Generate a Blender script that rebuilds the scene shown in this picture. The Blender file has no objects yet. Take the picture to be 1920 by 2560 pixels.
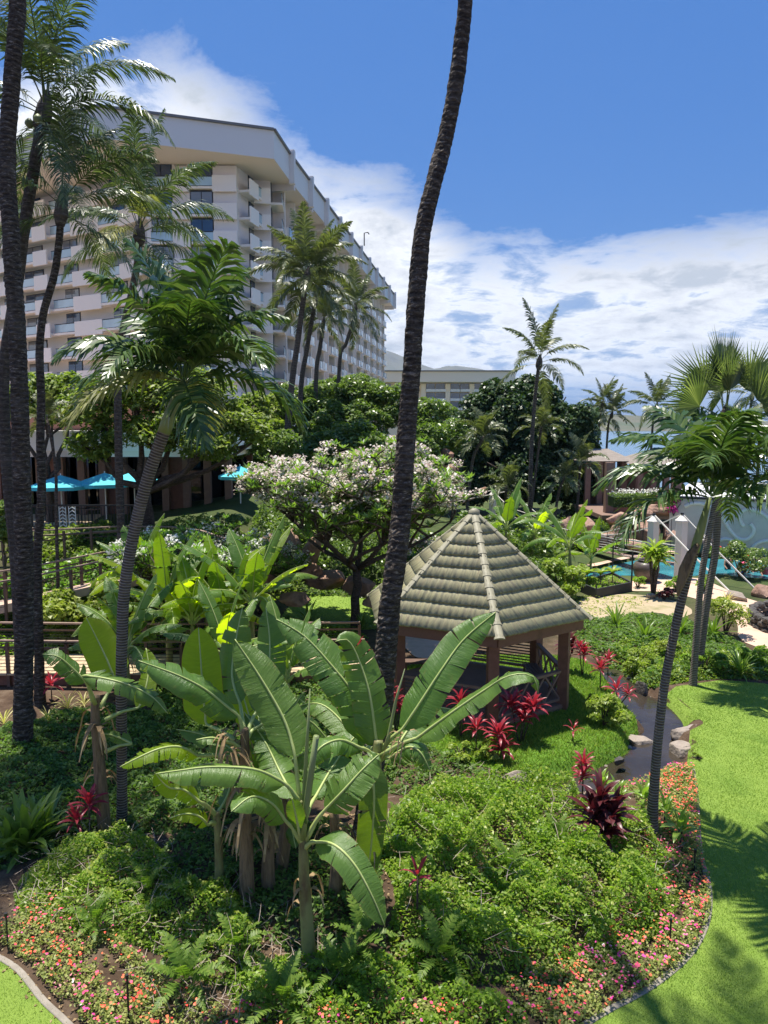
import bpy, bmesh, math, random
import numpy as np
from mathutils import Vector, Matrix, Quaternion, noise

S = bpy.context.scene
COL = S.collection
rad = math.radians
random.seed(7)

# ---------------------------------------------------------------- camera, sky, sun, exposure
CAM_H = 7.7
PITCH = rad(6.5)
FPX = 1849.0
cam_d = bpy.data.cameras.new('camera')
cam = bpy.data.objects.new('camera', cam_d)
COL.objects.link(cam)
cam.location = (0, 0, CAM_H)
cam.rotation_euler = (rad(90) - PITCH, 0, 0)
cam_d.sensor_fit = 'VERTICAL'
cam_d.sensor_height = 36.0
cam_d.lens = 36.0 * FPX / 2560.0
cam_d.clip_start = 0.1
cam_d.clip_end = 30000
S.camera = cam

SUN = Vector((-0.12, 0.17, 1.0)).normalized()
SUN_EL = math.asin(SUN.z)
SUN_AZ = math.atan2(SUN.x, SUN.y)
sd = bpy.data.lights.new('sun', 'SUN')
sd.energy = 5.0
sd.angle = rad(0.53)
sd.color = (1.0, 0.95, 0.85)
so = bpy.data.objects.new('sun', sd)
so.rotation_euler = SUN.to_track_quat('Z', 'Y').to_euler()
so.location = (0, 0, 60)
COL.objects.link(so)

S.view_settings.view_transform = 'Standard'
S.view_settings.look = 'None'
S.view_settings.exposure = 0.72
S.view_settings.gamma = 1
S.view_settings.use_curve_mapping = False
S.cycles.max_bounces = 7
S.cycles.diffuse_bounces = 3
S.cycles.glossy_bounces = 2
S.cycles.transmission_bounces = 5
S.cycles.transparent_max_bounces = 6
S.cycles.volume_bounces = 0

W = bpy.data.worlds.new('World')
S.world = W
W.use_nodes = True
nt = W.node_tree
nt.nodes.clear()


def N(nt, kind, **kw):
    n = nt.nodes.new(kind)
    for k, v in kw.items():
        if k.startswith('i_'):
            n.inputs[k[2:].replace('_', ' ')].default_value = v
        else:
            setattr(n, k, v)
    return n


def math_node(nt, op, a, b=None, c=None, clamp=False):
    n = nt.nodes.new('ShaderNodeMath')
    n.operation = op
    n.use_clamp = clamp
    for i, v in enumerate((a, b, c)):
        if v is None:
            continue
        if isinstance(v, (int, float)):
            n.inputs[i].default_value = v
        else:
            nt.links.new(v, n.inputs[i])
    return n.outputs[0]


def ramp(nt, fac, stops, interp='LINEAR'):
    n = nt.nodes.new('ShaderNodeValToRGB')
    n.color_ramp.interpolation = interp
    els = n.color_ramp.elements
    while len(els) < len(stops):
        els.new(0.5)
    for e, (p, c) in zip(els, stops):
        e.position = p
        e.color = c if len(c) == 4 else (*c, 1)
    nt.links.new(fac, n.inputs[0])
    return n.outputs[0]


def mixc(nt, fac, a, b, mode='MIX'):
    n = nt.nodes.new('ShaderNodeMix')
    n.data_type = 'RGBA'
    n.blend_type = mode
    for i, v in ((0, fac), (6, a), (7, b)):
        if isinstance(v, (int, float)):
            n.inputs[i].default_value = v
        elif isinstance(v, tuple):
            n.inputs[i].default_value = v if len(v) == 4 else (*v, 1)
        else:
            nt.links.new(v, n.inputs[i])
    return n.outputs[2]


sky = N(nt, 'ShaderNodeTexSky', sky_type='NISHITA', sun_disc=False, sun_elevation=SUN_EL, sun_rotation=SUN_AZ)
sky.altitude = 0
sky.air_density = 1.0
sky.dust_density = 0.35
sky.ozone_density = 2.6
tc = nt.nodes.new('ShaderNodeTexCoord')
sep = nt.nodes.new('ShaderNodeSeparateXYZ')
nt.links.new(tc.outputs['Generated'], sep.inputs[0])
zz = math_node(nt, 'MAXIMUM', sep.outputs[2], 0.0)
den = math_node(nt, 'ADD', zz, 0.16)
px_ = math_node(nt, 'DIVIDE', sep.outputs[0], den)
py_ = math_node(nt, 'DIVIDE', sep.outputs[1], den)
comb = nt.nodes.new('ShaderNodeCombineXYZ')
nt.links.new(px_, comb.inputs[0])
nt.links.new(py_, comb.inputs[1])
n1 = N(nt, 'ShaderNodeTexNoise', i_Scale=1.25, i_Detail=10.0, i_Roughness=0.62, i_Distortion=0.5)
nt.links.new(comb.outputs[0], n1.inputs['Vector'])
n2 = N(nt, 'ShaderNodeTexNoise', i_Scale=4.6, i_Detail=9.0, i_Roughness=0.66, i_Distortion=0.35)
nt.links.new(comb.outputs[0], n2.inputs['Vector'])
n3 = N(nt, 'ShaderNodeTexNoise', i_Scale=0.55, i_Detail=3.0, i_Roughness=0.5)
nt.links.new(tc.outputs['Generated'], n3.inputs['Vector'])
wob = math_node(nt, 'MULTIPLY_ADD', n3.outputs[0], 0.10, -0.05)
zw = math_node(nt, 'ADD', sep.outputs[2], wob)
cov = ramp(nt, zw, [(0.0, (.30,) * 3), (0.03, (.40,) * 3), (0.075, (.72,) * 3), (0.17, (.68,) * 3),
                    (0.225, (.50,) * 3), (0.275, (.22,) * 3), (0.5, (.16,) * 3), (1.0, (.2,) * 3)])


def blob(d, r, amt):
    vm = nt.nodes.new('ShaderNodeVectorMath')
    vm.operation = 'DISTANCE'
    nt.links.new(tc.outputs['Generated'], vm.inputs[0])
    vm.inputs[1].default_value = d
    v = math_node(nt, 'DIVIDE', vm.outputs['Value'], r)
    v = math_node(nt, 'SUBTRACT', 1.0, v, clamp=True)
    return math_node(nt, 'MULTIPLY', v, amt)


def skydir(px, py):
    a = (px - 960) / FPX
    b = (1280 - py) / FPX
    v = Vector((a, math.cos(PITCH) + math.sin(PITCH) * b, -math.sin(PITCH) + math.cos(PITCH) * b))
    return v.normalized()


b1 = blob(skydir(440, 400), 0.185, 0.60)
b2 = blob(skydir(100, 430), 0.15, 0.7)
b3 = blob(skydir(860, 600), 0.16, 0.5)
bsum = math_node(nt, 'ADD', math_node(nt, 'ADD', b1, b2), b3)
covs = math_node(nt, 'ADD', cov, bsum)
nmix = math_node(nt, 'ADD', math_node(nt, 'MULTIPLY_ADD', n1.outputs[0], 0.80, -0.15), math_node(nt, 'MULTIPLY', n2.outputs[0], 0.50))
dens = math_node(nt, 'ADD', nmix, covs)
dens = math_node(nt, 'SUBTRACT', dens, 0.88)
mask = math_node(nt, 'MULTIPLY', dens, 3.3, clamp=True)
mask = math_node(nt, 'SMOOTH_MIN', mask, 0.97, 0.1)
thick = math_node(nt, 'MULTIPLY', math_node(nt, 'SUBTRACT', nmix, 0.38), 4.0, clamp=True)
ccol = ramp(nt, thick, [(0.0, (3.6, 4.4, 5.8)), (0.35, (8.2, 8.3, 8.4)), (0.7, (6.6, 6.7, 6.9)), (1.0, (4.6, 4.9, 5.3))])
# a deeper, more saturated blue than the raw sky, as the photograph's
hs = N(nt, 'ShaderNodeHueSaturation', i_Saturation=1.3, i_Value=0.68)
nt.links.new(sky.outputs[0], hs.inputs['Color'])
skyc = mixc(nt, 0.5, hs.outputs[0], (0.48, 1.75, 5.7), 'MIX')
fin = mixc(nt, mask, skyc, ccol)
bg = N(nt, 'ShaderNodeBackground', i_Strength=0.086)
nt.links.new(fin, bg.inputs[0])
out = nt.nodes.new('ShaderNodeOutputWorld')
nt.links.new(bg.outputs[0], out.inputs[0])


# ---------------------------------------------------------------- picture to place
def ray(px, py):
    a = (px - 960) / FPX
    b = (1280 - py) / FPX
    return Vector((a, math.cos(PITCH) + math.sin(PITCH) * b, -math.sin(PITCH) + math.cos(PITCH) * b))


def P(px, py, Y):
    d = ray(px, py)
    t = Y / d.y
    return Vector((d.x * t, Y, CAM_H + d.z * t))


def G(px, py, z=0.0):
    d = ray(px, py)
    t = (z - CAM_H) / d.z
    return Vector((d.x * t, d.y * t, z))


def XY(px, Y, z=0.0):
    """world x for picture column px at depth Y and height z"""
    # solve t with y = Y, z = z: column ray family
    # d.y*t = Y ; CAM_H + d.z*t = z  -> b
    c, s = math.cos(PITCH), math.sin(PITCH)
    k = (z - CAM_H) / Y
    b = (k * c + s) / (c - k * s)
    t = Y / (c + s * b)
    return Vector(((px - 960) / FPX * t, Y, z))


def gpoly(pts, z=0.0):
    return [(v.x, v.y) for v in (G(a, b, z) for a, b in pts)]


# ---------------------------------------------------------------- object helpers
def new_mesh(name, V, Fa, mats=(), mi=None, smooth=False, uv=None):
    me = bpy.data.meshes.new(name)
    if isinstance(V, np.ndarray) and isinstance(Fa, np.ndarray):
        nv, nf, k = len(V), len(Fa), Fa.shape[1]
        me.vertices.add(nv)
        me.vertices.foreach_set('co', V.astype(np.float32).ravel())
        me.loops.add(nf * k)
        me.loops.foreach_set('vertex_index', Fa.astype(np.int32).ravel())
        me.polygons.add(nf)
        me.polygons.foreach_set('loop_start', np.arange(nf, dtype=np.int32) * k)
        me.polygons.foreach_set('loop_total', np.full(nf, k, dtype=np.int32))
        if mi is not None:
            me.polygons.foreach_set('material_index', np.asarray(mi, dtype=np.int32))
        me.update(calc_edges=True)
    else:
        me.from_pydata([tuple(v) for v in V], [], [tuple(f) for f in Fa])
        if mi is not None:
            me.polygons.foreach_set('material_index', mi)
        me.update()
    if uv is not None:
        l = me.uv_layers.new(name='UVMap')
        l.data.foreach_set('uv', np.asarray(uv, dtype=np.float32).ravel())
    if smooth:
        me.polygons.foreach_set('use_smooth', [True] * len(me.polygons))
    for m in mats:
        me.materials.append(m)
    return me


def tag(o, label=None, cat=None, group=None, kind=None):
    if label: o['label'] = label
    if cat: o['category'] = cat
    if group: o['group'] = group
    if kind: o['kind'] = kind
    return o


def link(name, data, parent=None, loc=None):
    o = bpy.data.objects.new(name, data)
    COL.objects.link(o)
    if parent is not None:
        o.parent = parent
    if loc is not None:
        o.location = loc
    return o


def thing(name, label, cat, loc=(0, 0, 0), rz=0, group=None):
    o = bpy.data.objects.new(name, None)
    o.empty_display_size = 0.2
    COL.objects.link(o)
    o.location = loc
    o.rotation_euler = (0, 0, rz)
    return tag(o, label, cat, group)


def copy_tree(o, parent=None, label=None, loc=None, rz=None, sc=None):
    c = o.copy()
    COL.objects.link(c)
    c.parent = parent
    if label: c['label'] = label
    if loc is not None: c.location = loc
    if rz is not None: c.rotation_euler = (0, 0, rz)
    if sc is not None: c.scale = (sc, sc, sc)
    for ch in o.children:
        copy_tree(ch, c)
    return c


class MB:
    def __init__(s):
        s.v, s.f, s.m, s.uv = [], [], [], []

    def quad(s, a, b, c, d, mi=0, uv=None):
        i = len(s.v)
        s.v += [a, b, c, d]
        s.f.append((i, i + 1, i + 2, i + 3))
        s.m.append(mi)
        s.uv += uv or [(0, 0), (1, 0), (1, 1), (0, 1)]
        return s

    def box(s, c, size, rz=0.0, mi=0, M=None):
        hx, hy, hz = size[0] / 2, size[1] / 2, size[2] / 2
        R = M if M is not None else Matrix.Rotation(rz, 3, 'Z')
        c = Vector(c)
        vs = [c + R @ Vector((x * hx, y * hy, z * hz)) for x in (-1, 1) for y in (-1, 1) for z in (-1, 1)]
        i = len(s.v)
        s.v += vs
        for f in ((0, 1, 3, 2), (4, 6, 7, 5), (0, 4, 5, 1), (2, 3, 7, 6), (0, 2, 6, 4), (1, 5, 7, 3)):
            s.f.append(tuple(i + k for k in f))
            s.m.append(mi)
            s.uv += [(0, 0), (1, 0), (1, 1), (0, 1)]
        return s

    def bar(s, a, b, w, h=None, mi=0):
        a, b = Vector(a), Vector(b)
        d = b - a
        L = d.length
        x = d.normalized()
        up = Vector((0, 0, 1)) if abs(x.z) < 0.95 else Vector((0, 1, 0))
        y = up.cross(x).normalized()
        z = x.cross(y)
        R = Matrix((x, y, z)).transposed()
        return s.box((a + b) / 2, (L, w, h or w), M=R, mi=mi)

    def tube(s, pts, radii, n=8, mi=0, cap=True, rfun=None, vscale=1.0):
        pts = [Vector(p) for p in pts]
        if isinstance(radii, (int, float)):
            radii = [radii] * len(pts)
        i0 = len(s.v)
        ref = None
        dist = 0
        vv = []
        for k, p in enumerate(pts):
            t = (pts[min(k + 1, len(pts) - 1)] - pts[max(k - 1, 0)])
            if t.length < 1e-9:
                t = Vector((0, 0, 1))
            t.normalize()
            if ref is None:
                ref = Vector((1, 0, 0)) if abs(t.x) < 0.8 else Vector((0, 1, 0))
            y = t.cross(ref).normalized()
            x = y.cross(t).normalized()
            ref = x
            if k:
                dist += (p - pts[k - 1]).length
            vv.append(dist * vscale)
            for j in range(n):
                a = 2 * math.pi * j / n
                r = radii[k] * (rfun(k, j, dist) if rfun else 1)
                s.v.append(p + x * (math.cos(a) * r) + y * (math.sin(a) * r))
        for k in range(len(pts) - 1):
            for j in range(n):
                a, b = i0 + k * n + j, i0 + k * n + (j + 1) % n
                s.f.append((a, b, b + n, a + n))
                s.m.append(mi)
                s.uv += [(j / n, vv[k]), ((j + 1) / n, vv[k]), ((j + 1) / n, vv[k + 1]), (j / n, vv[k + 1])]
        if cap:
            for base, rev in ((i0, True), (i0 + (len(pts) - 1) * n, False)):
                f = [base + j for j in range(n)]
                s.f.append(tuple(f[::-1] if rev else f))
                s.m.append(mi)
                s.uv += [(0, 0)] * n
        return s

    def prism(s, poly, z0, z1, mi=0, top=True, bottom=True):
        n = len(poly)
        i = len(s.v)
        s.v += [Vector((x, y, z0)) for x, y in poly] + [Vector((x, y, z1)) for x, y in poly]
        for k in range(n):
            s.f.append((i + k, i + (k + 1) % n, i + n + (k + 1) % n, i + n + k))
            s.m.append(mi); s.uv += [(0, 0), (1, 0), (1, 1), (0, 1)]
        if top:
            s.f.append(tuple(i + n + k for k in range(n))); s.m.append(mi); s.uv += [(0, 0)] * n
        if bottom:
            s.f.append(tuple(i + k for k in range(n))[::-1]); s.m.append(mi); s.uv += [(0, 0)] * n
        return s

    def mesh(s, name, mats, smooth=False):
        if not isinstance(mats, (list, tuple)):
            mats = [mats]
        return new_mesh(name, s.v, s.f, mats, s.m, smooth, s.uv)

    def build(s, name, mats, parent=None, smooth=False, loc=None):
        return link(name, s.mesh(name, mats, smooth), parent, loc)


# ---------------------------------------------------------------- materials
def new_mat(name):
    m = bpy.data.materials.new(name)
    m.use_nodes = True
    t = m.node_tree
    return m, t, t.nodes['Principled BSDF'], t.nodes['Material Output']


def coords(t, scale=1.0, kind='Object'):
    c = t.nodes.new('ShaderNodeTexCoord')
    mp = t.nodes.new('ShaderNodeMapping')
    mp.inputs['Scale'].default_value = (scale,) * 3 if isinstance(scale, (int, float)) else scale
    t.links.new(c.outputs[kind], mp.inputs[0])
    return mp.outputs[0]


def noise_fac(t, scale, detail=5, rough=0.6, vec=None, stretch=None, kind='Object', dist=0.0):
    n = N(t, 'ShaderNodeTexNoise', i_Scale=scale, i_Detail=float(detail), i_Roughness=rough, i_Distortion=dist)
    t.links.new(vec if vec is not None else coords(t, stretch or 1.0, kind), n.inputs['Vector'])
    return n.outputs[0]


def bump(t, p, h, strength=0.4, dist=0.02):
    b = N(t, 'ShaderNodeBump', i_Strength=strength, i_Distance=dist)
    t.links.new(h, b.inputs['Height'])
    t.links.new(b.outputs[0], p.inputs['Normal'])
    return b


def surf(name, c1, c2=None, rough=0.7, scale=3.0, bscale=None, bstr=0.3, bdist=0.02, metal=0, c3=None, kind='Object', spec=0.5, stretch=None):
    """a plain surface: two or three colours broken up by noise, with fine relief"""
    m, t, p, o = new_mat(name)
    p.inputs['Roughness'].default_value = rough
    p.inputs['Metallic'].default_value = metal
    p.inputs['Specular IOR Level'].default_value = spec
    c2 = c2 or tuple(x * 0.8 for x in c1)
    f = noise_fac(t, scale, 6, 0.65, stretch=stretch, kind=kind)
    stops = [(0.3, c1), (0.7, c2)] if not c3 else [(0.25, c1), (0.5, c2), (0.72, c3)]
    t.links.new(ramp(t, f, stops), p.inputs['Base Color'])
    if bstr:
        bump(t, p, noise_fac(t, bscale or scale * 6, 5, 0.6, stretch=stretch, kind=kind), bstr, bdist)
    return m


def leafmat(name, dark, mid, light, trans=0.35, rough=0.42, nscale=0.6, spec=0.5, tcol=None, patch=0.35):
    m, t, p, o = new_mat(name)
    g = t.nodes.new('ShaderNodeNewGeometry')
    rp = ramp(t, g.outputs['Random Per Island'], [(0.05, dark), (0.5, mid), (0.93, light)])
    nf = noise_fac(t, nscale, 3, 0.6)
    cc = mixc(t, math_node(t, 'MULTIPLY', math_node(t, 'MULTIPLY_ADD', nf, 2.0, -0.6, clamp=True), patch), rp, light)
    t.links.new(cc, p.inputs['Base Color'])
    p.inputs['Roughness'].default_value = rough
    p.inputs['Specular IOR Level'].default_value = spec
    if trans:
        tr = t.nodes.new('ShaderNodeBsdfTranslucent')
        tm = mixc(t, 1.0, cc, tcol or (1.5, 1.75, 0.55), 'MULTIPLY')
        t.links.new(tm, tr.inputs[0])
        mx = t.nodes.new('ShaderNodeMixShader')
        mx.inputs[0].default_value = trans
        t.links.new(p.outputs[0], mx.inputs[1])
        t.links.new(tr.outputs[0], mx.inputs[2])
        t.links.new(mx.outputs[0], o.inputs[0])
    return m


M = {}
M['soil'] = surf('garden soil', (.075, .045, .028), (.15, .10, .065), .95, 1.3, 30, .9, .04, c3=(.045, .03, .02))
M['lawn'] = surf('mown lawn', (.145, .245, .035), (.225, .325, .055), .85, 0.55, 60, .9, .03, c3=(.115, .21, .028), spec=.2)
M['lawn_deep'] = surf('island lawn', (.075, .19, .015), (.14, .27, .03), .85, 1.2, 40, .9, .05, c3=(.06, .15, .015), spec=.2)
M['blade'] = leafmat('grass blades', (.11, .20, .028), (.18, .28, .042), (.33, .41, .11), .35, .55, 0.45, .2, patch=.8)
M['blade_deep'] = leafmat('island grass blades', (.10, .19, .02), (.17, .28, .034), (.34, .41, .10), .35, .6, 0.9, .2)
M['path'] = surf('pink sandstone paving', (.50, .34, .25), (.60, .42, .31), .85, .9, 12, .3, .02, c3=(.42, .28, .2))
M['sand'] = surf('dry ground', (.32, .24, .15), (.42, .33, .21), .95, .7, 20, .5, .03, c3=(.2, .19, .07))
M['rock'] = surf('red brown lava rock', (.26, .14, .095), (.40, .25, .18), .9, 1.3, 7, .9, .08, c3=(.10, .055, .04))
M['rock_grey'] = surf('grey brown boulder', (.22, .18, .15), (.34, .28, .23), .9, 1.7, 9, .9, .06, c3=(.12, .10, .085))
M['rock_dark'] = surf('dark lava rock', (.035, .032, .03), (.10, .09, .08), .9, 2.5, 12, 1.0, .08, c3=(.05, .04, .035))
M['rock_orange'] = surf('rust coloured rock', (.24, .12, .075), (.34, .19, .125), .9, 1.0, 6, .9, .08, c3=(.2, .09, .06))
M['kerb'] = surf('concrete edging', (.20, .17, .135), (.32, .28, .23), .85, 4, 30, .4, .01)
M['paint'] = surf('pale stucco', (.87, .77, .68), (.90, .80, .71), .8, .08, 3, .1, .02)
M['paint2'] = surf('pale parapet paint', (.92, .85, .775), (.94, .87, .80), .7, .1, 3, .1, .02)
M['fascia'] = surf('roof fascia paint', (.76, .71, .67), (.80, .75, .71), .6, .12, 2, .1, .02)
M['soffit'] = surf('soffit paint', (.74, .66, .60), (.77, .69, .63), .8, .15, 2, .1, .02)
M['wood'] = surf('red brown stained wood', (.15, .062, .042), (.20, .088, .060), .6, 3, 14, .4, .01, stretch=(1, 1, 1), c3=(.115, .046, .032))
M['wood_grey'] = surf('weathered post wood', (.19, .115, .085), (.25, .155, .115), .7, 4, 14, .4, .01)
M['plank'] = surf('sun bleached deck plank', (.46, .34, .21), (.56, .43, .28), .8, 3, 18, .4, .008)
M['rail'] = surf('dark brown railing', (.10, .058, .04), (.15, .09, .065), .65, 5, 20, .3, .008)
M['railtop'] = surf('worn handrail', (.20, .13, .10), (.30, .21, .16), .6, 5, 20, .3, .008)
M['metal'] = surf('dark metal', (.03, .03, .032), (.045, .045, .047), .45, 5, 20, .1, .005, metal=.6)
M['rope'] = surf('pale rope', (.55, .52, .46), (.66, .63, .57), .9, 20, 60, .3, .01)
M['white'] = surf('white paint', (.76, .76, .74), (.80, .80, .79), .5, 3, 20, .1, .005)
M['pillar'] = surf('cream pillar paint', (.66, .62, .55), (.72, .68, .62), .7, 2, 12, .2, .01)
M['teal'] = surf('teal canvas', (.06, .46, .56), (.08, .54, .63), .75, 1.5, 40, .1, .005)
M['wavewall'] = surf('grey blue wall', (.56, .48, .385), (.64, .56, .46), .8, .5, 4, .3, .02, c3=(.45, .39, .32))
M['relief'] = surf('cream relief', (.78, .70, .58), (.84, .77, .65), .7, 3, 20, .2, .01)
M['jar'] = surf('brown glazed jar', (.06, .045, .04), (.13, .10, .085), .35, 2.5, 20, .3, .01, stretch=(1, 1, 3))
M['deckgrey'] = surf('terrace tiles', (.62, .62, .62), (.70, .70, .70), .7, 1, 20, .1, .005)
M['shingle'] = surf('thatch grey shingle', (.20, .165, .14), (.28, .24, .205), .9, 3, 20, .6, .04)
M['dry'] = leafmat('dry brown leaves', (.16, .10, .05), (.30, .20, .10), (.46, .35, .20), .2, .8, 2, .2, tcol=(1.2, 1.0, .6))
M['twig'] = surf('dry twigs', (.26, .20, .16), (.40, .33, .28), .9, 9, 30, .3, .01)
M['skin'] = surf('skin', (.30, .17, .11), (.38, .22, .15), .6, 4, 30, .1, .002)
M['swim_blue'] = surf('blue swimwear', (.03, .10, .35), (.04, .13, .4), .7, 9, 30, .1, .002)
M['swim_red'] = surf('red swimwear', (.45, .04, .05), (.5, .06, .06), .7, 9, 30, .1, .002)
M['hair'] = surf('dark hair', (.02, .014, .01), (.03, .02, .015), .6, 9, 30, .2, .002)


def bark(name, c1, c2, c3, ring, strength=1.0, rstr=0.6, light=None, mix=.75):
    m, t, p, o = new_mat(name)
    p.inputs['Roughness'].default_value = .9
    p.inputs['Specular IOR Level'].default_value = .25
    uvn = t.nodes.new('ShaderNodeUVMap')
    sp = t.nodes.new('ShaderNodeSeparateXYZ')
    t.links.new(uvn.outputs[0], sp.inputs[0])
    nz = noise_fac(t, 2.2, 6, .7)
    v = math_node(t, 'ADD', math_node(t, 'MULTIPLY', sp.outputs[1], ring), math_node(t, 'MULTIPLY', nz, rstr * 2.4))
    fr = math_node(t, 'FRACT', v)
    fine = noise_fac(t, 13, 6, .75, stretch=(.55, .55, 1.9))
    lines = math_node(t, 'POWER', math_node(t, 'ABSOLUTE', math_node(t, 'MULTIPLY_ADD', fr, 2.0, -1.0)), 3.0)
    col = ramp(t, fine, [(.38, c1), (.55, c2), (.66, c3)])
    col2 = mixc(t, math_node(t, 'MULTIPLY', lines, mix), col, light or c3)
    pat = ramp(t, noise_fac(t, 1.1, 4, .65), [(.54, (0, 0, 0)), (.72, (.28, .28, .28))])
    col2 = mixc(t, pat, col2, (.27, .235, .20))
    t.links.new(col2, p.inputs['Base Color'])
    hgt = math_node(t, 'ADD', math_node(t, 'MULTIPLY', lines, 0.5), fine)
    bump(t, p, hgt, strength, .05)
    return m


M['coco'] = bark('coconut bark', (.020, .015, .012), (.075, .058, .045), (.36, .31, .26), 8.0, 1.0, 1.0, mix=.25)
M['coco_grey'] = bark('grey palm bark', (.035, .029, .024), (.085, .070, .058), (.22, .19, .16), 6.0, .8, .3, mix=.3)
M['manila'] = bark('ringed palm bark', (.055, .043, .034), (.11, .088, .070), (.20, .165, .135), 19.0, .8, .10, light=(.52, .46, .40), mix=.85)
M['treebark'] = bark('tree bark', (.05, .035, .028), (.10, .075, .06), (.18, .145, .12), .8, .8, 1.0, mix=.1)
M['shaft'] = surf('green crownshaft', (.10, .16, .04), (.22, .27, .09), .5, 1.2, 10, .2, .01, c3=(.16, .19, .10), stretch=(1, 1, .4))
M['bananastem'] = surf('banana stem', (.20, .22, .07), (.24, .25, .09), .6, 3.5, 12, .4, .02, c3=(.10, .06, .03), stretch=(1, 1, .35))
M['drystem'] = surf('dry banana stem', (.10, .062, .034), (.26, .18, .10), .85, 5, 14, 1.0, .05, c3=(.05, .032, .02), stretch=(2, 2, .3))

M['frond'] = leafmat('coconut frond', (.038, .066, .024), (.070, .108, .038), (.155, .195, .09), .22, .36, .5, .45, patch=.2)
M['frond_far'] = leafmat('distant palm frond', (.055, .078, .032), (.095, .120, .046), (.20, .21, .10), .25, .38, .2, .5)
M['frond_yel'] = leafmat('yellowing frond', (.16, .17, .05), (.27, .27, .09), (.42, .40, .18), .35, .4, .5, .5)
M['frond_lush'] = leafmat('glossy palm frond', (.024, .058, .016), (.050, .105, .025), (.15, .21, .065), .22, .32, .5, .5, patch=.15)
M['fan'] = leafmat('fan palm leaf', (.09, .13, .07), (.15, .19, .10), (.26, .29, .17), .35, .4, .4, .5)
M['mango'] = leafmat('bright tree leaves', (.065, .115, .018), (.135, .20, .032), (.31, .36, .085), .35, .5, .35, .3)
M['darktree'] = leafmat('dark tree leaves', (.020, .046, .018), (.038, .075, .026), (.08, .125, .045), .18, .42, .3, .35, patch=.2)
M['midtree'] = leafmat('middle tree leaves', (.055, .105, .022), (.105, .17, .035), (.21, .28, .07), .33, .35, .3, .5)
M['plum'] = leafmat('frangipani leaves', (.07, .14, .025), (.13, .22, .042), (.24, .33, .08), .42, .35, .4, .5)
M['plum2'] = leafmat('light frangipani leaves', (.07, .15, .022), (.13, .25, .035), (.24, .36, .07), .4, .35, .4, .5)
M['petal'] = leafmat('blossom petals', (.62, .47, .43), (.76, .66, .60), (.82, .78, .72), .3, .6, 2, .2, tcol=(1, .95, .9))
M['petal_w'] = leafmat('white petals', (.72, .70, .64), (.80, .79, .74), (.84, .84, .80), .3, .6, 2, .2, tcol=(1, 1, .9))
M['shrub'] = leafmat('low shrub leaves', (.085, .17, .016), (.17, .28, .028), (.32, .43, .07), .5, .42, .9, .35)
M['shrub_y'] = leafmat('yellow green shrub leaves', (.15, .21, .025), (.25, .31, .04), (.40, .43, .10), .35, .42, .9, .4)
M['ivy'] = leafmat('dark ground cover leaves', (.05, .11, .02), (.10, .18, .038), (.20, .29, .08), .4, .5, .9, .3)
M['lime'] = leafmat('lime leaves', (.14, .21, .025), (.23, .31, .04), (.36, .42, .09), .4, .42, .9, .4)
M['impl'] = leafmat('bedding plant leaves', (.14, .19, .04), (.26, .30, .07), (.40, .40, .14), .35, .5, 2, .3)
M['fern'] = leafmat('fern fronds', (.06, .13, .02), (.12, .21, .03), (.22, .30, .06), .4, .45, .9, .3)
M['strap'] = leafmat('strap leaves', (.06, .12, .018), (.12, .21, .03), (.24, .32, .07), .35, .33, .9, .5)
M['strap_y'] = leafmat('yellow strap leaves', (.45, .40, .14), (.56, .50, .20), (.62, .58, .30), .3, .45, .9, .3)
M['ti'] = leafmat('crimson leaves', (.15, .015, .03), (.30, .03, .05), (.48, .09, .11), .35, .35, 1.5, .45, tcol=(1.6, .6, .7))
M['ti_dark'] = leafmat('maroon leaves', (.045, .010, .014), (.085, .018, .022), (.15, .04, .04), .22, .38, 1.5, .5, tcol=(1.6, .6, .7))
M['ti_green'] = leafmat('green cordyline leaves', (.10, .20, .03), (.19, .31, .05), (.32, .42, .09), .4, .3, 1.5, .5)
M['magenta'] = leafmat('magenta bracts', (.55, .02, .25), (.70, .05, .35), (.75, .15, .5), .4, .5, 2, .2, tcol=(1.3, .8, 1.1))


def flowermat():
    m, t, p, o = new_mat('mixed bedding flowers')
    g = t.nodes.new('ShaderNodeNewGeometry')
    pf = noise_fac(t, 1.6, 2, .5)
    fc = math_node(t, 'ADD', math_node(t, 'MULTIPLY', g.outputs['Random Per Island'], .42), math_node(t, 'MULTIPLY_ADD', pf, 1.7, -.58), clamp=True)
    c = ramp(t, fc, [(0, (.72, .05, .03)), (.3, (.80, .17, .06)), (.48, (.75, .06, .16)),
                                                (.66, (.72, .05, .30)), (.80, (.70, .25, .28)), (.94, (.80, .74, .72))], 'CONSTANT')
    t.links.new(c, p.inputs['Base Color'])
    p.inputs['Roughness'].default_value = .6
    return m


M['flower'] = flowermat()


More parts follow.
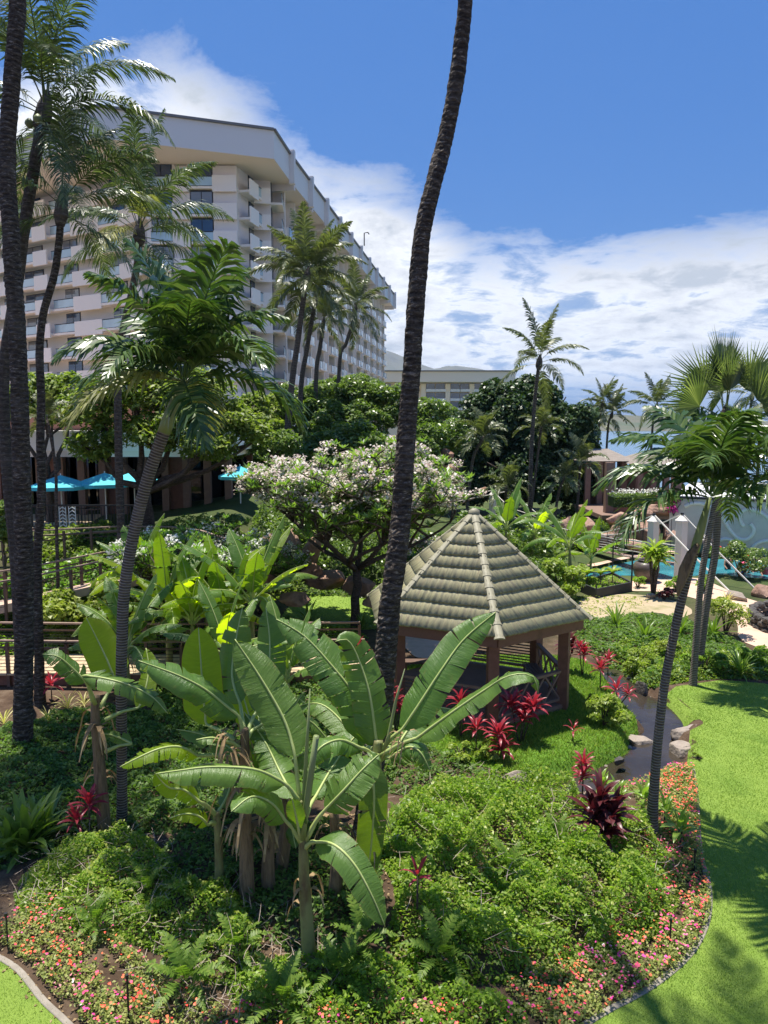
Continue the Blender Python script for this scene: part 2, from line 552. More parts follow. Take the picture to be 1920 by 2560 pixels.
def bananamat(name, c1, c2, rib, trans=.45):
    m, t, p, o = new_mat(name)
    uvn = t.nodes.new('ShaderNodeUVMap')
    mp = t.nodes.new('ShaderNodeMapping')
    mp.inputs['Scale'].default_value = (1.0, 60, 1)
    t.links.new(uvn.outputs[0], mp.inputs[0])
    w = noise_fac(t, 1.0, 4, .7, vec=mp.outputs[0])
    big = noise_fac(t, 1.1, 4, .6)
    col = ramp(t, math_node(t, 'ADD', math_node(t, 'MULTIPLY', w, .5), math_node(t, 'MULTIPLY', big, .5)), [(.36, c1), (.64, c2)])
    # brown along the outer margin
    sp = t.nodes.new('ShaderNodeSeparateXYZ')
    t.links.new(uvn.outputs[0], sp.inputs[0])
    edge = math_node(t, 'GREATER_THAN', math_node(t, 'ADD', sp.outputs[0], math_node(t, 'MULTIPLY', w, .05)), 1.012)
    col = mixc(t, edge, col, (.22, .15, .06))
    t.links.new(col, p.inputs['Base Color'])
    p.inputs['Roughness'].default_value = .36
    p.inputs['Specular IOR Level'].default_value = .5
    oi = t.nodes.new('ShaderNodeObjectInfo')
    col = mixc(t, math_node(t, 'MULTIPLY', oi.outputs['Random'], .45), col, (.15, .23, .04))
    blot = ramp(t, noise_fac(t, 5.5, 5, .7), [(.60, (0, 0, 0)), (.72, (.75, .75, .75))])
    col = mixc(t, math_node(t, 'MULTIPLY', blot, math_node(t, 'POWER', sp.outputs[0], 2.0)), col, (.30, .24, .09))
    t.links.new(col, p.inputs['Base Color'])
    bump(t, p, w, .8, .02)
    tr = t.nodes.new('ShaderNodeBsdfTranslucent')
    t.links.new(mixc(t, 1.0, col, (3.0, 2.7, .35), 'MULTIPLY'), tr.inputs[0])
    mx = t.nodes.new('ShaderNodeMixShader')
    mx.inputs[0].default_value = trans
    t.links.new(p.outputs[0], mx.inputs[1])
    t.links.new(tr.outputs[0], mx.inputs[2])
    t.links.new(mx.outputs[0], o.inputs[0])
    return m


M['banana'] = bananamat('banana leaf', (.060, .14, .026), (.115, .215, .038), None, .32)
M['banana_light'] = bananamat('pale backlit banana leaf', (.16, .26, .02), (.23, .34, .035), None, .68)  # paler copy of the leaf, with the glow of backlighting put into its colour
M['rib'] = surf('banana midrib', (.34, .42, .12), (.44, .50, .18), .45, 4, 10, .1, .005)


def tilemat():
    m, t, p, o = new_mat('glazed concrete roof tile')
    oi = t.nodes.new('ShaderNodeObjectInfo')
    a = noise_fac(t, 1.0, 3, .6, stretch=(9, 1.2, 1.2))
    b = noise_fac(t, 5, 6, .7)
    c = ramp(t, a, [(.30, (.16, .145, .09)), (.42, (.25, .23, .135)), (.52, (.40, .365, .19)), (.62, (.29, .24, .145)), (.72, (.19, .175, .11))])
    c = mixc(t, math_node(t, 'MULTIPLY', oi.outputs['Random'], .5), c, (.25, .225, .14))
    c = mixc(t, ramp(t, b, [(.55, (0, 0, 0)), (.75, (.5, .5, .5))]), c, (.14, .13, .10))
    t.links.new(c, p.inputs['Base Color'])
    p.inputs['Roughness'].default_value = .6
    bump(t, p, b, .25, .01)
    return m


M['tile'] = tilemat()
M['ridge'] = surf('ridge tile', (.24, .22, .145), (.31, .285, .19), .6, 2.2, 20, .3, .01, c3=(.17, .155, .105))


def glass(name, col, rough=.05, metal=.0, spec=1.0):
    m, t, p, o = new_mat(name)
    c = ramp(t, noise_fac(t, .35, 2, .5), [(.35, col), (.65, tuple(x * 1.6 for x in col))])
    if name == 'blue window glass':
        oi = t.nodes.new('ShaderNodeObjectInfo')
        c = mixc(t, math_node(t, 'MULTIPLY', math_node(t, 'GREATER_THAN', oi.outputs['Random'], .66), .75), c, (.30, .29, .27))
    t.links.new(c, p.inputs['Base Color'])
    p.inputs['Roughness'].default_value = rough
    p.inputs['Metallic'].default_value = metal
    p.inputs['Specular IOR Level'].default_value = spec
    return m


M['glass'] = glass('blue window glass', (.035, .06, .10))
M['glass_far'] = glass('far window glass', (.05, .075, .11))
M['railglass'] = glass('balcony glass', (.30, .40, .44), .1)
M['darkglass'] = glass('dark glass', (.01, .014, .018))


def watermat(name, col, rough, bsc, bst, murk=.0):
    m, t, p, o = new_mat(name)
    p.inputs['Base Color'].default_value = (*col, 1)
    p.inputs['Roughness'].default_value = rough
    p.inputs['Specular IOR Level'].default_value = .6
    p.inputs['IOR'].default_value = 1.33
    h = noise_fac(t, bsc, 4, .6, stretch=(1, 1, 1), dist=.6)
    t.links.new(ramp(t, noise_fac(t, .8, 3, .5), [(.35, col), (.7, tuple(x * 1.7 for x in col))]), p.inputs['Base Color'])
    bump(t, p, h, bst, .05)
    return m


M['stream'] = watermat('stream water', (.030, .024, .018), .03, 3.2, .30)
M['pool'] = watermat('pool water', (.030, .165, .20), .08, 3.5, .5)
M['sea'] = watermat('sea water', (.02, .09, .17), .2, .1, .4)
USE_HAZE = True

def adopt(o, parent):
    """parent a mesh made in world coordinates to an Empty standing elsewhere"""
    o.parent = parent
    o.matrix_parent_inverse = Matrix.Translation(-Vector(parent.location))
    return o


def wbuild(mb, name, mats, parent, smooth=False):
    return adopt(link(name, mb.mesh(name, mats, smooth)), parent)


# ---------------------------------------------------------------- terrain
def sdist(poly, X, Y):
    """signed distance (negative inside) of points to a closed polygon"""
    Px = np.array([p[0] for p in poly]); Py = np.array([p[1] for p in poly])
    d = np.full(X.shape, 1e9)
    inside = np.zeros(X.shape, bool)
    n = len(poly)
    for i in range(n):
        x0, y0, x1, y1 = Px[i], Py[i], Px[(i + 1) % n], Py[(i + 1) % n]
        ex, ey = x1 - x0, y1 - y0
        L = ex * ex + ey * ey + 1e-12
        t = np.clip(((X - x0) * ex + (Y - y0) * ey) / L, 0, 1)
        dd = (X - x0 - t * ex) ** 2 + (Y - y0 - t * ey) ** 2
        d = np.minimum(d, dd)
        cond = ((y0 > Y) != (y1 > Y)) & (X < (x1 - x0) * (Y - y0) / (y1 - y0 + 1e-12) + x0)
        inside ^= cond
    d = np.sqrt(d)
    return np.where(inside, -d, d)


def nearest(poly, x, y):
    best = (1e9, x, y)
    n = len(poly)
    for i in range(n):
        x0, y0 = poly[i]; x1, y1 = poly[(i + 1) % n]
        ex, ey = x1 - x0, y1 - y0
        t = max(0, min(1, ((x - x0) * ex + (y - y0) * ey) / (ex * ex + ey * ey + 1e-12)))
        qx, qy = x0 + t * ex, y0 + t * ey
        dd = (x - qx) ** 2 + (y - qy) ** 2
        if dd < best[0]:
            best = (dd, qx, qy)
    return best[1], best[2]


def smooth_poly(pts, it=2):
    for _ in range(it):
        q = []
        for i in range(len(pts)):
            a, b = pts[i], pts[(i + 1) % len(pts)]
            q.append((a[0] * .75 + b[0] * .25, a[1] * .75 + b[1] * .25))
            q.append((a[0] * .25 + b[0] * .75, a[1] * .25 + b[1] * .75))
        pts = q
    return pts


def smooth_line(pts, it=2):
    for _ in range(it):
        q = [pts[0]]
        for i in range(len(pts) - 1):
            a, b = pts[i], pts[i + 1]
            q.append(tuple(x * .75 + y * .25 for x, y in zip(a, b)))
            q.append(tuple(x * .25 + y * .75 for x, y in zip(a, b)))
        q.append(pts[-1])
        pts = q
    return pts


def ss(t):
    t = np.clip(t, 0, 1)
    return t * t * (3 - 2 * t)


ZW = -0.22
stream = smooth_poly(gpoly([(1500, 1668), (1530, 1700), (1552, 1738), (1590, 1790), (1636, 1832), (1584, 1850), (1586, 1866),
                            (1580, 1890), (1522, 1920), (1440, 1946), (1330, 1985), (1240, 1990), (1245, 2006), (1340, 2010), (1480, 1985), (1556, 1975), (1620, 1955),
                            (1660, 1925), (1694, 1904), (1696, 1876), (1668, 1848), (1690, 1838), (1698, 1812), (1672, 1780), (1640, 1754),
                            (1590, 1732), (1570, 1700), (1535, 1660)], ZW), 1)
pool = smooth_poly(gpoly([(1460, 1462), (1540, 1440), (1600, 1440), (1640, 1452), (1700, 1446), (1760, 1432), (1860, 1440), (2300, 1475),
                          (2300, 1425), (1920, 1404), (1700, 1388), (1640, 1392), (1560, 1404), (1470, 1428)], -0.05), 1)
pond = smooth_poly(gpoly([(690, 1500), (760, 1492), (850, 1500), (960, 1505), (1000, 1488), (900, 1480), (760, 1476), (700, 1484)], -0.05), 1)


def terrain(X, Y):
    X = np.asarray(X, float); Y = np.asarray(Y, float)
    h = np.zeros(np.broadcast(X, Y).shape)
    h = h + 3.05 * ss((Y - 23.5) / 10.5) * ss((-3.2 - X) / 4.5)
    # bank behind the frangipani
    h = h + 2.4 * ss((Y - 31) / 9) * np.exp(-((X + 1.5) / 7.0) ** 2) * ss((60 - Y) / 10)
    # slight undulation
    h = h + .05 * np.sin(X * .9 + 1) * np.cos(Y * .7) * ss((Y - 6) / 6) * ss((40 - Y) / 10)
    # island mound round the gazebo
    h = h + .22 * np.exp(-(((X - 3.3) / 3.6) ** 2 + ((Y - 18.5) / 3.6) ** 2))
    # the planted mound in the foreground
    h = h + .38 * np.exp(-(((X + 0.6) / 4.6) ** 2 + ((Y - 11.4) / 2.6) ** 2))
    for poly, depth, bank in ((stream, .55, .45), (pool, 1.2, .15), (pond, .4, .3)):
        xs = [p[0] for p in poly]; ys = [p[1] for p in poly]
        near = (X > min(xs) - 2) & (X < max(xs) + 2) & (Y > min(ys) - 2) & (Y < max(ys) + 2)
        if near.any():
            d = sdist(poly, X[near] if X.ndim else X, Y[near] if Y.ndim else Y)
            f = ss((bank - d) / (bank * 1.4))
            if h.ndim:
                h[near] = h[near] * (1 - f) - depth * f
            else:
                h = h * (1 - f) - depth * f
    # down to the sea on the right, a low shore far off
    h = h - 6.5 * ss((X - 30 - .12 * Y) / 25) * ss((Y - 75) / 30) * ss((2500 - Y) / 300)
    h = h - 2.5 * ss((Y - 75) / 60) * ss((X + 60) / 60) * ss((2500 - Y) / 300)
    return h


def hz(x, y):
    return float(terrain(np.array([x]), np.array([y]))[0])


def Gt(px, py):
    """ground point under a pixel, on the terrain"""
    d = ray(px, py)
    z = 0.0
    for _ in range(8):
        t = (z - CAM_H) / d.z
        x, y = d.x * t, d.y * t
        z = z * .4 + hz(x, y) * .6
    t = (z - CAM_H) / d.z
    return Vector((d.x * t, d.y * t, hz(d.x * t, d.y * t)))


def grow(a, b, step, f):
    out = [a]
    s = step
    while abs(out[-1]) < abs(b):
        s *= f
        out.append(out[-1] + math.copysign(s, b))
    return out[1:]


xs = np.array(sorted(grow(-16, -9000, .3, 1.13) + list(np.arange(-16, 16.01, .2)) + grow(16, 9000, .3, 1.13)))
ys = np.array([-60, -30, -12, -4, 0, 3] + list(np.arange(5, 30, .2)) + [30 + v for v in [0]] + list(np.arange(30.5, 60, .5)) + grow(60, 11000, .6, 1.10))
XX, YY = np.meshgrid(xs, ys)
ZZ = terrain(XX, YY)
V = np.stack([XX.ravel(), YY.ravel(), ZZ.ravel()], 1)
nx, ny = len(xs), len(ys)
ii, jj = np.meshgrid(np.arange(nx - 1), np.arange(ny - 1))
a = (jj * nx + ii).ravel()
Fq = np.stack([a, a + 1, a + nx + 1, a + nx], 1)


def groundmat():
    m, t, p, o = new_mat('soil and far ground')
    p.inputs['Roughness'].default_value = .95
    p.inputs['Specular IOR Level'].default_value = .15
    n = noise_fac(t, 1.3, 8, .7)
    c = ramp(t, n, [(.3, (.05, .032, .022)), (.5, (.105, .068, .045)), (.68, (.18, .13, .09))])
    g = t.nodes.new('ShaderNodeTexCoord')
    sp = t.nodes.new('ShaderNodeSeparateXYZ')
    t.links.new(g.outputs['Object'], sp.inputs[0])
    f = math_node(t, 'DIVIDE', math_node(t, 'SUBTRACT', sp.outputs[1], 24.0), 12.0, clamp=True)
    far = ramp(t, noise_fac(t, .25, 6, .7), [(.35, (.035, .065, .02)), (.6, (.09, .11, .04)), (.75, (.20, .17, .10))])
    c = mixc(t, f, c, far)
    t.links.new(c, p.inputs['Base Color'])
    bump(t, p, noise_fac(t, 14, 8, .75), .9, .06)
    return m


M['ground'] = groundmat()
tag(link('ground', new_mesh('ground', V, Fq, [M['ground']], smooth=True)), kind='structure')


def sheet(name, poly, mat, step=.2, lift=.012, kind='structure', hfun=None):
    """a sheet of ground cover of its own, following the terrain, with a clean outline"""
    px = [p[0] for p in poly]; py = [p[1] for p in poly]
    gx = np.arange(min(px) - step, max(px) + 2 * step, step)
    gy = np.arange(min(py) - step, max(py) + 2 * step, step)
    A, B = np.meshgrid(gx, gy)
    cxs, cys = (A[:-1, :-1] + step / 2), (B[:-1, :-1] + step / 2)
    ins = sdist(poly, cxs, cys) < 0
    use = np.zeros(A.shape, bool)
    for dy in (0, 1):
        for dx in (0, 1):
            use[dy:dy + ins.shape[0], dx:dx + ins.shape[1]] |= ins
    D = sdist(poly, A, B)
    # boundary vertices: those used but touching an unused cell
    full = np.zeros((A.shape[0] + 1, A.shape[1] + 1), bool)
    full[1:-1, 1:-1] = ins
    allin = full[:-1, :-1] & full[1:, :-1] & full[:-1, 1:] & full[1:, 1:]
    bd = use & ~allin
    A2, B2 = A.copy(), B.copy()
    for j, i in zip(*np.nonzero(bd)):
        A2[j, i], B2[j, i] = nearest(poly, A[j, i], B[j, i])
    idx = -np.ones(A.shape, int)
    idx[use] = np.arange(use.sum())
    z = terrain(A2[use], B2[use]) + lift
    if hfun is not None:
        z = z + hfun(A2[use], B2[use])
    V = np.stack([A2[use], B2[use], z], 1)
    j, i = np.nonzero(ins)
    Fq = np.stack([idx[j, i], idx[j, i + 1], idx[j + 1, i + 1], idx[j + 1, i]], 1)
    return tag(link(name, new_mesh(name, V, Fq, [mat], smooth=True)), kind=kind)


edge_px = [(1380, 2640), (1488, 2556), (1610, 2493), (1698, 2426), (1742, 2376), (1772, 2309), (1774, 2228), (1752, 2160), (1745, 2090), (1742, 2000), (1732, 1930)]
edge_line = smooth_line([tuple(G(a, b)[:2]) for a, b in edge_px], 2)
lawn_px = [(1716, 1925), (1722, 1860), (1725, 1836), (1758, 1818), (1755, 1805), (1700, 1806), (1672, 1776), (1655, 1745),
           (1690, 1716), (1800, 1704), (1900, 1712), (2300, 1760), (3600, 2400), (3600, 3000), (1500, 2900)]
lawn_poly = [(p[0], p[1]) for p in edge_line] + gpoly(lawn_px)
lawn_r = sheet('lawn', lawn_poly, M['lawn'], .16)
left_edge_px = [(-60, 2385), (0, 2412), (45, 2440), (75, 2475), (110, 2520), (170, 2570), (230, 2640)]
left_edge = smooth_line([tuple(G(a, b)[:2]) for a, b in left_edge_px], 2)
lawn_l_poly = list(left_edge) + gpoly([(200, 2900), (-600, 2900), (-600, 2380)])
lawn_l = sheet('lawn', lawn_l_poly, M['lawn'], .16)
isl_px = [(1000, 1660), (1180, 1640), (1450, 1640), (1500, 1680), (1530, 1715), (1560, 1768), (1600, 1818), (1598, 1834), (1572, 1852), (1574, 1880), (1530, 1905), (1430, 1935),
          (1340, 1955), (1240, 1940), (1130, 1910), (1060, 1880), (980, 1850), (960, 1750)]
isl_poly = smooth_poly(gpoly(isl_px), 1)
sheet('island_lawn', isl_poly, M['lawn_deep'], .14, .015)
mid_px = [(690, 1560), (740, 1520), (800, 1508), (900, 1512), (960, 1525), (1000, 1560), (960, 1575), (840, 1580), (740, 1578)]
mid_poly = smooth_poly([tuple(Gt(a, b)[:2]) for a, b in [(740, 1578), (690, 1560), (735, 1500), (800, 1492), (900, 1498), (980, 1520), (1010, 1560), (900, 1580)]], 1)
sheet('garden_lawn', mid_poly, M['lawn'], .2, .015)
path_poly = smooth_poly(gpoly([(1600, 1452), (1740, 1442), (1790, 1462), (1850, 1492), (1930, 1516), (2100, 1560), (2200, 1720), (1990, 1655), (1915, 1628),
                               (1843, 1600), (1846, 1565), (1830, 1534), (1790, 1512), (1740, 1496), (1660, 1480), (1560, 1478), (1500, 1480), (1500, 1466)]), 1)
sheet('paved_path', path_poly, M['path'], .25, .02)
dry_poly = smooth_poly(gpoly([(1400, 1520), (1480, 1490), (1600, 1486), (1700, 1505), (1740, 1530), (1700, 1550), (1640, 1530), (1540, 1545), (1440, 1560)]), 1)
sheet('dry_ground', dry_poly, M['sand'], .25, .016)
poolside = smooth_poly(gpoly([(1400, 1430), (1470, 1416), (1560, 1392), (1640, 1378), (1700, 1372), (1760, 1378), (1700, 1384), (1640, 1387), (1560, 1398), (1470, 1424)]), 1)
sheet('pool_surround', poolside, M['path'], .3, .02)
court = smooth_poly(gpoly([(1000, 1640), (1020, 1560), (1120, 1545), (1180, 1600), (1160, 1660)]), 1)
sheet('paved_court', court, M['path'], .25, .03)
dpath = smooth_poly([tuple(Gt(a, b)[:2]) for a, b in [(1170, 1470), (1260, 1440), (1340, 1425), (1350, 1440), (1280, 1460), (1190, 1490)]], 1)
sheet('garden_path', dpath, M['path'], .3, .02)


def flat_water(name, poly, z, mat):
    c = (sum(p[0] for p in poly) / len(poly), sum(p[1] for p in poly) / len(poly))
    pts = [(c[0] + (x - c[0]) * 1.0, c[1] + (y - c[1]) * 1.0) for x, y in poly]
    bm = bmesh.new()
    vs = [bm.verts.new((x, y, z)) for x, y in pts]
    f = bm.faces.new(vs)
    bmesh.ops.triangulate(bm, faces=[f])
    bmesh.ops.recalc_face_normals(bm, faces=bm.faces)
    for f in bm.faces:
        if f.normal.z < 0:
            f.normal_flip()
    me = bpy.data.meshes.new(name)
    bm.to_mesh(me); bm.free()
    me.materials.append(mat)
    return tag(link(name, me), kind='structure')


def outset(poly, d):
    c = []
    n = len(poly)
    A = sum(poly[i][0] * poly[(i + 1) % n][1] - poly[(i + 1) % n][0] * poly[i][1] for i in range(n))
    sg = 1 if A > 0 else -1
    for i in range(n):
        a, b, e = poly[i - 1], poly[i], poly[(i + 1) % n]
        tx, ty = e[0] - a[0], e[1] - a[1]
        L = math.hypot(tx, ty) + 1e-9
        c.append((b[0] + sg * ty / L * d, b[1] - sg * tx / L * d))
    return c


bounce_poly = [(-70, 60), (-8, 66), (2, 76), (2, 90), (14, 175), (-2, 200), (-75, 130)]
sheet('added_bounce_ground', bounce_poly, M['path'], 3.0, .12)  # pale ground added behind the trees to bounce light onto the hotel
flat_water('stream_water', outset(stream, .16), ZW, M['stream'])
flat_water('pool_water', outset(pool, .03), -0.10, M['pool'])
flat_water('pond_water', outset(pond, .10), -0.12, M['stream'])
MB().quad((28, 80, -3.0), (9000, 80, -3.0), (9000, 11000, -3.0), (28, 11000, -3.0)).build('sea', M['sea'])
tag(bpy.data.objects['sea'], kind='structure')

# concrete edging between bed and lawn
for nm, line, lab in (('bed_edging', edge_line, None), ('bed_edging', left_edge[2:-2], None)):
    mb = MB()
    prof = [(-.045, -.05), (-.045, .018), (-.035, .026), (.035, .026), (.045, .018), (.045, -.05)]
    rings = []
    for k, p in enumerate(line):
        a = line[max(k - 1, 0)]; b = line[min(k + 1, len(line) - 1)]
        t = Vector((b[0] - a[0], b[1] - a[1], 0)).normalized()
        n = Vector((-t.y, t.x, 0))
        z = hz(p[0], p[1])
        rings.append([Vector((p[0], p[1], z)) + n * u + Vector((0, 0, v)) for u, v in prof])
    for r in rings:
        mb.v += r
    m_ = len(prof)
    for k in range(len(rings) - 1):
        for j in range(m_ - 1):
            mb.f.append((k * m_ + j, k * m_ + j + 1, (k + 1) * m_ + j + 1, (k + 1) * m_ + j)); mb.m.append(0)
            mb.uv += [(0, 0)] * 4
    tag(mb.build(nm, M['kerb']), kind='structure')

# ---------------------------------------------------------------- mountain and far shore


def mountain(name, prof, Y, depth, mat, base=-5, seed=0, rough=40):
    """a ridge of real depth: profile in the picture gives heights along the crest"""
    crest = [XY(px, Y, CAM_H + 1) * 1.0 for px, py in prof]
    xs_, hs_ = [], []
    for px, py in prof:
        v = P(px, py, Y)
        xs_.append(v.x); hs_.append(v.z)
    n = 160
    X = np.linspace(xs_[0], xs_[-1], n)
    Hh = np.interp(X, xs_, hs_)
    rows = [-1, -.8, -.6, -.42, -.27, -.14, -.05, 0, .1, .3, .6, 1]
    V = []
    for r in rows:
        for i in range(n):
            f = (1 - abs(r)) ** 1.25
            nn = noise.fractal(Vector((X[i] / depth * 5, r * 3 + seed, seed)), 1, 2, 5) if r else 0
            z = base + (Hh[i] - base) * f + nn * rough * (1 - abs(r)) * (0 if r == 0 else 1)
            V.append((X[i] * (1 + r * .1), Y + r * depth, max(z, base)))
    F_ = []
    for a_ in range(len(rows) - 1):
        for i in range(n - 1):
            k = a_ * n + i
            F_.append((k, k + 1, k + n + 1, k + n))
    return tag(link(name, new_mesh(name, V, F_, [mat], smooth=True)), kind='structure')


M['mount'] = surf('mountain scrub', (.05, .075, .035), (.12, .11, .06), .95, .0009, .004, .6, 30, c3=(.06, .055, .035))
M['hill'] = surf('dry hillside', (.08, .085, .05), (.12, .11, .065), .95, .006, .05, .4, 4, c3=(.06, .09, .035))
mountain('mountain', [(300, 1060), (600, 960), (800, 890), (940, 868), (985, 882), (1040, 906), (1085, 922), (1140, 914), (1200, 922), (1250, 935), (1331, 968), (1400, 1010), (1500, 1050), (1700, 1068)], 6500, 1600, M['mount'], base=-5, seed=3, rough=60)
mountain('far_shore', [(1350, 1062), (1450, 1046), (1520, 1036), (1620, 1040), (1750, 1047), (1900, 1052), (2300, 1066)], 2600, 300, M['hill'], base=-5, seed=9, rough=6)

# ---------------------------------------------------------------- main hotel
ZR = 37.0
hotel = thing('hotel', 'large pale pink high-rise hotel with flared white roof and rows of balconies, left background', 'hotel', (-20, 90, 0))


def gz(px, py, z=ZR):
    v = G(px, py, z)
    return Vector((v.x, v.y, 0))


Ra = gz(241, 267); Rb = gz(684, 326); Rc = gz(722, 384)
dR = Vector((.146, 1, 0)).normalized()
Rend = Rc + dR * 86
RL1 = gz(181, 286); RL2 = gz(60, 352)
dL = (RL2 - RL1).normalized()
Lend = RL2 + dL * 50
nR = Vector((dR.y, -dR.x, 0))
roof_line = [Lend, RL2, RL1, Ra, Rb, Rc, Rend, Rend + (-nR) * 26, Ra + Vector((-2, 44, 0)), Lend + Vector((14, 16, 0))]
rp_ = [(p.x, p.y) for p in roof_line]
mb = MB()
mb.prism(rp_, 34.3, ZR, 0, top=True, bottom=False)
wbuild(mb, 'roof_fascia', [M['fascia']], hotel)
mb = MB()
mb.v += [Vector((x, y, 34.3)) for x, y in rp_]
mb.f.append(tuple(range(len(rp_)))[::-1]); mb.m.append(0); mb.uv += [(0, 0)] * len(rp_)
wbuild(mb, 'soffit', [M['soffit']], hotel)
# dark capping along the top of the fascia
mb = MB()
for k in range(6):
    a, b = roof_line[k], roof_line[k + 1]
    d = (b - a).normalized()
    n = Vector((d.y, -d.x, 0))
    mb.bar(a + n * .05 + Vector((0, 0, ZR + .08)), b + n * .05 + Vector((0, 0, ZR + .08)), .35, .22)
M['cap'] = surf('roof capping', (.16, .15, .15), (.22, .21, .20), .6, 1, 6, .1, .01)
wbuild(mb, 'roof_capping', M['cap'], hotel)
cr = None
Lr = (Rend - Rc).length
for k in range(11):
    t = .4 + k * (Lr - .8) / 10
    c = Rc + dR * t + nR * .25
    ang = math.atan2(dR.y, dR.x)
    if cr is None:
        cr = MB().box((0, 0, 0), (.6, .6, 3.5)).mesh('roof_rib', M['fascia'])
    o = link('roof_rib', cr)
    o.location = (c.x, c.y, ZR - 1.3)
    o.rotation_euler = (0, 0, ang)
    adopt(o, hotel)
for k in range(6):
    c = RL1 + dL * (2 + k * 8.5)
    o = link('roof_rib', cr)
    o.location = (c.x, c.y, ZR - 1.3)
    o.rotation_euler = (0, 0, math.atan2(dL.y, dL.x))
    adopt(o, hotel)
# beams under the soffit of the receding side
for k in range(11):
    t = 1.5 + k * (Lr - 3) / 10
    c = Rc + dR * t - nR * 2.3
    mb = MB().box((c.x, c.y, 33.95), (.5, 5.0, .7), rz=math.atan2(dR.y, dR.x))
    wbuild(mb, 'soffit_beam', M['soffit'], hotel)

FH = 2.72
ZF = [29.35 - FH * k for k in range(-1, 11)]   # floor levels, top to bottom
wall_pts = [XY(-160, 104, 20), XY(60, 92, 20), XY(160, 88, 20), XY(262, 84.5, 20), XY(330, 82.2, 20), XY(384, 79.6, 20), XY(603, 79.6, 20),
            XY(640, 83.5, 20), XY(681, 83.8, 20)]
wall_pts = [Vector((p.x, p.y, 0)) for p in wall_pts]
Ws = Vector((-12.6, 87.0, 0))
We = Ws + dR * 81
wl = wall_pts + [Ws, We, We - nR * 18, Vector((-26, 112, 0)), wall_pts[0] + Vector((8, 10, 0))]
mb = MB().prism([(p.x, p.y) for p in wl], -2, 34.32, 0)
wbuild(mb, 'wall', M['paint'], hotel)

mesh_cache = {}


def shared(key, fn):
    if key not in mesh_cache:
        mesh_cache[key] = fn()
    return mesh_cache[key]


def place(name, me, loc, rz, parent):
    o = link(name, me)
    o.location = loc
    o.rotation_euler = (0, 0, rz)
    adopt(o, parent)
    return o


def facet(a, b, kinds, floors=ZF, protr=1.3, par_h=1.05):
    """a stretch of facade from a to b (outside on the right-hand side going a->b is -n). kinds: list of (u0,u1,type)"""
    d = (b - a); L = d.length; d.normalize()
    n = Vector((d.y, -d.x, 0))   # outward
    ang = math.atan2(d.y, d.x)
    for zf in floors:
        for (u0, u1, kd) in kinds:
            w = (u1 - u0) * L
            c = a + d * ((u0 + u1) / 2 * L)
            key = (kd, round(w, 2))
            if kd in ('win', 'solid', 'rail'):
                # floor slab reaching out
                me = shared(('slab', round(w, 2), protr), lambda: MB().box((0, -protr / 2, -.12), (w + .02, protr, .24)).mesh('floor_slab', M['paint2']))
                place('floor_slab', me, (c.x, c.y, zf), ang, hotel)
            if kd == 'solid':
                me = shared(('par', round(w, 2), protr), lambda: MB().box((0, -protr + .07, par_h / 2 - .25), (w + .01, .16, par_h + .55)).mesh('balcony_parapet', M['paint2']))
                place('balcony_parapet', me, (c.x, c.y, zf), ang, hotel)
            if kd in ('win', 'rail'):
                me = shared(('gr', round(w, 2), protr), lambda: MB().box((0, -protr + .07, .5), (w, .04, .85)).box((0, -protr + .07, .98), (w + .05, .09, .07), mi=1).mesh('glass_railing', [M['railglass'], M['metal']]))
                place('glass_railing', me, (c.x, c.y, zf), ang, hotel)
            if kd in ('win', 'rail'):
                ww = w * (.96 if kd == 'win' else .7)
                off = 0.9 if kd == 'win' else .02
                me = shared(('wf', round(w, 2), kd), lambda: (MB().box((0, -off, 1.18), (ww, .08, 2.30))
                            .box((-ww * .245, -off - .05, 1.18), (ww * .45, .04, 2.12), mi=1).box((ww * .245, -off - .05, 1.18), (ww * .45, .04, 2.12), mi=1)).mesh('window', [M['metal'], M['glass']]))
                place('window', me, (c.x, c.y, zf), ang, hotel)
                if kd == 'win':
                    for sgn in (-1, 1):
                        q = c + d * (sgn * (w / 2 + .12))
                        me = shared(('jamb',), lambda: MB().box((0, -.46, 1.2), (.24, .9, 2.45)).mesh('wall_pier', M['paint']))
                        place('wall_pier', me, (q.x, q.y, zf), ang, hotel)


w_ = wall_pts
facet(w_[5], w_[6], [(0.0, .04, 'solid'), (.04, .285, 'win'), (.285, .475, 'solid'), (.475, .735, 'win'), (.735, 1.0, 'solid')])
# infill walls of the flat end so that windows sit flush between piers
dE = (w_[6] - w_[5]).normalized()
LE = (w_[6] - w_[5]).length
nE = Vector((dE.y, -dE.x, 0))
for (u0, u1) in ((.285, .475), (.735, 1.0), (0, .04)):
    c = w_[5] + dE * ((u0 + u1) / 2 * LE) + nE * .44
    mb = MB().box((c.x, c.y, 16.2), (max((u1 - u0) * LE - .05, .1), .86, 36), rz=math.atan2(dE.y, dE.x))
    wbuild(mb, 'wall_panel', M['paint'], hotel)
facet(w_[6], w_[7], [(0, .55, 'solid'), (.55, 1, 'rail')])
facet(w_[7], w_[8], [(0, 1, 'solid')])
facet(w_[8], Ws, [(0, 1, 'rail')])
facet(w_[4], w_[5], [(0, 1, 'solid')])
facet(w_[3], w_[4], [(0, .25, 'solid'), (.25, 1, 'rail')])
facet(w_[2], w_[3], [(0, .5, 'rail'), (.5, 1, 'solid')])
facet(w_[1], w_[2], [(0, .68, 'rail'), (.68, 1, 'solid')], protr=1.9)
dl = w_[1] - w_[0]
for k in range(5):
    facet(w_[0] + dl * (k / 5), w_[0] + dl * ((k + 1) / 5), [(0, .62, 'rail'), (.62, 1, 'solid')], protr=1.9)
# receding side: bays with projecting balconies between fins
NB = 11
Lw = (We - Ws).length
bw = Lw / NB
angR = math.atan2(dR.y, dR.x)


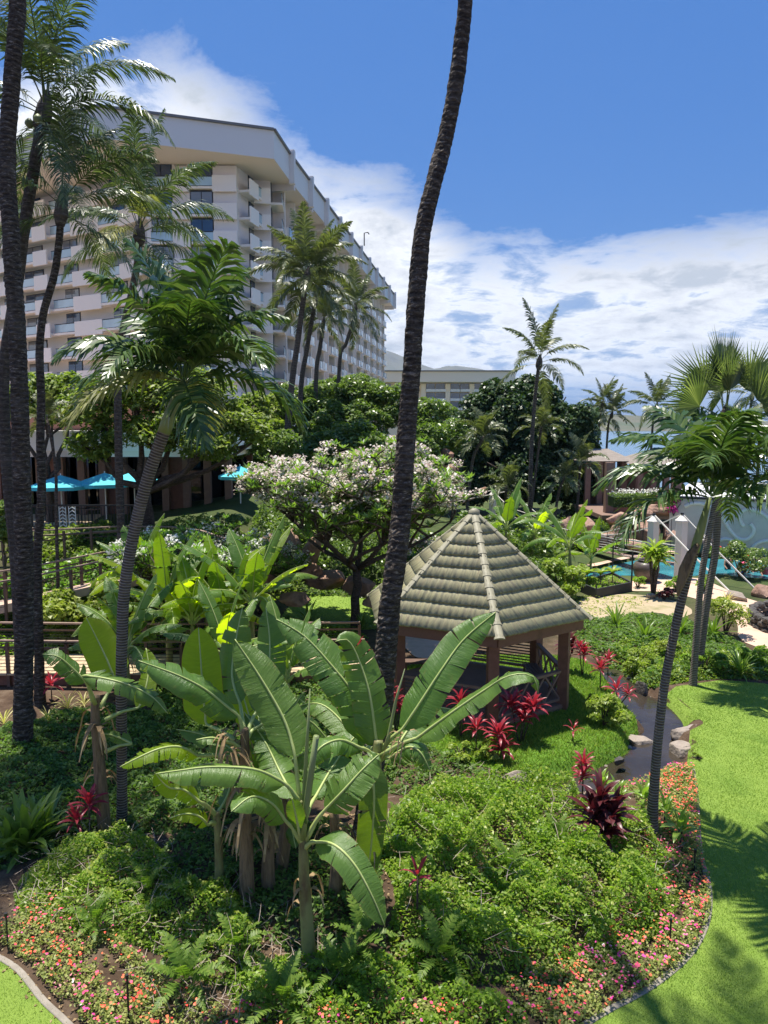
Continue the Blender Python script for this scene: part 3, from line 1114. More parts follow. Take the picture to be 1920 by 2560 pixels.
def bay_mesh():
    m = MB()
    wB = bw * .56
    m.box((0, -.95, -.12), (wB, 1.9, .24))
    m.box((0, -1.83, .42), (wB * .36, .14, 1.1))
    m.box((-wB / 2 + .07, -.9, .42), (.14, 1.7, 1.1))
    m.box((wB / 2 - .07, -.9, .42), (.14, 1.7, 1.1))
    return m.mesh('balcony_parapet', M['paint2'])


def bay_rail():
    m = MB()
    wB = bw * .56
    for s_ in (-1, 1):
        m.box((s_ * wB * .335, -1.83, .45), (wB * .30, .05, .9))
        m.box((s_ * wB * .335, -1.83, .96), (wB * .31, .09, .06), mi=1)
    return m.mesh('glass_railing', [M['railglass'], M['metal']])


def bay_win():
    m = MB()
    wB = bw * .56
    m.box((-wB * .24, -.04, 1.15), (wB * .40, .06, 2.2), mi=0)
    m.box((wB * .24, -.04, 1.15), (wB * .40, .06, 2.2), mi=0)
    return m.mesh('window', [M['glass']])


bm_, br_, bw_ = bay_mesh(), bay_rail(), bay_win()
finm = MB().box((0, -.7, 16.1), (.3, 1.4, 36)).mesh('wall_fin', M['paint'])
rec = MB().box((0, -.35, -.1), (bw * .4, .7, .2)).box((0, -.66, .45), (bw * .4, .07, 1.0)).mesh('floor_slab', M['paint2'])
for b_ in range(NB):
    c0 = Ws + dR * (bw * (b_ + .32))
    c1 = Ws + dR * (bw * (b_ + .80))
    place('wall_fin', finm, (Ws + dR * (bw * (b_ + .02)))[:2] + (0,), angR, hotel)
    place('wall_fin', finm, (Ws + dR * (bw * (b_ + .61)))[:2] + (0,), angR, hotel)
    for zf in ZF[1:]:
        place('balcony_parapet', bm_, (c0.x, c0.y, zf), angR, hotel)
        place('glass_railing', br_, (c0.x, c0.y, zf), angR, hotel)
        if b_ < 8:
            place('window', bw_, (c0.x, c0.y, zf), angR, hotel)
        place('floor_slab', rec, (c1.x, c1.y, zf), angR, hotel)
# small camera mast on the roof edge
mb = MB().tube([(-3.2, 124, ZR), (-3.2, 124, ZR + 2.0), (-2.6, 124, ZR + 2.1), (-2.4, 124, ZR + 1.8)], .09, 6)
wbuild(mb, 'roof_mast', M['metal'], hotel)
# handrail on the roof of the left side
mb = MB()
a0, a1 = RL1 + Vector((.6, .6, 0)), RL2 + Vector((.6, .6, 0))
for k in range(9):
    p = a0.lerp(a1, k / 8)
    mb.bar((p.x, p.y, ZR), (p.x, p.y, ZR + 1.1), .06)
for z_ in (.55, 1.1):
    mb.bar((a0.x, a0.y, ZR + z_), (a1.x, a1.y, ZR + z_), .06)
wbuild(mb, 'roof_handrail', M['white'], hotel)

# ---------------------------------------------------------------- second hotel, far off
h2 = thing('hotel', 'distant cream low hotel block with rows of dark windows under the mountain', 'hotel', (15, 240, 0))
Yh = 235.0
M['cream'] = surf('cream stucco', (.88, .75, .57), (.91, .78, .60), .8, .05, 1, .1, .02)


def wpt(px, py, Y=Yh):
    return P(px, py, Y)


a, b = wpt(930, 962), wpt(1255, 962)
top = wpt(1100, 956).z
mb = MB().box(((a.x + b.x) / 2 - 1, Yh + 9, top / 2 - 3), (b.x - a.x - 4, 17, top + 6))
wbuild(mb, 'wall', M['cream'], h2)
mb = MB().box(((a.x + b.x) / 2 + .5, Yh + 8, top + 1.5), (b.x - a.x + 6, 24, 3.2))
mb.box(((a.x + b.x) / 2 + .5, Yh + 8, top + 3.25), (b.x - a.x + 7, 25, .35), mi=1)
wbuild(mb, 'roof', [M['cream'], M['cap']], h2)
fh2 = 2.85
groups = [(940, 955), (962, 977), (995, 1010), (1017, 1032), (1066, 1087), (1090, 1112), (1127, 1149), (1151, 1172), (1186, 1209)]
for fl in range(5):
    for (x0, x1) in groups:
        A_, B_ = wpt(x0, 960), wpt(x1, 960)
        zt = top - .3 - fl * fh2
        mb = MB().box(((A_.x + B_.x) / 2, Yh + .35, zt - 1.2), (B_.x - A_.x, .5, 2.2))
        f_ = wbuild(mb, 'window', M['glass_far'], h2)
        if fl < 4:
            mb = MB().box(((A_.x + B_.x) / 2, Yh - .5, zt - 2.25), (B_.x - A_.x + .4, 1.6, .8))
            wbuild(mb, 'balcony_parapet', M['white'], h2)
for x in (1058, 1119, 1179, 1218):
    A_ = wpt(x, 960)
    mb = MB().box((A_.x, Yh - .3, top / 2 - 3), (1.5, 1.6, top + 5))
    wbuild(mb, 'column', M['cream'], h2)

# ---------------------------------------------------------------- restaurant on the left
RY = 38.0
rest = thing('restaurant', 'low brown timber restaurant with white fascia band and shaded terrace at left', 'restaurant', (-16, RY, 3))
FZ = 3.1


def rx(px, Y=RY, z=5):
    return XY(px, Y, z).x


mb = MB().box(((rx(-150, 34.2) + rx(360, 34.2)) / 2, RY + 2.5, FZ - 1.45), (rx(360, 34.2) - rx(-150, 34.2) - .2, 12, 2.7))
wbuild(mb, 'terrace_base', M['wood'], rest)
x0_, x1_ = rx(-120), rx(600)
mb = MB().box(((x0_ + x1_) / 2, RY + 2.5, 7.05), (x1_ - x0_, 7, 1.0))
wbuild(mb, 'fascia', M['paint2'], rest)
mb = MB().box(((x0_ + x1_) / 2, RY + 2.2, 6.4), (x1_ - x0_ - .6, 6.2, .3))
wbuild(mb, 'ceiling', M['teal'] if False else M['paint'], rest)
mb = MB().box(((x0_ + x1_) / 2, RY + 5.4, 5.0), (x1_ - x0_ - .6, .3, 4.0))
wbuild(mb, 'back_wall', M['wood'], rest)
mb = MB().box(((x0_ + x1_) / 2, RY + 5, 8.3), (x1_ - x0_ - 3, 5, 1.5))
wbuild(mb, 'upper_wall', M['wood'], rest)
for k in range(13):
    x = x0_ + .8 + k * (x1_ - x0_ - 1.6) / 12
    wbuild(MB().box((x, RY + 1.0, 4.8), (.35, .35, 3.4)), 'column', M['wood'] if k < 3 else M['wood_grey'], rest)
    if k < 12:
        xm = x + (x1_ - x0_ - 1.6) / 24
        wbuild(MB().box((xm, RY + 5.2, 4.6), (1.5, .1, 2.8)), 'window', M['darkglass'], rest)
        if k % 3 == 0:
            wbuild(MB().box((xm, RY + 1.2, 4.8), (1.2, .08, 3.3)), 'shutter', M['wood'], rest)
# terrace in front
TY0 = 34.2
tx0, tx1 = rx(-150, TY0), rx(360, TY0)
mb = MB().box(((tx0 + tx1) / 2, (TY0 + RY) / 2 + .3, FZ - .1), (tx1 - tx0, RY - TY0 + 2, .22))
wbuild(mb, 'terrace_floor', M['plank'], rest)
mb = MB().box(((tx0 + tx1) / 2, TY0 - .72, FZ - .3), (tx1 - tx0, .1, .7))
wbuild(mb, 'terrace_edge', M['wood'], rest)
mb = MB()
mb.bar((tx0, TY0 - .6, FZ + 1.08), (tx1, TY0 - .6, FZ + 1.08), .07)
mb.bar((tx0, TY0 - .6, FZ + .12), (tx1, TY0 - .6, FZ + .12), .05)
wbuild(mb, 'handrail', M['metal'], rest)
bal = MB().box((0, 0, .5), (.03, .03, 1.0)).mesh('baluster', M['metal'])
k = 0
x = tx0
while x < tx1:
    place('baluster', bal, (x, TY0 - .6, FZ + .08), 0, rest)
    x += .15
for px in (157, 181):
    c = XY(px, TY0 - .7, FZ + .5)
    mb = MB()
    for q in range(6):
        z = FZ + .12 + q * .16
        mb.bar((c.x - .13, c.y, z), (c.x, c.y, z + .09), .035)
        mb.bar((c.x, c.y, z + .09), (c.x + .13, c.y, z), .035)
    mb.bar((c.x - .15, c.y, FZ + .05), (c.x - .15, c.y, FZ + 1.03), .03)
    mb.bar((c.x + .15, c.y, FZ + .05), (c.x + .15, c.y, FZ + 1.03), .03)
    wbuild(mb, 'lattice_panel', M['white'], rest)


def umbrella(label, c, r, group):
    t = thing('patio_umbrella', label, 'umbrella', c, group=group)
    mb = MB()
    n = 8
    h = 2.25
    top_ = Vector((0, 0, h + .5))
    ring = [Vector((math.cos(2 * math.pi * k / n) * r, math.sin(2 * math.pi * k / n) * r, h)) for k in range(n)]
    for k in range(n):
        a, b = ring[k], ring[(k + 1) % n]
        i = len(mb.v)
        mb.v += [top_, a, b]; mb.f.append((i, i + 1, i + 2)); mb.m.append(0); mb.uv += [(0, 0)] * 3
        mb.quad(a, a - Vector((0, 0, .16)), b - Vector((0, 0, .16)), b)
    mb.build('canopy', M['teal'], t)
    mb = MB()
    for k in range(n):
        mb.bar(top_ - Vector((0, 0, .06)), ring[k] - Vector((0, 0, .03)), .025)
    mb.build('rib', M['white'], t)['kind'] = 'stuff'
    MB().tube([(0, 0, 0), (0, 0, h + .58)], .03, 8).build('pole', M['white'], t)
    MB().tube([(0, 0, 0), (0, 0, .08)], .28, 12).build('base', M['metal'], t)
    return t


for px, py, Y, lab in ((152, 1206, 34.8, 'teal patio umbrella furthest left on the restaurant terrace'),
                       (262, 1200, 35.6, 'teal patio umbrella beside the thick tree on the terrace'),
                       (335, 1196, 36.4, 'teal patio umbrella mostly hidden behind the tree trunk'),
                       (600, 1182, 37.2, 'lone teal patio umbrella showing between the two frangipani trees')):
    v = P(px, py, Y)
    umbrella(lab, (v.x, Y, v.z - 2.4), 1.1 if Y > 37 else 1.45, 'teal umbrellas on the restaurant terrace')

# tables under the umbrellas
def cafe_table(label, c, group):
    t = thing('cafe_table', label, 'table', c, group=group)
    MB().tube([(0, 0, .70), (0, 0, .74)], .42, 12).build('table_top', M['wood_grey'], t)
    MB().tube([(0, 0, 0), (0, 0, .70)], .04, 6).build('pedestal', M['metal'], t)
    return t


for px, lab in ((205, 'round cafe table behind the lattice panel on the terrace'), (232, 'round cafe table near the terrace handrail')):
    v = XY(px, 35.2, FZ)
    cafe_table(lab, (v.x, 35.2, FZ + .02), 'tables on the restaurant terrace')

# ---------------------------------------------------------------- gazebo
GC = Vector((2.50, 20.4, 0.0))
GR = 3.20
ZE = 2.72      # eave
ZA = 5.36      # apex
FLZ = .32
gaz = thing('gazebo', 'hexagonal timber gazebo with olive tiled pointed roof beside the stream', 'gazebo', GC)
A0 = rad(-90 + 4.5)   # the corner nearest the camera
R_IN = GR * math.cos(rad(30))
SL = math.hypot(R_IN, ZA - ZE)
pit = math.atan2(ZA - ZE, R_IN)
NR = 10
EXPO = SL / NR
TW = 0.345


rtile = random.Random(8)


def tile_mesh(r, x0, x1):
    """tile of row r (0 at the eave) spanning x0..x1 in the facet frame: x along the eave, y up the slope, z out of it"""
    s_lo = r * EXPO - (.03 if r == 0 else 0) + rtile.uniform(-.008, .008)
    s_hi = (r + 1) * EXPO + .06
    def lim(s):
        return max(.02, (SL - s) / SL * GR / 2 - .015)
    nxs = 15
    rows = [(s_lo, .062 + rtile.uniform(-.008, .008)), (s_hi, .0)]
    V, F_ = [], []
    for lay in (0, 1):
        for (s, dz) in rows:
            L_ = lim(max(s, 0))
            for i in range(nxs):
                u = i / (nxs - 1)
                x = x0 + (x1 - x0) * u
                x = max(-L_, min(L_, x))
                wv = .010 * math.cos(u * 2 * math.pi * 2) if True else 0
                z = .02 + dz + wv - (0.052 if lay else 0)
                V.append((x, s, z))
    def idx(lay, row, i): return lay * 2 * nxs + row * nxs + i
    for i in range(nxs - 1):
        F_.append((idx(0, 0, i), idx(0, 0, i + 1), idx(0, 1, i + 1), idx(0, 1, i)))
        F_.append((idx(1, 0, i), idx(0, 0, i), idx(0, 0, i + 1), idx(1, 0, i + 1))[::-1])
        F_.append((idx(1, 0, i), idx(1, 1, i), idx(1, 1, i + 1), idx(1, 0, i + 1)))
    me = new_mesh('roof_tile', V, F_, [M['tile']], smooth=False)
    for p in me.polygons:
        p.use_smooth = p.index % 3 == 0
    return me


tiles = []
for r in range(NR):
    lo = (SL - r * EXPO) / SL * GR / 2
    off = 0 if r % 2 == 0 else TW / 2
    k0 = -int(math.ceil((lo + off) / TW)) - 1
    x = k0 * TW + off
    row = []
    while x < lo:
        a, b = max(x, -lo), min(x + TW, lo)
        if b - a > .12:
            row.append([a, b])
        elif row and b - a > 0 and a > 0:
            row[-1][1] = b
        elif b - a > 0 and a < 0:
            pend = a
            row.append([a, b])
        x += TW
    # merge slivers
    m_ = []
    for t_ in row:
        if m_ and (t_[1] - t_[0] < .12 or m_[-1][1] - m_[-1][0] < .12):
            m_[-1][1] = t_[1]
        else:
            m_.append(list(t_))
    for a, b in m_:
        tiles.append(tile_mesh(r, a, b))
for k in range(6):
    am = A0 + rad(30) + k * rad(60)
    outw = Vector((math.cos(am), math.sin(am), 0))
    xax = Vector((-math.sin(am), math.cos(am), 0))
    yax = (-outw * math.cos(pit) + Vector((0, 0, 1)) * math.sin(pit))
    zax = xax.cross(yax)
    if zax.z < 0:
        xax = -xax; zax = xax.cross(yax)
    Mx = Matrix((xax, yax, zax)).transposed().to_4x4()
    Mx.translation = outw * R_IN + Vector((0, 0, ZE))
    for me in tiles:
        o = link('roof_tile', me, gaz)
        o.matrix_local = Mx
# ridge tiles
hipv = Vector((GR, 0, ZE - ZA))
HL = hipv.length
NRT = 11


def ridge_mesh(L, r0, r1, cap=False):
    m = MB()
    V = []
    for s, r in ((0, r0), (L * .86, r1), (L * .865, r1 + .012), (L, r1 + .014)):
        for j in range(7):
            a = math.pi * j / 6
            m.v.append(Vector((s, math.cos(a) * r, math.sin(a) * r * .55)))
    for k in range(3):
        for j in range(6):
            i = k * 7 + j
            m.f.append((i, i + 1, i + 8, i + 7)); m.m.append(0); m.uv += [(0, 0)] * 4
    i = 21
    if cap:
        m.f.append(tuple(range(21, 28))); m.m.append(0); m.uv += [(0, 0)] * 7
    return m.mesh('ridge_tile', M['ridge'], smooth=False)


rmesh = ridge_mesh(HL / NRT * 1.12, .10, .112)
rend = ridge_mesh(HL / NRT * 1.22, .10, .125, cap=True)
for k in range(6):
    a = A0 + k * rad(60)
    for j in range(NRT):
        t0 = j / NRT
        o = link('ridge_tile', rend if j == NRT - 1 else rmesh, gaz)
        x = Vector((math.cos(a) * GR, math.sin(a) * GR, ZE - ZA)).normalized()
        y = Vector((0, 0, 1)).cross(x).normalized()
        z = x.cross(y)
        Mx = Matrix((x, y, z)).transposed().to_4x4()
        Mx.translation = Vector((0, 0, ZA + .015)) + x * (t0 * HL)
        o.matrix_local = Mx
MB().tube([(0, 0, ZA - .12), (0, 0, ZA + .06), (0, 0, ZA + .12)], [.17, .15, .05], 10).build('roof_cap', M['ridge'], gaz, smooth=True)
# roof deck under the tiles, fascia, posts
hexp = lambda r, z: [Vector((math.cos(A0 + k * rad(60)) * r, math.sin(A0 + k * rad(60)) * r, z)) for k in range(6)]
mb = MB()
e = hexp(GR - .03, ZE - .02)
for k in range(6):
    i = len(mb.v)
    mb.v += [Vector((0, 0, ZA - .03)), e[k], e[(k + 1) % 6]]
    mb.f.append((i, i + 1, i + 2)); mb.m.append(0); mb.uv += [(0, 0)] * 3
mb.build('roof_boarding', M['wood'], gaz)
e = hexp(GR - .16, ZE - .17)
for k in range(6):
    a, b = e[k], e[(k + 1) % 6]
    d = (b - a).normalized()
    MB().bar(a - d * .0, b + d * .0, .07, .27).build('fascia_board', M['wood'], gaz)
pr = GR - .62
e = hexp(pr, 0)
for k in range(6):
    a, b = e[k], e[(k + 1) % 6]
    ang = math.atan2(a.y, a.x)
    MB().box((a.x, a.y, (ZE - .1) / 2), (.27, .27, ZE - .1), rz=ang).build('post', M['wood'], gaz)
    MB().bar(a + Vector((0, 0, ZE - .22)), b + Vector((0, 0, ZE - .22)), .12, .22).build('beam', M['wood'], gaz)
MB().prism([(p.x, p.y) for p in hexp(pr + .1, 0)], .02, FLZ, 0).build('floor', M['wood_grey'], gaz)


def lattice(k, kind):
    a, b = e[k] * 1.0, e[(k + 1) % 6] * 1.0
    d = (b - a).normalized()
    a, b = a + d * .16, b - d * .16
    up = Vector((0, 0, 1))
    MB().bar(a + up * 1.22, b + up * 1.22, .13, .07).build('handrail', M['wood_grey'], gaz)
    MB().bar(a + up * .45, b + up * .45, .08, .07).build('bottom_rail', M['wood_grey'], gaz)
    if kind == 'cross':
        L = (b - a).length
        nb = 4
        for q in range(nb):
            p0 = a + d * (L * q / nb); p1 = a + d * (L * (q + 1) / nb)
            MB().bar(p0 + up * .48, p1 + up * 1.19, .045, .05).build('brace', M['wood_grey'], gaz)
            MB().bar(p1 + up * .48, p0 + up * 1.19, .04, .045).build('brace', M['wood_grey'], gaz)
    else:
        for q in range(7):
            z = .55 + q * .09
            MB().bar(a + up * z, b + up * z, .03, .035).build('slat', M['rail'], gaz)


lattice(0, 'cross')
lattice(1, 'cross')
lattice(2, 'slat')
lattice(5, 'slat')
# bench inside along the back
a, b = hexp(pr - .35, .78)[1], hexp(pr - .35, .78)[2]
bn = thing('bench', 'dark slatted bench inside the gazebo by its back railing', 'bench', tuple(GC + Vector(((a.x + b.x) / 2, (a.y + b.y) / 2, FLZ))))
d = (b - a).normalized()
nn_ = Vector((-d.y, d.x, 0))
for q in range(4):
    MB().bar(-d * .75 + nn_ * (q * .11 - .1) + Vector((0, 0, .43)), d * .75 + nn_ * (q * .11 - .1) + Vector((0, 0, .43)), .09, .03).build('slat', M['rail'], bn)
for s_ in (-.7, .7):
    for q in (-.12, .22):
        MB().bar(d * s_ + nn_ * q, d * s_ + nn_ * q + Vector((0, 0, .42)), .05).build('leg', M['rail'], bn)
# low wooden bench at the entrance side (left)
v = Gt(1048, 1690)
bn = thing('bench', 'low dark backless bench at the gazebo entrance', 'bench', (v.x, v.y, v.z + .05))
MB().box((0, 0, .42), (1.1, .36, .06)).build('seat', M['rail'], bn)
for s_ in (-.42, .42):
    MB().box((s_, 0, .2), (.07, .3, .4)).build('leg', M['rail'], bn)

# ---------------------------------------------------------------- boardwalk and railings on the left
DZ = .42
bw1 = thing('boardwalk', 'sun bleached plank boardwalk running from left edge to the gazebo', 'boardwalk', (-6, 22.3, 0))
yA, yB = 21.55, 23.5


def by(x):   # gentle bend
    return .25 * math.sin(x * .22)


plank = MB().box((0, 0, 0), (.30, yB - yA - .1, .045)).mesh('plank', M['plank'])
x = -17.0
while x < -.3:
    o = place('plank', plank, (x, (yA + yB) / 2 + by(x) - (.35 if x < -10 else 0) * min(1, (-10 - x) / 3), DZ - .02 + random.uniform(-.003, .003)), random.uniform(-.004, .004), bw1)
    x += .312
wbuild(MB().box((-8.7, yA + .05 - .12, DZ - .22), (16.6, .08, .34)), 'edge_beam', M['wood'], bw1)
for k in range(8):
    wbuild(MB().box((-16 + k * 2.1, yA + .4, DZ / 2 - .1), (.14, .14, DZ)), 'support', M['wood'], bw1)
    wbuild(MB().box((-16 + k * 2.1, yB - .3, DZ / 2 - .1), (.14, .14, DZ)), 'support', M['wood'], bw1)


def railing(label, pts, hgt=1.0, cables=7, spacing=1.6, group='dark brown path railings', sec=True, zoff=0.0):
    """pts: base line (x,y,z)"""
    pts = [Vector(p) for p in pts]
    t = thing('railing', label, 'railing', tuple(pts[0]), group=group)
    up = Vector((0, 0, 1))
    dist = 0
    for k in range(len(pts) - 1):
        a, b = pts[k], pts[k + 1]
        d = (b - a).normalized()
        wbuild(MB().bar(a + up * hgt - d * .02, b + up * hgt + d * .02, .11, .05), 'handrail', M['railtop'], t)
        if sec:
            wbuild(MB().bar(a + up * (hgt - .22), b + up * (hgt - .22), .05, .05), 'rail', M['rail'], t)
        L = (b - a).length
        n = max(1, round(L / spacing))
        for q in range(n + (1 if k == len(pts) - 2 else 0)):
            p = a + (b - a) * (q / n)
            wbuild(MB().box((p.x, p.y, p.z + hgt / 2 - .05 - zoff / 2), (.09, .09, hgt - .05 + zoff)), 'post', M['rail'], t)
        for q in range(cables):
            z = .10 + q * (hgt - .38) / max(cables - 1, 1)
            wbuild(MB().bar(a + up * z, b + up * z, .016), 'cable', M['metal'], t)
    return t


railing('near railing of the boardwalk, with thin cables under a worn handrail', [(x, yA - .03 + by(x), DZ) for x in (-17, -13, -9.4, -6, -3, -.6)], zoff=.4)
railing('far railing of the boardwalk, behind the plank deck', [(x, yB + .02 + by(x), DZ) for x in (-17, -13, -9.4, -6, -3, -.8)], zoff=.4)


def rp(px, py, Y):
    v = P(px, py, Y)
    return (v.x, v.y, v.z - 1.0)


railing('sloping ramp railing, lower, rising to the right behind the left palms', [rp(-80, 1442, 25.5), rp(100, 1412, 26.4), rp(300, 1372, 27.4), rp(430, 1352, 28.2)], cables=0, spacing=1.3, zoff=.6)
railing('sloping ramp railing, nearer and lower of the two by the big left palm', [rp(-80, 1468, 24.6), rp(100, 1437, 25.5), rp(250, 1403, 26.3)], cables=3, spacing=1.3, zoff=.5)
railing('long level railing in front of the restaurant terrace', [rp(-80, 1331, 30), rp(90, 1327, 30.2), rp(295, 1316, 30.6), rp(430, 1317, 30.6), rp(500, 1326, 30), rp(560, 1345, 29), rp(600, 1375, 27.8)], cables=0, spacing=1.2, zoff=.7)
railing('second level railing behind the first, in front of the terrace', [rp(-80, 1342, 31), rp(90, 1340, 31.2), rp(295, 1326, 31.8)], cables=0, spacing=1.2, zoff=.6)
# ramp surface
mb = MB()
ra = [Vector(rp(-80, 1442, 25.5)), Vector(rp(100, 1412, 26.4)), Vector(rp(300, 1372, 27.4)), Vector(rp(430, 1352, 28.2))]
ramp_o = MB()
for k in range(3):
    a, b = ra[k], ra[k + 1]
    off = Vector((.0, -1.1, -.05))
    ramp_o.quad(a + off, b + off, b + Vector((0, .1, -.05)), a + Vector((0, .1, -.05)))
    ramp_o.quad(a + off + Vector((0, 0, -.3)), b + off + Vector((0, 0, -.3)), b + off, a + off)
tag(ramp_o.build('ramp_path', M['path']), kind='structure')

# ---------------------------------------------------------------- wave wall and its terrace
wa, wb = XY(1672, 46.5, 1.5), XY(2250, 41.0, 1.5)
wa.z = wb.z = 0
wd = (wb - wa).normalized()
wn = Vector((wd.y, -wd.x, 0))
if wn.y > 0:
    wn = -wn
ztop = P(1800, 1249, (wa + (wb - wa) * .2).y).z
wave = thing('wave_wall', 'grey blue pool wall with cream curling wave reliefs', 'wall', tuple(wa))
mid = (wa + wb) / 2 - wn * .3
wbuild(MB().box((mid.x, mid.y, ztop / 2 - .6), ((wb - wa).length, .5, ztop + 1.2), rz=math.atan2(wd.y, wd.x)), 'wall_body', M['wavewall'], wave)
mid = (wa + wb) / 2 - wn * .27
wbuild(MB().box((mid.x, mid.y, ztop + .05), ((wb - wa).length + .1, .62, .12), rz=math.atan2(wd.y, wd.x)), 'coping', M['metal'], wave)


def on_wall(px, py, lift=.02):
    d = ray(px, py)
    o = Vector((0, 0, CAM_H))
    t = (wa - wn * .05 - o).dot(wn) / d.dot(wn)
    return o + d * t + wn * lift


def zc(pts):
    return [on_wall(1500 + x * .2532, 1150 + y * .2532) for x, y in pts]


def cat(pts, n=6):
    q = []
    P_ = [pts[0]] + list(pts) + [pts[-1]]
    for i in range(1, len(P_) - 2):
        for k in range(n):
            t = k / n
            a, b, c, d = P_[i - 1], P_[i], P_[i + 1], P_[i + 2]
            q.append(.5 * ((2 * b) + (-a + c) * t + (2 * a - 5 * b + 4 * c - d) * t * t + (-a + 3 * b - 3 * c + d) * t ** 3))
    q.append(P_[-2])
    return q


for c_ in ([(835, 460), (900, 432), (1000, 430), (1110, 470), (1200, 560), (1290, 700), (1360, 770), (1440, 785), (1500, 740), (1520, 680), (1485, 628)],
           [(1418, 655), (1385, 590), (1390, 525), (1450, 485), (1550, 500), (1660, 570), (1760, 690), (1850, 770)],
           [(1170, 800), (1230, 780), (1300, 795), (1360, 850), (1405, 925)],
           [(1470, 930), (1520, 850), (1600, 805), (1720, 800), (1800, 860)]):
    wbuild(MB().tube(cat(zc(c_), 5), .115, 8), 'wave_relief', M['relief'], wave, smooth=True)
# terrace behind the wall
tp = [wa - wn * .55, wb - wn * .55, wb - wn * 16, wa - wn * 16]
mb = MB().prism([(p.x, p.y) for p in tp], -1, ztop - .02)
tag(mb.build('terrace', M['deckgrey']), kind='structure')
# railing on it
rt = thing('terrace_railing', 'thin dark railing along the top of the wave wall', 'railing', tuple(wa))
up = Vector((0, 0, 1))
Lw_ = (wb - wa).length
for z_ in (.5, 1.0):
    wbuild(MB().bar(wa - wn * .5 + up * (ztop + z_), wb - wn * .5 + up * (ztop + z_), .035), 'rail', M['metal'], rt)
for k in range(19):
    p = wa - wn * .5 + wd * (Lw_ * k / 18)
    wbuild(MB().box((p.x, p.y, ztop + .5), (.035, .035, 1.0)), 'post', M['metal'], rt)


def cafe_chair():
    t = thing('terrace_chair', 'x', 'chair')
    MB().box((0, 0, .45), (.46, .46, .05)).build('seat', M['white'], t)
    MB().box((0, .22, .70), (.46, .04, .42)).build('backrest', M['white'], t)
    for sx in (-1, 1):
        for sy in (-1, 1):
            MB().box((sx * .2, sy * .2, .22), (.04, .04, .44)).build('leg', M['white'], t)
        MB().box((sx * .24, 0, .66), (.04, .42, .04)).build('armrest', M['white'], t)
    return t


def ttable():
    t = thing('terrace_table', 'x', 'table')
    MB().box((0, 0, .73), (.9, .9, .05)).build('table_top', M['white'], t)
    for sx in (-1, 1):
        for sy in (-1, 1):
            MB().box((sx * .38, sy * .38, .36), (.05, .05, .7)).build('leg', M['white'], t)
    return t


ch0, tt0 = cafe_chair(), ttable()
first = [True, True]
rnd = random.Random(4)
rows = (('row nearest the railing', 1.5), ('middle row', 4.6), ('back row', 8.5))
cols = ('first from left', 'second from left', 'third from left', 'fourth from left', 'fifth from left')
for ri, (rn, dy) in enumerate(rows):
    for k in range(5):
        c = wa + wd * (4.2 + k * 2.3 + ri * .8) - wn * (dy + .5)
        c.z = ztop
        if first[0]:
            tt = tt0; first[0] = False
            tt.location = c
        else:
            tt = copy_tree(tt0, None, None, c)
        tt['label'] = 'white terrace table, %s in the %s' % (cols[k], rn)
        tt['group'] = 'white tables on the terrace above the wave wall'
        for q, (ax, side) in enumerate(((.85, 'right'), (-.85, 'left'))):
            p = c + wd * ax
            rz = (math.pi / 2 if ax > 0 else -math.pi / 2) * -1 + math.atan2(wd.y, wd.x) + rnd.uniform(-.3, .3)
            if first[1]:
                cc = ch0; first[1] = False
                cc.location = p; cc.rotation_euler = (0, 0, rz)
            else:
                cc = copy_tree(ch0, None, None, p, rz)
            cc['label'] = 'white chair %s of the terrace table %s, %s' % (side, cols[k], rn)
            cc['group'] = 'white chairs on the terrace above the wave wall'

# ---------------------------------------------------------------- pavilion with grey roofs, far right middle
pv = thing('pavilion', 'brown open pavilion with two grey shingled roofs behind the pool rocks', 'pavilion', (22, 66, 2))


def hip(cx, cy, w, d, z0, z1, mat, name='roof'):
    mb = MB()
    v = [Vector((cx - w / 2, cy - d / 2, z0)), Vector((cx + w / 2, cy - d / 2, z0)), Vector((cx + w / 2, cy + d / 2, z0)), Vector((cx - w / 2, cy + d / 2, z0)),
         Vector((cx - w * .2, cy, z1)), Vector((cx + w * .2, cy, z1))]
    mb.v += v
    for f in ((0, 1, 5, 4), (1, 2, 5), (2, 3, 4, 5), (3, 0, 4), (3, 2, 1, 0)):
        mb.f.append(f); mb.m.append(0); mb.uv += [(0, 0)] * len(f)
    return wbuild(mb, name, mat, pv)


for (x0, x1, yt, ye, Y) in ((1470, 1560, 1122, 1152, 62), (1600, 1700, 1132, 1160, 60)):
    a, b = P(x0, ye, Y), P(x1, ye, Y)
    zt = P(x0, yt, Y + 2).z
    hip((a.x + b.x) / 2, Y + 2.5, b.x - a.x + 1.5, 6.5, a.z, zt, M['shingle'])
    for k in range(4):
        for yy in (0, 5):
            x = a.x + (b.x - a.x) * k / 3
            wbuild(MB().box((x, Y + yy, a.z / 2 + .5), (.45, .45, a.z - 1)), 'post', M['wood_grey'], pv)
    wbuild(MB().box(((a.x + b.x) / 2, Y + 4, a.z / 2), (b.x - a.x - .5, .2, a.z - .6)), 'back_wall', M['wood'], pv)
a, b = P(1530, 1235, 55), P(1700, 1215, 55)
wbuild(MB().box(((a.x + b.x) / 2, 55.8, 1.9), (b.x - a.x, .2, 1.4)), 'parapet', M['wood'], pv)
wbuild(MB().box(((a.x + b.x) / 2, 58, 1.15), (b.x - a.x + 2, 8, .3)), 'floor', M['wood_grey'], pv)
for x in (a.x, b.x):
    wbuild(MB().box((x, 55.8, 2.6), (.6, .6, 5.0)), 'post', M['wood_grey'], pv)

# ---------------------------------------------------------------- rope bridge
rb = thing('rope_bridge', 'plank footbridge slung on pale ropes between four pillars over the pool', 'bridge', (18, 47, 0))


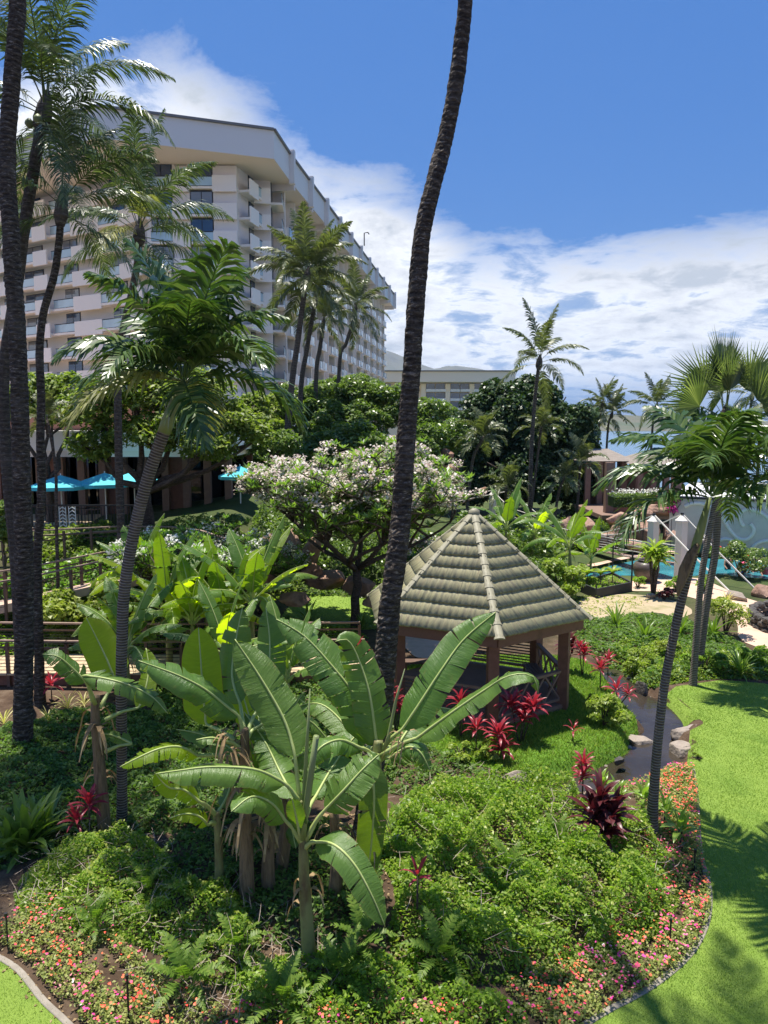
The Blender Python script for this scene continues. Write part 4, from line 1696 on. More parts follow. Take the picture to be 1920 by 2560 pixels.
def pillar(label, px, Y, ytop, w):
    v = P(px, ytop, Y)
    zt = v.z
    t = thing('bridge_pillar', label, 'pillar', (v.x, Y, 0), group='cream hexagonal pillars of the rope bridge')
    def hx(r): return [(math.cos(k * math.pi / 3 + .2) * r, math.sin(k * math.pi / 3 + .2) * r) for k in range(6)]
    MB().prism(hx(w / 2), -.6, zt - .45).build('shaft', M['pillar'], t)
    MB().prism(hx(w / 2 + .05), zt - .45, zt - .38).build('collar', M['pillar'], t)
    m = MB()
    b6 = [Vector((x, y, zt - .38)) for x, y in hx(w / 2 + .02)]
    t6 = [Vector((x * .25, y * .25, zt - .12)) for x, y in hx(w / 2)]
    for k in range(6):
        m.quad(b6[k], b6[(k + 1) % 6], t6[(k + 1) % 6], t6[k])
    m.v += t6; m.f.append(tuple(range(24, 30))); m.m.append(0); m.uv += [(0, 0)] * 6
    m.build('cap', M['pillar'], t)
    MB().tube([(0, 0, zt - .08), (0, 0, zt)], .09, 8).build('finial', M['metal'], t)
    return Vector((v.x, Y, zt - .06))


pA = pillar('cream bridge pillar in front, left of the near pair', 1635, 38.5, 1284, .64)
pB = pillar('cream bridge pillar in front, right of the near pair', 1706, 37.5, 1282, .64)
pC = pillar('cream bridge pillar far off, left of the far pair', 1232, 58, 1224, .58)
pD = pillar('cream bridge pillar far off, right of the far pair', 1280, 56, 1224, .58)


def sag(a, b, s, n=14):
    return [a.lerp(b, k / n) - Vector((0, 0, 4 * s * (k / n) * (1 - k / n))) for k in range(n + 1)]


deckL = [Vector((p.x, p.y, .35)) for p in (pA, pC)]
for nm, a, b, s in (('main_rope', pA, pC, 2.1), ('main_rope', pB, pD, 2.1)):
    wbuild(MB().tube(sag(a, b, s), .035, 5), nm, M['rope'], rb)
for (a, b, s, th) in ((pA, Vector((pA.x, pA.y, 1.5)) - Vector((0, 0, .2)), 0, .02),):
    pass
an1 = Gt(1886, 1476) + Vector((0, 0, .1)); an2 = Gt(1822, 1482) + Vector((0, 0, .1))
wbuild(MB().tube([pB, pB.lerp(an1, .5) - Vector((0, 0, .05)), an1], .045, 6), 'anchor_rope', M['rope'], rb)
wbuild(MB().tube([pA, pA.lerp(an2, .5) - Vector((0, 0, .05)), an2], .045, 6), 'anchor_rope', M['rope'], rb)
an3 = Vector((pC.x - 5, pC.y + 7, 1)); an4 = Vector((pD.x - 5, pD.y + 8, 1))
wbuild(MB().tube([pC, an3], .04, 6), 'anchor_rope', M['rope'], rb)
wbuild(MB().tube([pD, an4], .04, 6), 'anchor_rope', M['rope'], rb)
sA = sag(pA, pC, 2.1, 24); sB = sag(pB, pD, 2.1, 24)


def deckz(t):
    return .75 - 1.2 * 4 * t * (1 - t) * .35


plk = None
npl = 60
for k in range(npl):
    t = (k + .5) / npl
    l = pA.lerp(pC, t); r = pB.lerp(pD, t)
    z = deckz(t)
    l = Vector((l.x, l.y, z)); r = Vector((r.x, r.y, z))
    wbuild(MB().bar(l, r, .30, .05), 'plank', M['wood_grey'], rb)
for s_, (p0, p1) in enumerate(((pA, pC), (pB, pD))):
    for zz_ in (0, .3, .6, .9):
        pts = []
        for k in range(13):
            t = k / 12
            q = p0.lerp(p1, t)
            pts.append(Vector((q.x, q.y, deckz(t) + zz_ + .05 * math.sin(k * 2))))
        wbuild(MB().tube(pts, .03 if zz_ == .9 else .018, 5), 'side_rope', M['rope'], rb)
    top_s = sA if s_ == 0 else sB
    for k in range(1, 24):
        t = k / 24
        q = top_s[k]
        zt_ = max(q.z, deckz(t) + .9)
        wbuild(MB().tube([(q.x, q.y, zt_), (q.x, q.y, deckz(t))], .016, 4), 'hanger', M['metal'], rb)

# ---------------------------------------------------------------- big jars, planter frame, signs, stakes
def jar(label, px, py, w_px, lean=0):
    g = Gt(px, py)
    sc = w_px / FPX * g.y / 2
    t = thing('water_jar', label, 'jar', tuple(g), group='large brown glazed jars by the pool')
    prof = [(.45, 0), (.60, .15), (.86, .55), (1.0, 1.05), (.97, 1.35), (.82, 1.58), (.62, 1.68), (.60, 1.74), (.70, 1.80), (.68, 1.84), (.56, 1.82), (.52, 1.70), (.5, 1.5)]
    mb = MB()
    n = 24
    for r, z in prof:
        for j in range(n):
            a = 2 * math.pi * j / n
            mb.v.append(Vector((math.cos(a) * r * sc, math.sin(a) * r * sc, z * sc * .95)))
    for k in range(len(prof) - 1):
        for j in range(n):
            a, b = k * n + j, k * n + (j + 1) % n
            mb.f.append((a, b, b + n, a + n)); mb.m.append(0); mb.uv += [(0, 0)] * 4
    mb.build('jar_body', M['jar'], t, smooth=True)
    MB().tube([(0, 0, 1.45 * sc), (0, 0, 1.5 * sc)], .5 * sc, 16).build('soil', M['soil'], t)
    return t


jar('large brown jar in front of the pool, left of the palm trunks', 1614, 1454, 66)
jar('large brown jar half hidden behind the right palm trunks', 1755, 1430, 56)

fr = thing('planter_frame', 'black framed vegetable bed with low boards and corner poles by the pool', 'planter', tuple(Gt(1500, 1475)))
c0 = [Gt(1448, 1478), Gt(1490, 1496), Gt(1578, 1478), Gt(1530, 1452)]
M['blackboard'] = surf('black plastic board', (.018, .018, .02), (.03, .03, .032), .6, 3, 20, .2, .01)
for k in range(4):
    a, b = c0[k], c0[(k + 1) % 4]
    wbuild(MB().bar(a + Vector((0, 0, .22)), b + Vector((0, 0, .22)), .07, .45), 'board', M['blackboard'], fr)
    wbuild(MB().box((a.x, a.y, .9 if k in (2, 3) else .3), (.06, .06, 1.9 if k in (2, 3) else .6)), 'pole', M['blackboard'], fr)
ctr = sum(c0, Vector()) / 4
wbuild(MB().prism([((p.x - ctr.x) * .94 + ctr.x, (p.y - ctr.y) * .94 + ctr.y) for p in c0], .0, .34), 'planting_soil', M['soil'], fr)

sg = thing('garden_sign', 'small blank white sign by the planter frame', 'sign', tuple(Gt(1437, 1478)))
MB().box((0, 0, .55), (.42, .04, .30), M=Matrix.Rotation(rad(-30), 3, 'X')).build('sign_board', M['white'], sg)
MB().bar((0, .03, 0), (0, .03, .5), .05).build('sign_post', M['metal'], sg)


def stake(label, px, py, h):
    g = Gt(px, py)
    t = thing('sprinkler_stake', label, 'sprinkler', tuple(g), group='thin dark sprinkler stakes in the flower beds')
    MB().tube([(0, 0, -.1), (0, 0, h)], .014, 6).build('stake', M['metal'], t)
    MB().tube([(0, 0, h), (0, 0, h + .05)], .024, 8).build('nozzle', M['metal'], t)


stake('sprinkler stake in the left flowers by the lawn corner', 20, 2370, .5)
stake('sprinkler stake among pink flowers at bottom left centre', 322, 2552, .6)
stake('sprinkler stake among flowers by the right edging', 1674, 2375, .45)
stake('sprinkler stake below the slim ringed palm on the right', 1735, 2185, .4)
stake('sprinkler stake behind the dark stone in the stream', 1580, 1712, .35)


# low dark stone ring by the path, right edge
lr = thing('stone_ring', 'low dark lava stone ring wall at the right edge of the path', 'wall', tuple(Gt(1950, 1570)))
cc_ = Gt(2045, 1575)
rr = random.Random(5)
for ring in range(3):
    for k in range(26):
        a = 2 * math.pi * (k + .5 * ring) / 26
        r = 2.3
        bmx = bmesh.new()
        bmesh.ops.create_icosphere(bmx, subdivisions=1, radius=.2)
        for v in bmx.verts:
            v.co = Vector((v.co.x * 1.5, v.co.y * 1.0, v.co.z * .75)) * rr.uniform(.85, 1.15)
        me = bpy.data.meshes.new('stone')
        bmx.to_mesh(me); bmx.free()
        me.materials.append(M['rock_dark'])
        o = link('stone', me)
        o.location = (cc_.x + math.cos(a) * r, cc_.y + math.sin(a) * r, .1 + ring * .21)
        o.rotation_euler = (0, 0, a + math.pi / 2)
        adopt(o, lr)

# ================================================================ vegetation helpers
rng = np.random.default_rng(11)


def unit(v):
    return v / (np.linalg.norm(v, axis=1, keepdims=True) + 1e-9)


def leaf_arrays(Pt, size, aspect=.5, up=.6, fold=.12, r=rng, out=None, droop=0.0):
    n = len(Pt)
    size = np.broadcast_to(np.asarray(size, float), (n,))[:, None] * r.uniform(.65, 1.3, (n, 1))
    nr = r.normal(size=(n, 3))
    nr[:, 2] = np.abs(nr[:, 2]) + up * 1.5
    if out is not None:
        nr += out * .9
    nr = unit(nr)
    ax = r.normal(size=(n, 3))
    ax[:, 2] -= droop
    ax = unit(ax - nr * np.sum(ax * nr, 1, keepdims=True))
    b = np.cross(nr, ax)
    h = size * .5
    w = size * aspect * .5
    v0 = Pt - ax * h
    v1 = Pt + b * w + nr * size * fold
    v2 = Pt + ax * h
    v3 = Pt - b * w + nr * size * fold
    V = np.stack([v0, v1, v2, v3], 1).reshape(-1, 3)
    F_ = np.arange(n * 4).reshape(-1, 4)
    return V, F_


def leaf_mesh(name, Pt, size, mat, **k):
    V, F_ = leaf_arrays(Pt, size, **k)
    return new_mesh(name, V, F_, [mat])


def inpoly(poly, n, r=rng):
    px = [p[0] for p in poly]; py = [p[1] for p in poly]
    out = []
    tot = 0
    while tot < n:
        A = r.uniform(min(px), max(px), n * 2 + 50); B = r.uniform(min(py), max(py), n * 2 + 50)
        m = sdist(poly, A, B) < 0
        out.append(np.stack([A[m], B[m]], 1)); tot += m.sum()
        if len(out) > 40:
            break
    return np.concatenate(out)[:n]


def area(poly):
    return abs(sum(poly[i][0] * poly[(i + 1) % len(poly)][1] - poly[(i + 1) % len(poly)][0] * poly[i][1] for i in range(len(poly)))) / 2


def lump(x, y, f=1.0, seed=0.0):
    """soft lumpy field 0..1"""
    v = (np.sin(x * 1.9 * f + seed) * np.cos(y * 1.6 * f + seed * 2) + np.sin(x * 3.7 * f + 1.3 + seed) * np.sin(y * 3.1 * f + .4)
         + .7 * np.sin(x * 6.9 * f + y * 2.2 * f + seed * 3) * np.cos(y * 6.1 * f - x * 1.1) + .5 * np.sin(x * 13 * f + y * 5) * np.sin(y * 12 * f))
    return np.clip(v / 4.2 + .5, 0, 1)


def cover(name, poly, dens, size, mat, hbase=.15, hamp=.45, f=1.0, seed=0.0, thick=.22, aspect=.55, bare=0.0, up=.5, keep=None, edge=.35, fold=.12, label=None, cat_=None):
    """ground cover as one object of kind stuff: leaves on a lumpy canopy above the soil"""
    n = int(area(poly) * dens)
    p = inpoly(poly, n)
    L = lump(p[:, 0], p[:, 1], f, seed)
    d = -sdist(poly, p[:, 0], p[:, 1])
    e = ss(d / edge) * .85 + .15
    top = (hbase + hamp * L ** 1.4) * e
    if bare:
        m = lump(p[:, 0], p[:, 1], f * 1.7, seed + 5) > bare * rng.uniform(.6, 1.1, len(p))
        p, top = p[m], top[m]
    if keep is not None:
        m = keep(p[:, 0], p[:, 1])
        p, top = p[m], top[m]
    z = terrain(p[:, 0], p[:, 1]) + np.maximum(top - rng.exponential(thick * .45, len(p)), 0.015)
    Pt = np.stack([p[:, 0], p[:, 1], z], 1)
    o = link(name, leaf_mesh(name, Pt, size, mat, aspect=aspect, up=up, fold=fold))
    tag(o, label, cat_, kind='stuff')
    return o


def bushel(c, rx, ry, rz, n, k, r=rng, flat=.55):
    """points of a bush or crown: k clumps inside an ellipsoid, leaves on each clump's shell"""
    d = unit(r.normal(size=(k, 3)))
    rr_ = r.uniform(.35, .95, (k, 1)) ** .6
    cc = d * rr_ * np.array([rx, ry, rz]) * .85
    cs = r.uniform(.26, .50, k) * min(rx, ry, rz) * 1.15
    per = n // k
    idx = np.repeat(np.arange(k), per)
    q = unit(r.normal(size=(len(idx), 3)))
    q[:, 2] = np.where(q[:, 2] < -.25, -q[:, 2], q[:, 2])
    q *= r.uniform(.72, 1.08, (len(idx), 1))
    q *= np.array([1, 1, flat + .2])
    P_ = cc[idx] + q * cs[idx][:, None]
    return P_ + np.array(c), q


def bush(name, label, cat_, c, rx, rz, n, size, mat, k=14, group=None, aspect=.5, stems=True, ry=None, up=.35, flowers=None):
    """a single bush standing at c"""
    t = thing(name, label, cat_, tuple(c), group=group)
    Pt, o_ = bushel((0, 0, rz * .95), rx, ry or rx, rz, n, k)
    m = Pt[:, 2] > .02
    me = leaf_mesh('foliage', Pt[m], size, mat, aspect=aspect, up=up, out=o_[m])
    link('foliage', me, t)
    if stems:
        mb = MB()
        for q in range(7):
            a = random.uniform(0, 6.28); r_ = random.uniform(.2, .7)
            mb.tube([(0, 0, -.05), (math.cos(a) * rx * r_ * .4, math.sin(a) * rx * r_ * .4, rz * .6), (math.cos(a) * rx * r_, math.sin(a) * rx * r_, rz * 1.3)], [.02 + rx * .015, .015 + rx * .01, .008], 5)
        mb.build('stem', M['treebark'], t)['kind'] = 'stuff'
    if flowers:
        fm, nf, fs = flowers
        i = rng.choice(len(Pt), nf)
        pp = Pt[i] + unit(o_[i]) * .04
        link('flower', leaf_mesh('flower', np.repeat(pp, 3, 0) + rng.normal(scale=fs * .3, size=(nf * 3, 3)), fs, fm, aspect=.9, up=.8), t)['kind'] = 'stuff'
    return t


def blade_mesh(name, L, Wd, p0, p1, mat, n=6, fold=.18, power=1.3, tip=.0, belly=.45, twist=0.0):
    """a long leaf: starts at the origin heading +X at pitch p0, bending to p1"""
    V, F_ = [], []
    x = z = 0.0
    for i in range(n + 1):
        t = i / n
        pt = rad(p0 + (p1 - p0) * t ** power)
        if i:
            x += math.cos(pt) * L / n
            z += math.sin(pt) * L / n
        w = Wd * .5 * (math.sin(math.pi * min(1, (t * (1 - .12) + .12)) ** (math.log(.5) / math.log(belly) if False else 1)) ** .8 if t < 1 else 0)
        nx_, nz_ = -math.sin(pt), math.cos(pt)
        for s_ in (-1, 0, 1):
            k = abs(s_) * w * fold * 2
            V.append((x + nx_ * k, s_ * w, z + nz_ * k))
    for i in range(n):
        a = i * 3
        F_ += [(a, a + 1, a + 4, a + 3), (a + 1, a + 2, a + 5, a + 4)]
    return new_mesh(name, V, F_, [mat], smooth=True)


def rosette(name, label, cat_, loc, metas, n, group=None, z0=0, spread=.1, sc=1.0, stem=None, stemmat=None, pname='leaf', heads=None, seed=1):
    """a plant of separate leaves; metas: list of shared leaf meshes from inner (upright) to outer (drooping)"""
    r = random.Random(seed)
    t = thing(name, label, cat_, tuple(loc), group=group)
    heads = heads or [(0, 0, z0, 1.0)]
    for hi, (hx, hy, hz_, hs) in enumerate(heads):
        if stem:
            mb = MB().tube([(hx * .1, hy * .1, -.08), (hx * .6, hy * .6, hz_ * .55), (hx, hy, hz_ + .05)], [stem * 1.2, stem, stem * .9], 7)
            mb.build('stem', stemmat or M['treebark'], t, smooth=True)
        for i in range(n):
            f = i / max(n - 1, 1)
            me = metas[min(len(metas) - 1, int(f * len(metas)))]
            o = link(pname, me, t)
            az = i * 2.39996 + r.uniform(-.25, .25)
            o.rotation_euler = (r.uniform(-.22, .22), r.uniform(-.14, .14), az)
            s_ = sc * hs * r.uniform(.78, 1.12)
            o.scale = (s_, s_, s_)
            o.location = (hx + math.cos(az) * spread * .2, hy + math.sin(az) * spread * .2, hz_ + (1 - f) * spread)
    return t


# ---------------------------------------------------------------- palms
def frond_mesh(L, nl, ll, lw, p0, p1, mat, seed=0, dihedral=25, droop=55, power=1.2, petiole=.18, sweep=35, rr=.028, segs=3, wind=0.0, tipf=.45):
    r = random.Random(seed)
    V, F_ = [], []
    N_ = 22
    pts = []
    x = z = 0
    y = 0
    for i in range(N_ + 1):
        t = i / N_
        a = rad(p0 + (p1 - p0) * t ** power)
        if i:
            x += math.cos(a) * L / N_; z += math.sin(a) * L / N_; y += wind * t * L / N_
        pts.append((Vector((x, y, z)), Vector((math.cos(a), wind * t, math.sin(a))).normalized()))
    # rachis
    for i, (p, t_) in enumerate(pts):
        rad_ = rr * (1 - .85 * i / N_)
        up_ = Vector((0, 1, 0)).cross(t_) * -1
        for dy, dz in ((1, 0), (0, .7), (-1, 0), (0, -.7)):
            V.append(p + Vector((0, dy * rad_, 0)) + up_ * dz * rad_)
    for i in range(N_):
        for j in range(4):
            a, b = i * 4 + j, i * 4 + (j + 1) % 4
            F_.append((a, b, b + 4, a + 4))
    nrib = len(F_)
    for k in range(nl):
        t = petiole + (1 - petiole) * (k + r.uniform(-.3, .3)) / nl
        t = min(max(t, 0), .999)
        fi = t * N_
        i = int(fi)
        p = pts[i][0].lerp(pts[i + 1][0], fi - i)
        T = pts[i][1]
        side0 = Vector((0, 1, 0))
        Nn = side0.cross(T) * -1
        if Nn.z < 0 and abs(Nn.z) > .2:
            pass
        u = (t - petiole) / (1 - petiole)
        Lk = ll * (math.sin(math.pi * (.16 + .80 * u)) ** .6) * (1 - tipf * u * u)
        for s_ in (-1, 1):
            if r.random() < .05:
                continue
            sw = rad(sweep + 25 * u + r.uniform(-9, 9))
            dh = rad(dihedral + r.uniform(-14, 14))
            d = (side0 * s_ * math.cos(sw) * math.cos(dh) + T * math.sin(sw) + Nn * math.sin(dh) * math.cos(sw)).normalized()
            c = p.copy()
            wv = T * (lw / 2)
            i0 = len(V)
            dr = rad(droop * r.uniform(.6, 1.4))
            for q in range(segs + 1):
                f = q / segs
                wq = (.55, 1, .75, 0)[q] if segs == 3 else (1 - f)
                if q < segs:
                    V.append(c + wv * wq); V.append(c - wv * wq)
                else:
                    V.append(c.copy())
                if q < segs:
                    c = c + d * (Lk / segs)
                    # bend towards the ground
                    g = Vector((wind * .8, 0, -1))
                    d = (d * math.cos(dr / segs) + g * math.sin(dr / segs)).normalized()
            for q in range(segs - 1):
                a = i0 + q * 2
                F_.append((a, a + 1, a + 3, a + 2))
            F_.append((i0 + (segs - 1) * 2, i0 + (segs - 1) * 2 + 1, i0 + segs * 2))
    return new_mesh('frond', V, F_, [mat])


def variants(key, **k):
    def f():
        L = []
        for i, (p0, p1) in enumerate(k['pitches']):
            kk = {q: v for q, v in k.items() if q != 'pitches'}
            L.append(frond_mesh(p0=p0, p1=p1, seed=i * 7 + 3, **kk))
        return L
    return shared(key, f)


COCO_P = [(84, 58), (74, 24), (62, 0), (50, -28), (36, -45), (20, -62), (2, -72), (-22, -80)]


def coco_set(mat='frond', key='coco', L=4.6, nl=70, lw=.062, droop=92):
    return variants(key, pitches=COCO_P, L=L, nl=nl, ll=L * .25, lw=lw, mat=M[mat], dihedral=4, droop=droop, wind=.10)


CO = coco_set()
CO_far = coco_set('frond_far', 'coco_far', 4.4, 52, .12, 75)
CO_yel = coco_set('frond_yel', 'coco_yel', 4.4, 70, .075)
MAN_P = [(86, 50), (76, 12), (64, -12), (52, -35), (38, -50), (22, -62), (6, -70), (-10, -78)]
MN = variants('manila', pitches=MAN_P, L=2.4, nl=46, ll=1.02, lw=.085, mat=M['frond_lush'], dihedral=22, droop=88, sweep=28, rr=.026, petiole=.12, wind=.05)
MN_l = variants('manila_l', pitches=MAN_P, L=2.2, nl=58, ll=.85, lw=.075, mat=M['frond_yel'], dihedral=28, droop=90, sweep=28, rr=.026, petiole=.12)
MN_s = variants('manila_s', pitches=MAN_P, L=2.0, nl=34, ll=.70, lw=.10, mat=M['frond_far'], dihedral=30, droop=70, sweep=28, rr=.024, petiole=.15)


def catmull(pts, n=6):
    return cat([Vector(p) for p in pts], n)


def palm(label, tr, r0, r1, barkmat, fronds, n, size=1.0, group='palm trees', seed=1, name='coconut_palm', ringstep=None, crown_off=(0, 0, 0), rough=.07, sides=10,
         az0=0.0, heart=.26, shaft=None, extra=None, base=None, skip=0, nuts=0, coneh=.9, bulge=.35, pstart=0.0, azs=None):
    """tr: [(px,py,Y),...] from the foot to the crown"""
    pts = [P(*q) for q in tr]
    if base is not None:
        pts = [Vector(base)] + pts
    foot = pts[0]
    gzv = hz(foot.x, foot.y)
    foot.z = gzv - .1
    r = random.Random(seed)
    t = thing(name, label, 'palm tree', (foot.x, foot.y, gzv), group=group)
    sm = catmull(pts, 10)
    # resample evenly
    L = [0]
    for a, b in zip(sm, sm[1:]):
        L.append(L[-1] + (b - a).length)
    tot = L[-1]
    step = ringstep or .12
    m = int(tot / step)
    rs = []
    k = 0
    for i in range(m + 1):
        s_ = tot * i / m
        while k < len(L) - 2 and L[k + 1] < s_:
            k += 1
        f = (s_ - L[k]) / max(L[k + 1] - L[k], 1e-6)
        rs.append(sm[k].lerp(sm[k + 1], f))
    rr_ = []
    for i in range(m + 1):
        u = i / m
        b_ = r0 + (r1 - r0) * u ** .8
        b_ *= 1 + bulge * math.exp(-u * tot / .45)
        rr_.append(b_)
    jit = {}

    def rf(k, j, d):
        if rough <= .03:
            return 1 + (rough if k % 2 else 0)
        an = 2 * math.pi * j / sides
        cx_, cy_ = math.cos(an) * 1.3, math.sin(an) * 1.3
        v = 1 + noise.noise(Vector((cx_, cy_, d * 2.2 + seed))) * rough * .9
        fr_ = (d * 8 + noise.noise(Vector((cx_ * .8, cy_ * .8, d * 1.1 + seed))) * 3.0) % 1.0
        v += (fr_ - .5) * rough * .9 + noise.noise(Vector((cx_ * 3, cy_ * 3, d * 14))) * rough * .7
        return v
    tb = MB().tube(rs, rr_, sides, rfun=rf)
    wbuild(tb, 'trunk', M[barkmat], t, smooth=(rough < .03))
    top = rs[-1]
    axis = (rs[-1] - rs[-4]).normalized() if len(rs) > 4 else Vector((0, 0, 1))
    if shaft:
        sl, sr = shaft
        p2 = top + axis * sl
        wbuild(MB().tube([top - axis * .05, top + axis * .12, top + axis * sl * .5, p2], [r1 * 1.05, sr, sr * .85, sr * .45], 12), 'crownshaft', M['shaft'], t, smooth=True)
        top = p2
    else:
        wbuild(MB().tube([top - axis * .25, top, top + axis * coneh * .5 * size, top + axis * coneh * size], [r1 * 1.1, heart * size, heart * .8 * size, heart * .2], 10,
                         rfun=lambda k, j, d: 1 + .15 * math.sin(j * 2.4 + k)), 'crown_base', M['coco_grey'], t)
    for i in range(n):
        f = (i + .5) / n
        vi = f * len(fronds) * .999
        me = fronds[int(vi)]
        if extra and i in extra:
            me = extra[i][int(vi)]
        az = azs[i] if azs and i < len(azs) else az0 + i * 2.39996 + r.uniform(-.2, .2)
        o = link('frond', me)
        s_ = size * r.uniform(.88, 1.1)
        o.location = top + axis * ((1 - f) * (coneh * .7 if not shaft else .12)) + Vector((math.cos(az), math.sin(az), 0)) * .06
        o.rotation_euler = (r.uniform(-.25, .25), r.uniform(-.12, .12), az)
        o.scale = (s_, s_, s_)
        adopt(o, t)
    for k in range(nuts):
        a = k * 2.4
        p = top + Vector((math.cos(a) * .32, math.sin(a) * .32, -.12 - .1 * (k % 2)))
        wbuild(MB().tube([p + Vector((0, 0, .14)), p + Vector((0, 0, .07)), p, p - Vector((0, 0, .1))], [.03, .10, .12, .04], 8), 'coconut', M['shaft'], t, smooth=True)
    return t


# the big foreground trunks
palm('tall rough coconut trunk in the centre, bending up in front of the gazebo roof',
     [(898, 2200, 12.1), (914, 2060, 12.15), (936, 1880, 12.3), (956, 1736, 12.4), (965, 1620, 12.5), (976, 1504, 12.55), (992, 1389, 12.6), (1004, 1273, 12.7), (1011, 1157, 12.75), (1020, 1041, 12.8), (1029, 926, 12.8),
      (1036, 810, 12.8), (1045, 694, 12.8), (1057, 579, 12.8), (1083, 463, 12.8), (1113, 347, 12.9), (1136, 231, 12.9), (1152, 116, 12.9), (1163, 0, 12.9), (1168, -200, 12.8), (1190, -620, 12.3), (1240, -1080, 11.2), (1330, -1500, 10.0)],
     .225, .085, 'coco', CO, 20, group='tall coconut palms', seed=3, ringstep=.045, rough=.10, sides=22, bulge=.05)
palm('thick rough coconut palm trunk furthest left, rising out of the frame',
     [(56, 1866, 17.2), (58, 1740, 17.2), (61, 1560, 17.2), (60, 1389, 17.2), (54, 1200, 17.2), (50, 1041, 17.2), (42, 810, 17.2), (33, 690, 17.2), (27, 580, 17.2), (19, 450, 17.2), (20, 347, 17.2), (28, 231, 17.2),
      (36, 116, 17.2), (44, 0, 17.2), (30, -200, 17.2), (-80, -480, 17.2), (-330, -760, 17.2)],
     .225, .15, 'coco', CO, 22, group='tall coconut palms', seed=5, ringstep=.055, rough=.10, sides=18, bulge=.25)
palm('coconut palm with a full crown at top left, its trunk slanting behind the thickest trunk',
     [(52, 1620, 20), (40, 1400, 20), (24, 1240, 20), (13, 1100, 20), (8, 960, 20), (20, 850, 20), (44, 700, 20), (62, 560, 20), (80, 450, 20), (94, 370, 20), (106, 300, 20)],
     .175, .14, 'coco_grey', CO, 19, size=.82, group='tall coconut palms', seed=12, ringstep=.1, rough=.04, heart=.27, nuts=5, pstart=0)
palm('coconut palm whose crown hangs before the hotel, far left, dark trunk leaning left',
     [(100, 1770, 20), (97, 1600, 20), (93, 1400, 20), (104, 1240, 20), (101, 1100, 20), (103, 1000, 20), (99, 880, 20), (108, 787, 20), (134, 694, 20), (146, 620, 20), (152, 540, 20)],
     .14, .09, 'coco', CO, 14, size=.68, group='tall coconut palms', seed=21, ringstep=.1, rough=.06)
palm('coconut palm with a wide crown in front of the hotel windows, left of centre',
     [(306, 1372, 28.5), (300, 1250, 28.5), (296, 1100, 28.5), (295, 960, 28.5), (305, 840, 28.5), (328, 740, 28.5), (343, 660, 28.5), (347, 600, 28.5)],
     .17, .13, 'coco_grey', CO, 20, size=.86, group='tall coconut palms', seed=33, ringstep=.12, rough=.03, extra={10: CO_yel, 15: CO_yel, 20: CO_yel})
palm('small slim palm with a tiny crown between the left trunks and the teal umbrellas',
     [(141, 1420, 27), (141, 1300, 27), (140, 1190, 27), (132, 1120, 27), (118, 1050, 27)], .07, .05, 'coco_grey', MN_s, 10, size=.55, seed=35, ringstep=.2, rough=.02, heart=.07, coneh=.3, name='slender_palm')
palm('tallest coconut palm of the cluster before the hotel corner, trunk leaning right',
     [(710, 1150, 50), (720, 1060, 50), (732, 940, 50), (745, 850, 50), (757, 760, 50), (766, 700, 50)], .26, .16, 'coco_grey', CO_far, 28, size=.95, group='coconut palms before the hotel corner', seed=41, ringstep=.3, rough=.03)
palm('coconut palm just right of the tallest in the cluster by the hotel corner',
     [(745, 1060, 56), (752, 980, 56), (766, 880, 56), (780, 800, 56), (786, 760, 56)], .25, .15, 'coco_grey', CO_far, 22, size=.78, group='coconut palms before the hotel corner', seed=43, ringstep=.3, rough=.03)
palm('third coconut palm from the left in the cluster, upright, low crown',
     [(782, 1020, 60), (790, 950, 60), (800, 870, 60), (808, 810, 60)], .24, .15, 'coco_grey', CO_far, 18, size=.62, group='coconut palms before the hotel corner', seed=47, ringstep=.3, rough=.03)
palm('rightmost coconut palm of the cluster, slanting right, small crown against the hotel balconies',
     [(838, 980, 66), (848, 920, 66), (865, 860, 66), (880, 810, 66), (886, 780, 66)], .24, .14, 'coco_grey', CO_far, 20, size=.85, group='coconut palms before the hotel corner', seed=49, ringstep=.3, rough=.03)
palm('lone slender coconut palm against the clouds, standing before the dark spreading tree',
     [(1325, 1262, 52), (1328, 1140, 52), (1334, 1040, 52), (1340, 970, 52), (1347, 915, 52)], .17, .12, 'coco_grey', CO_far, 12, size=.88, group='palm trees', seed=56, ringstep=.25, rough=.03)
for i, (px, py, yb, Y, s_, lab) in enumerate(((1506, 1002, 1110, 105, .85, 'distant coconut palm right of the dark tree, taller of the far group'),
                                             (1528, 1030, 1110, 105, .9, 'distant coconut palm in the far group, slightly lower and to the right'),
                                             (1490, 1050, 1110, 110, .75, 'short distant coconut palm at the left of the far group'),
                                             (1640, 1010, 1110, 100, .95, 'distant palm peeping left of the fan palm crown'),
                                             (1880, 985, 1130, 90, .9, 'distant palm behind the fan palm at the right edge'),
                                             (1910, 950, 1130, 85, .8, 'distant palm crown cut by the right edge of the picture'))):
    palm(lab, [(px - 14, yb + 20, Y), (px - 8, (py + yb) / 2, Y), (px, py + 12, Y)], .2, .14, 'coco_grey', CO_far, 16, size=s_ * 1.05, group='distant palms by the shore', seed=60 + i, ringstep=.6, rough=.02)
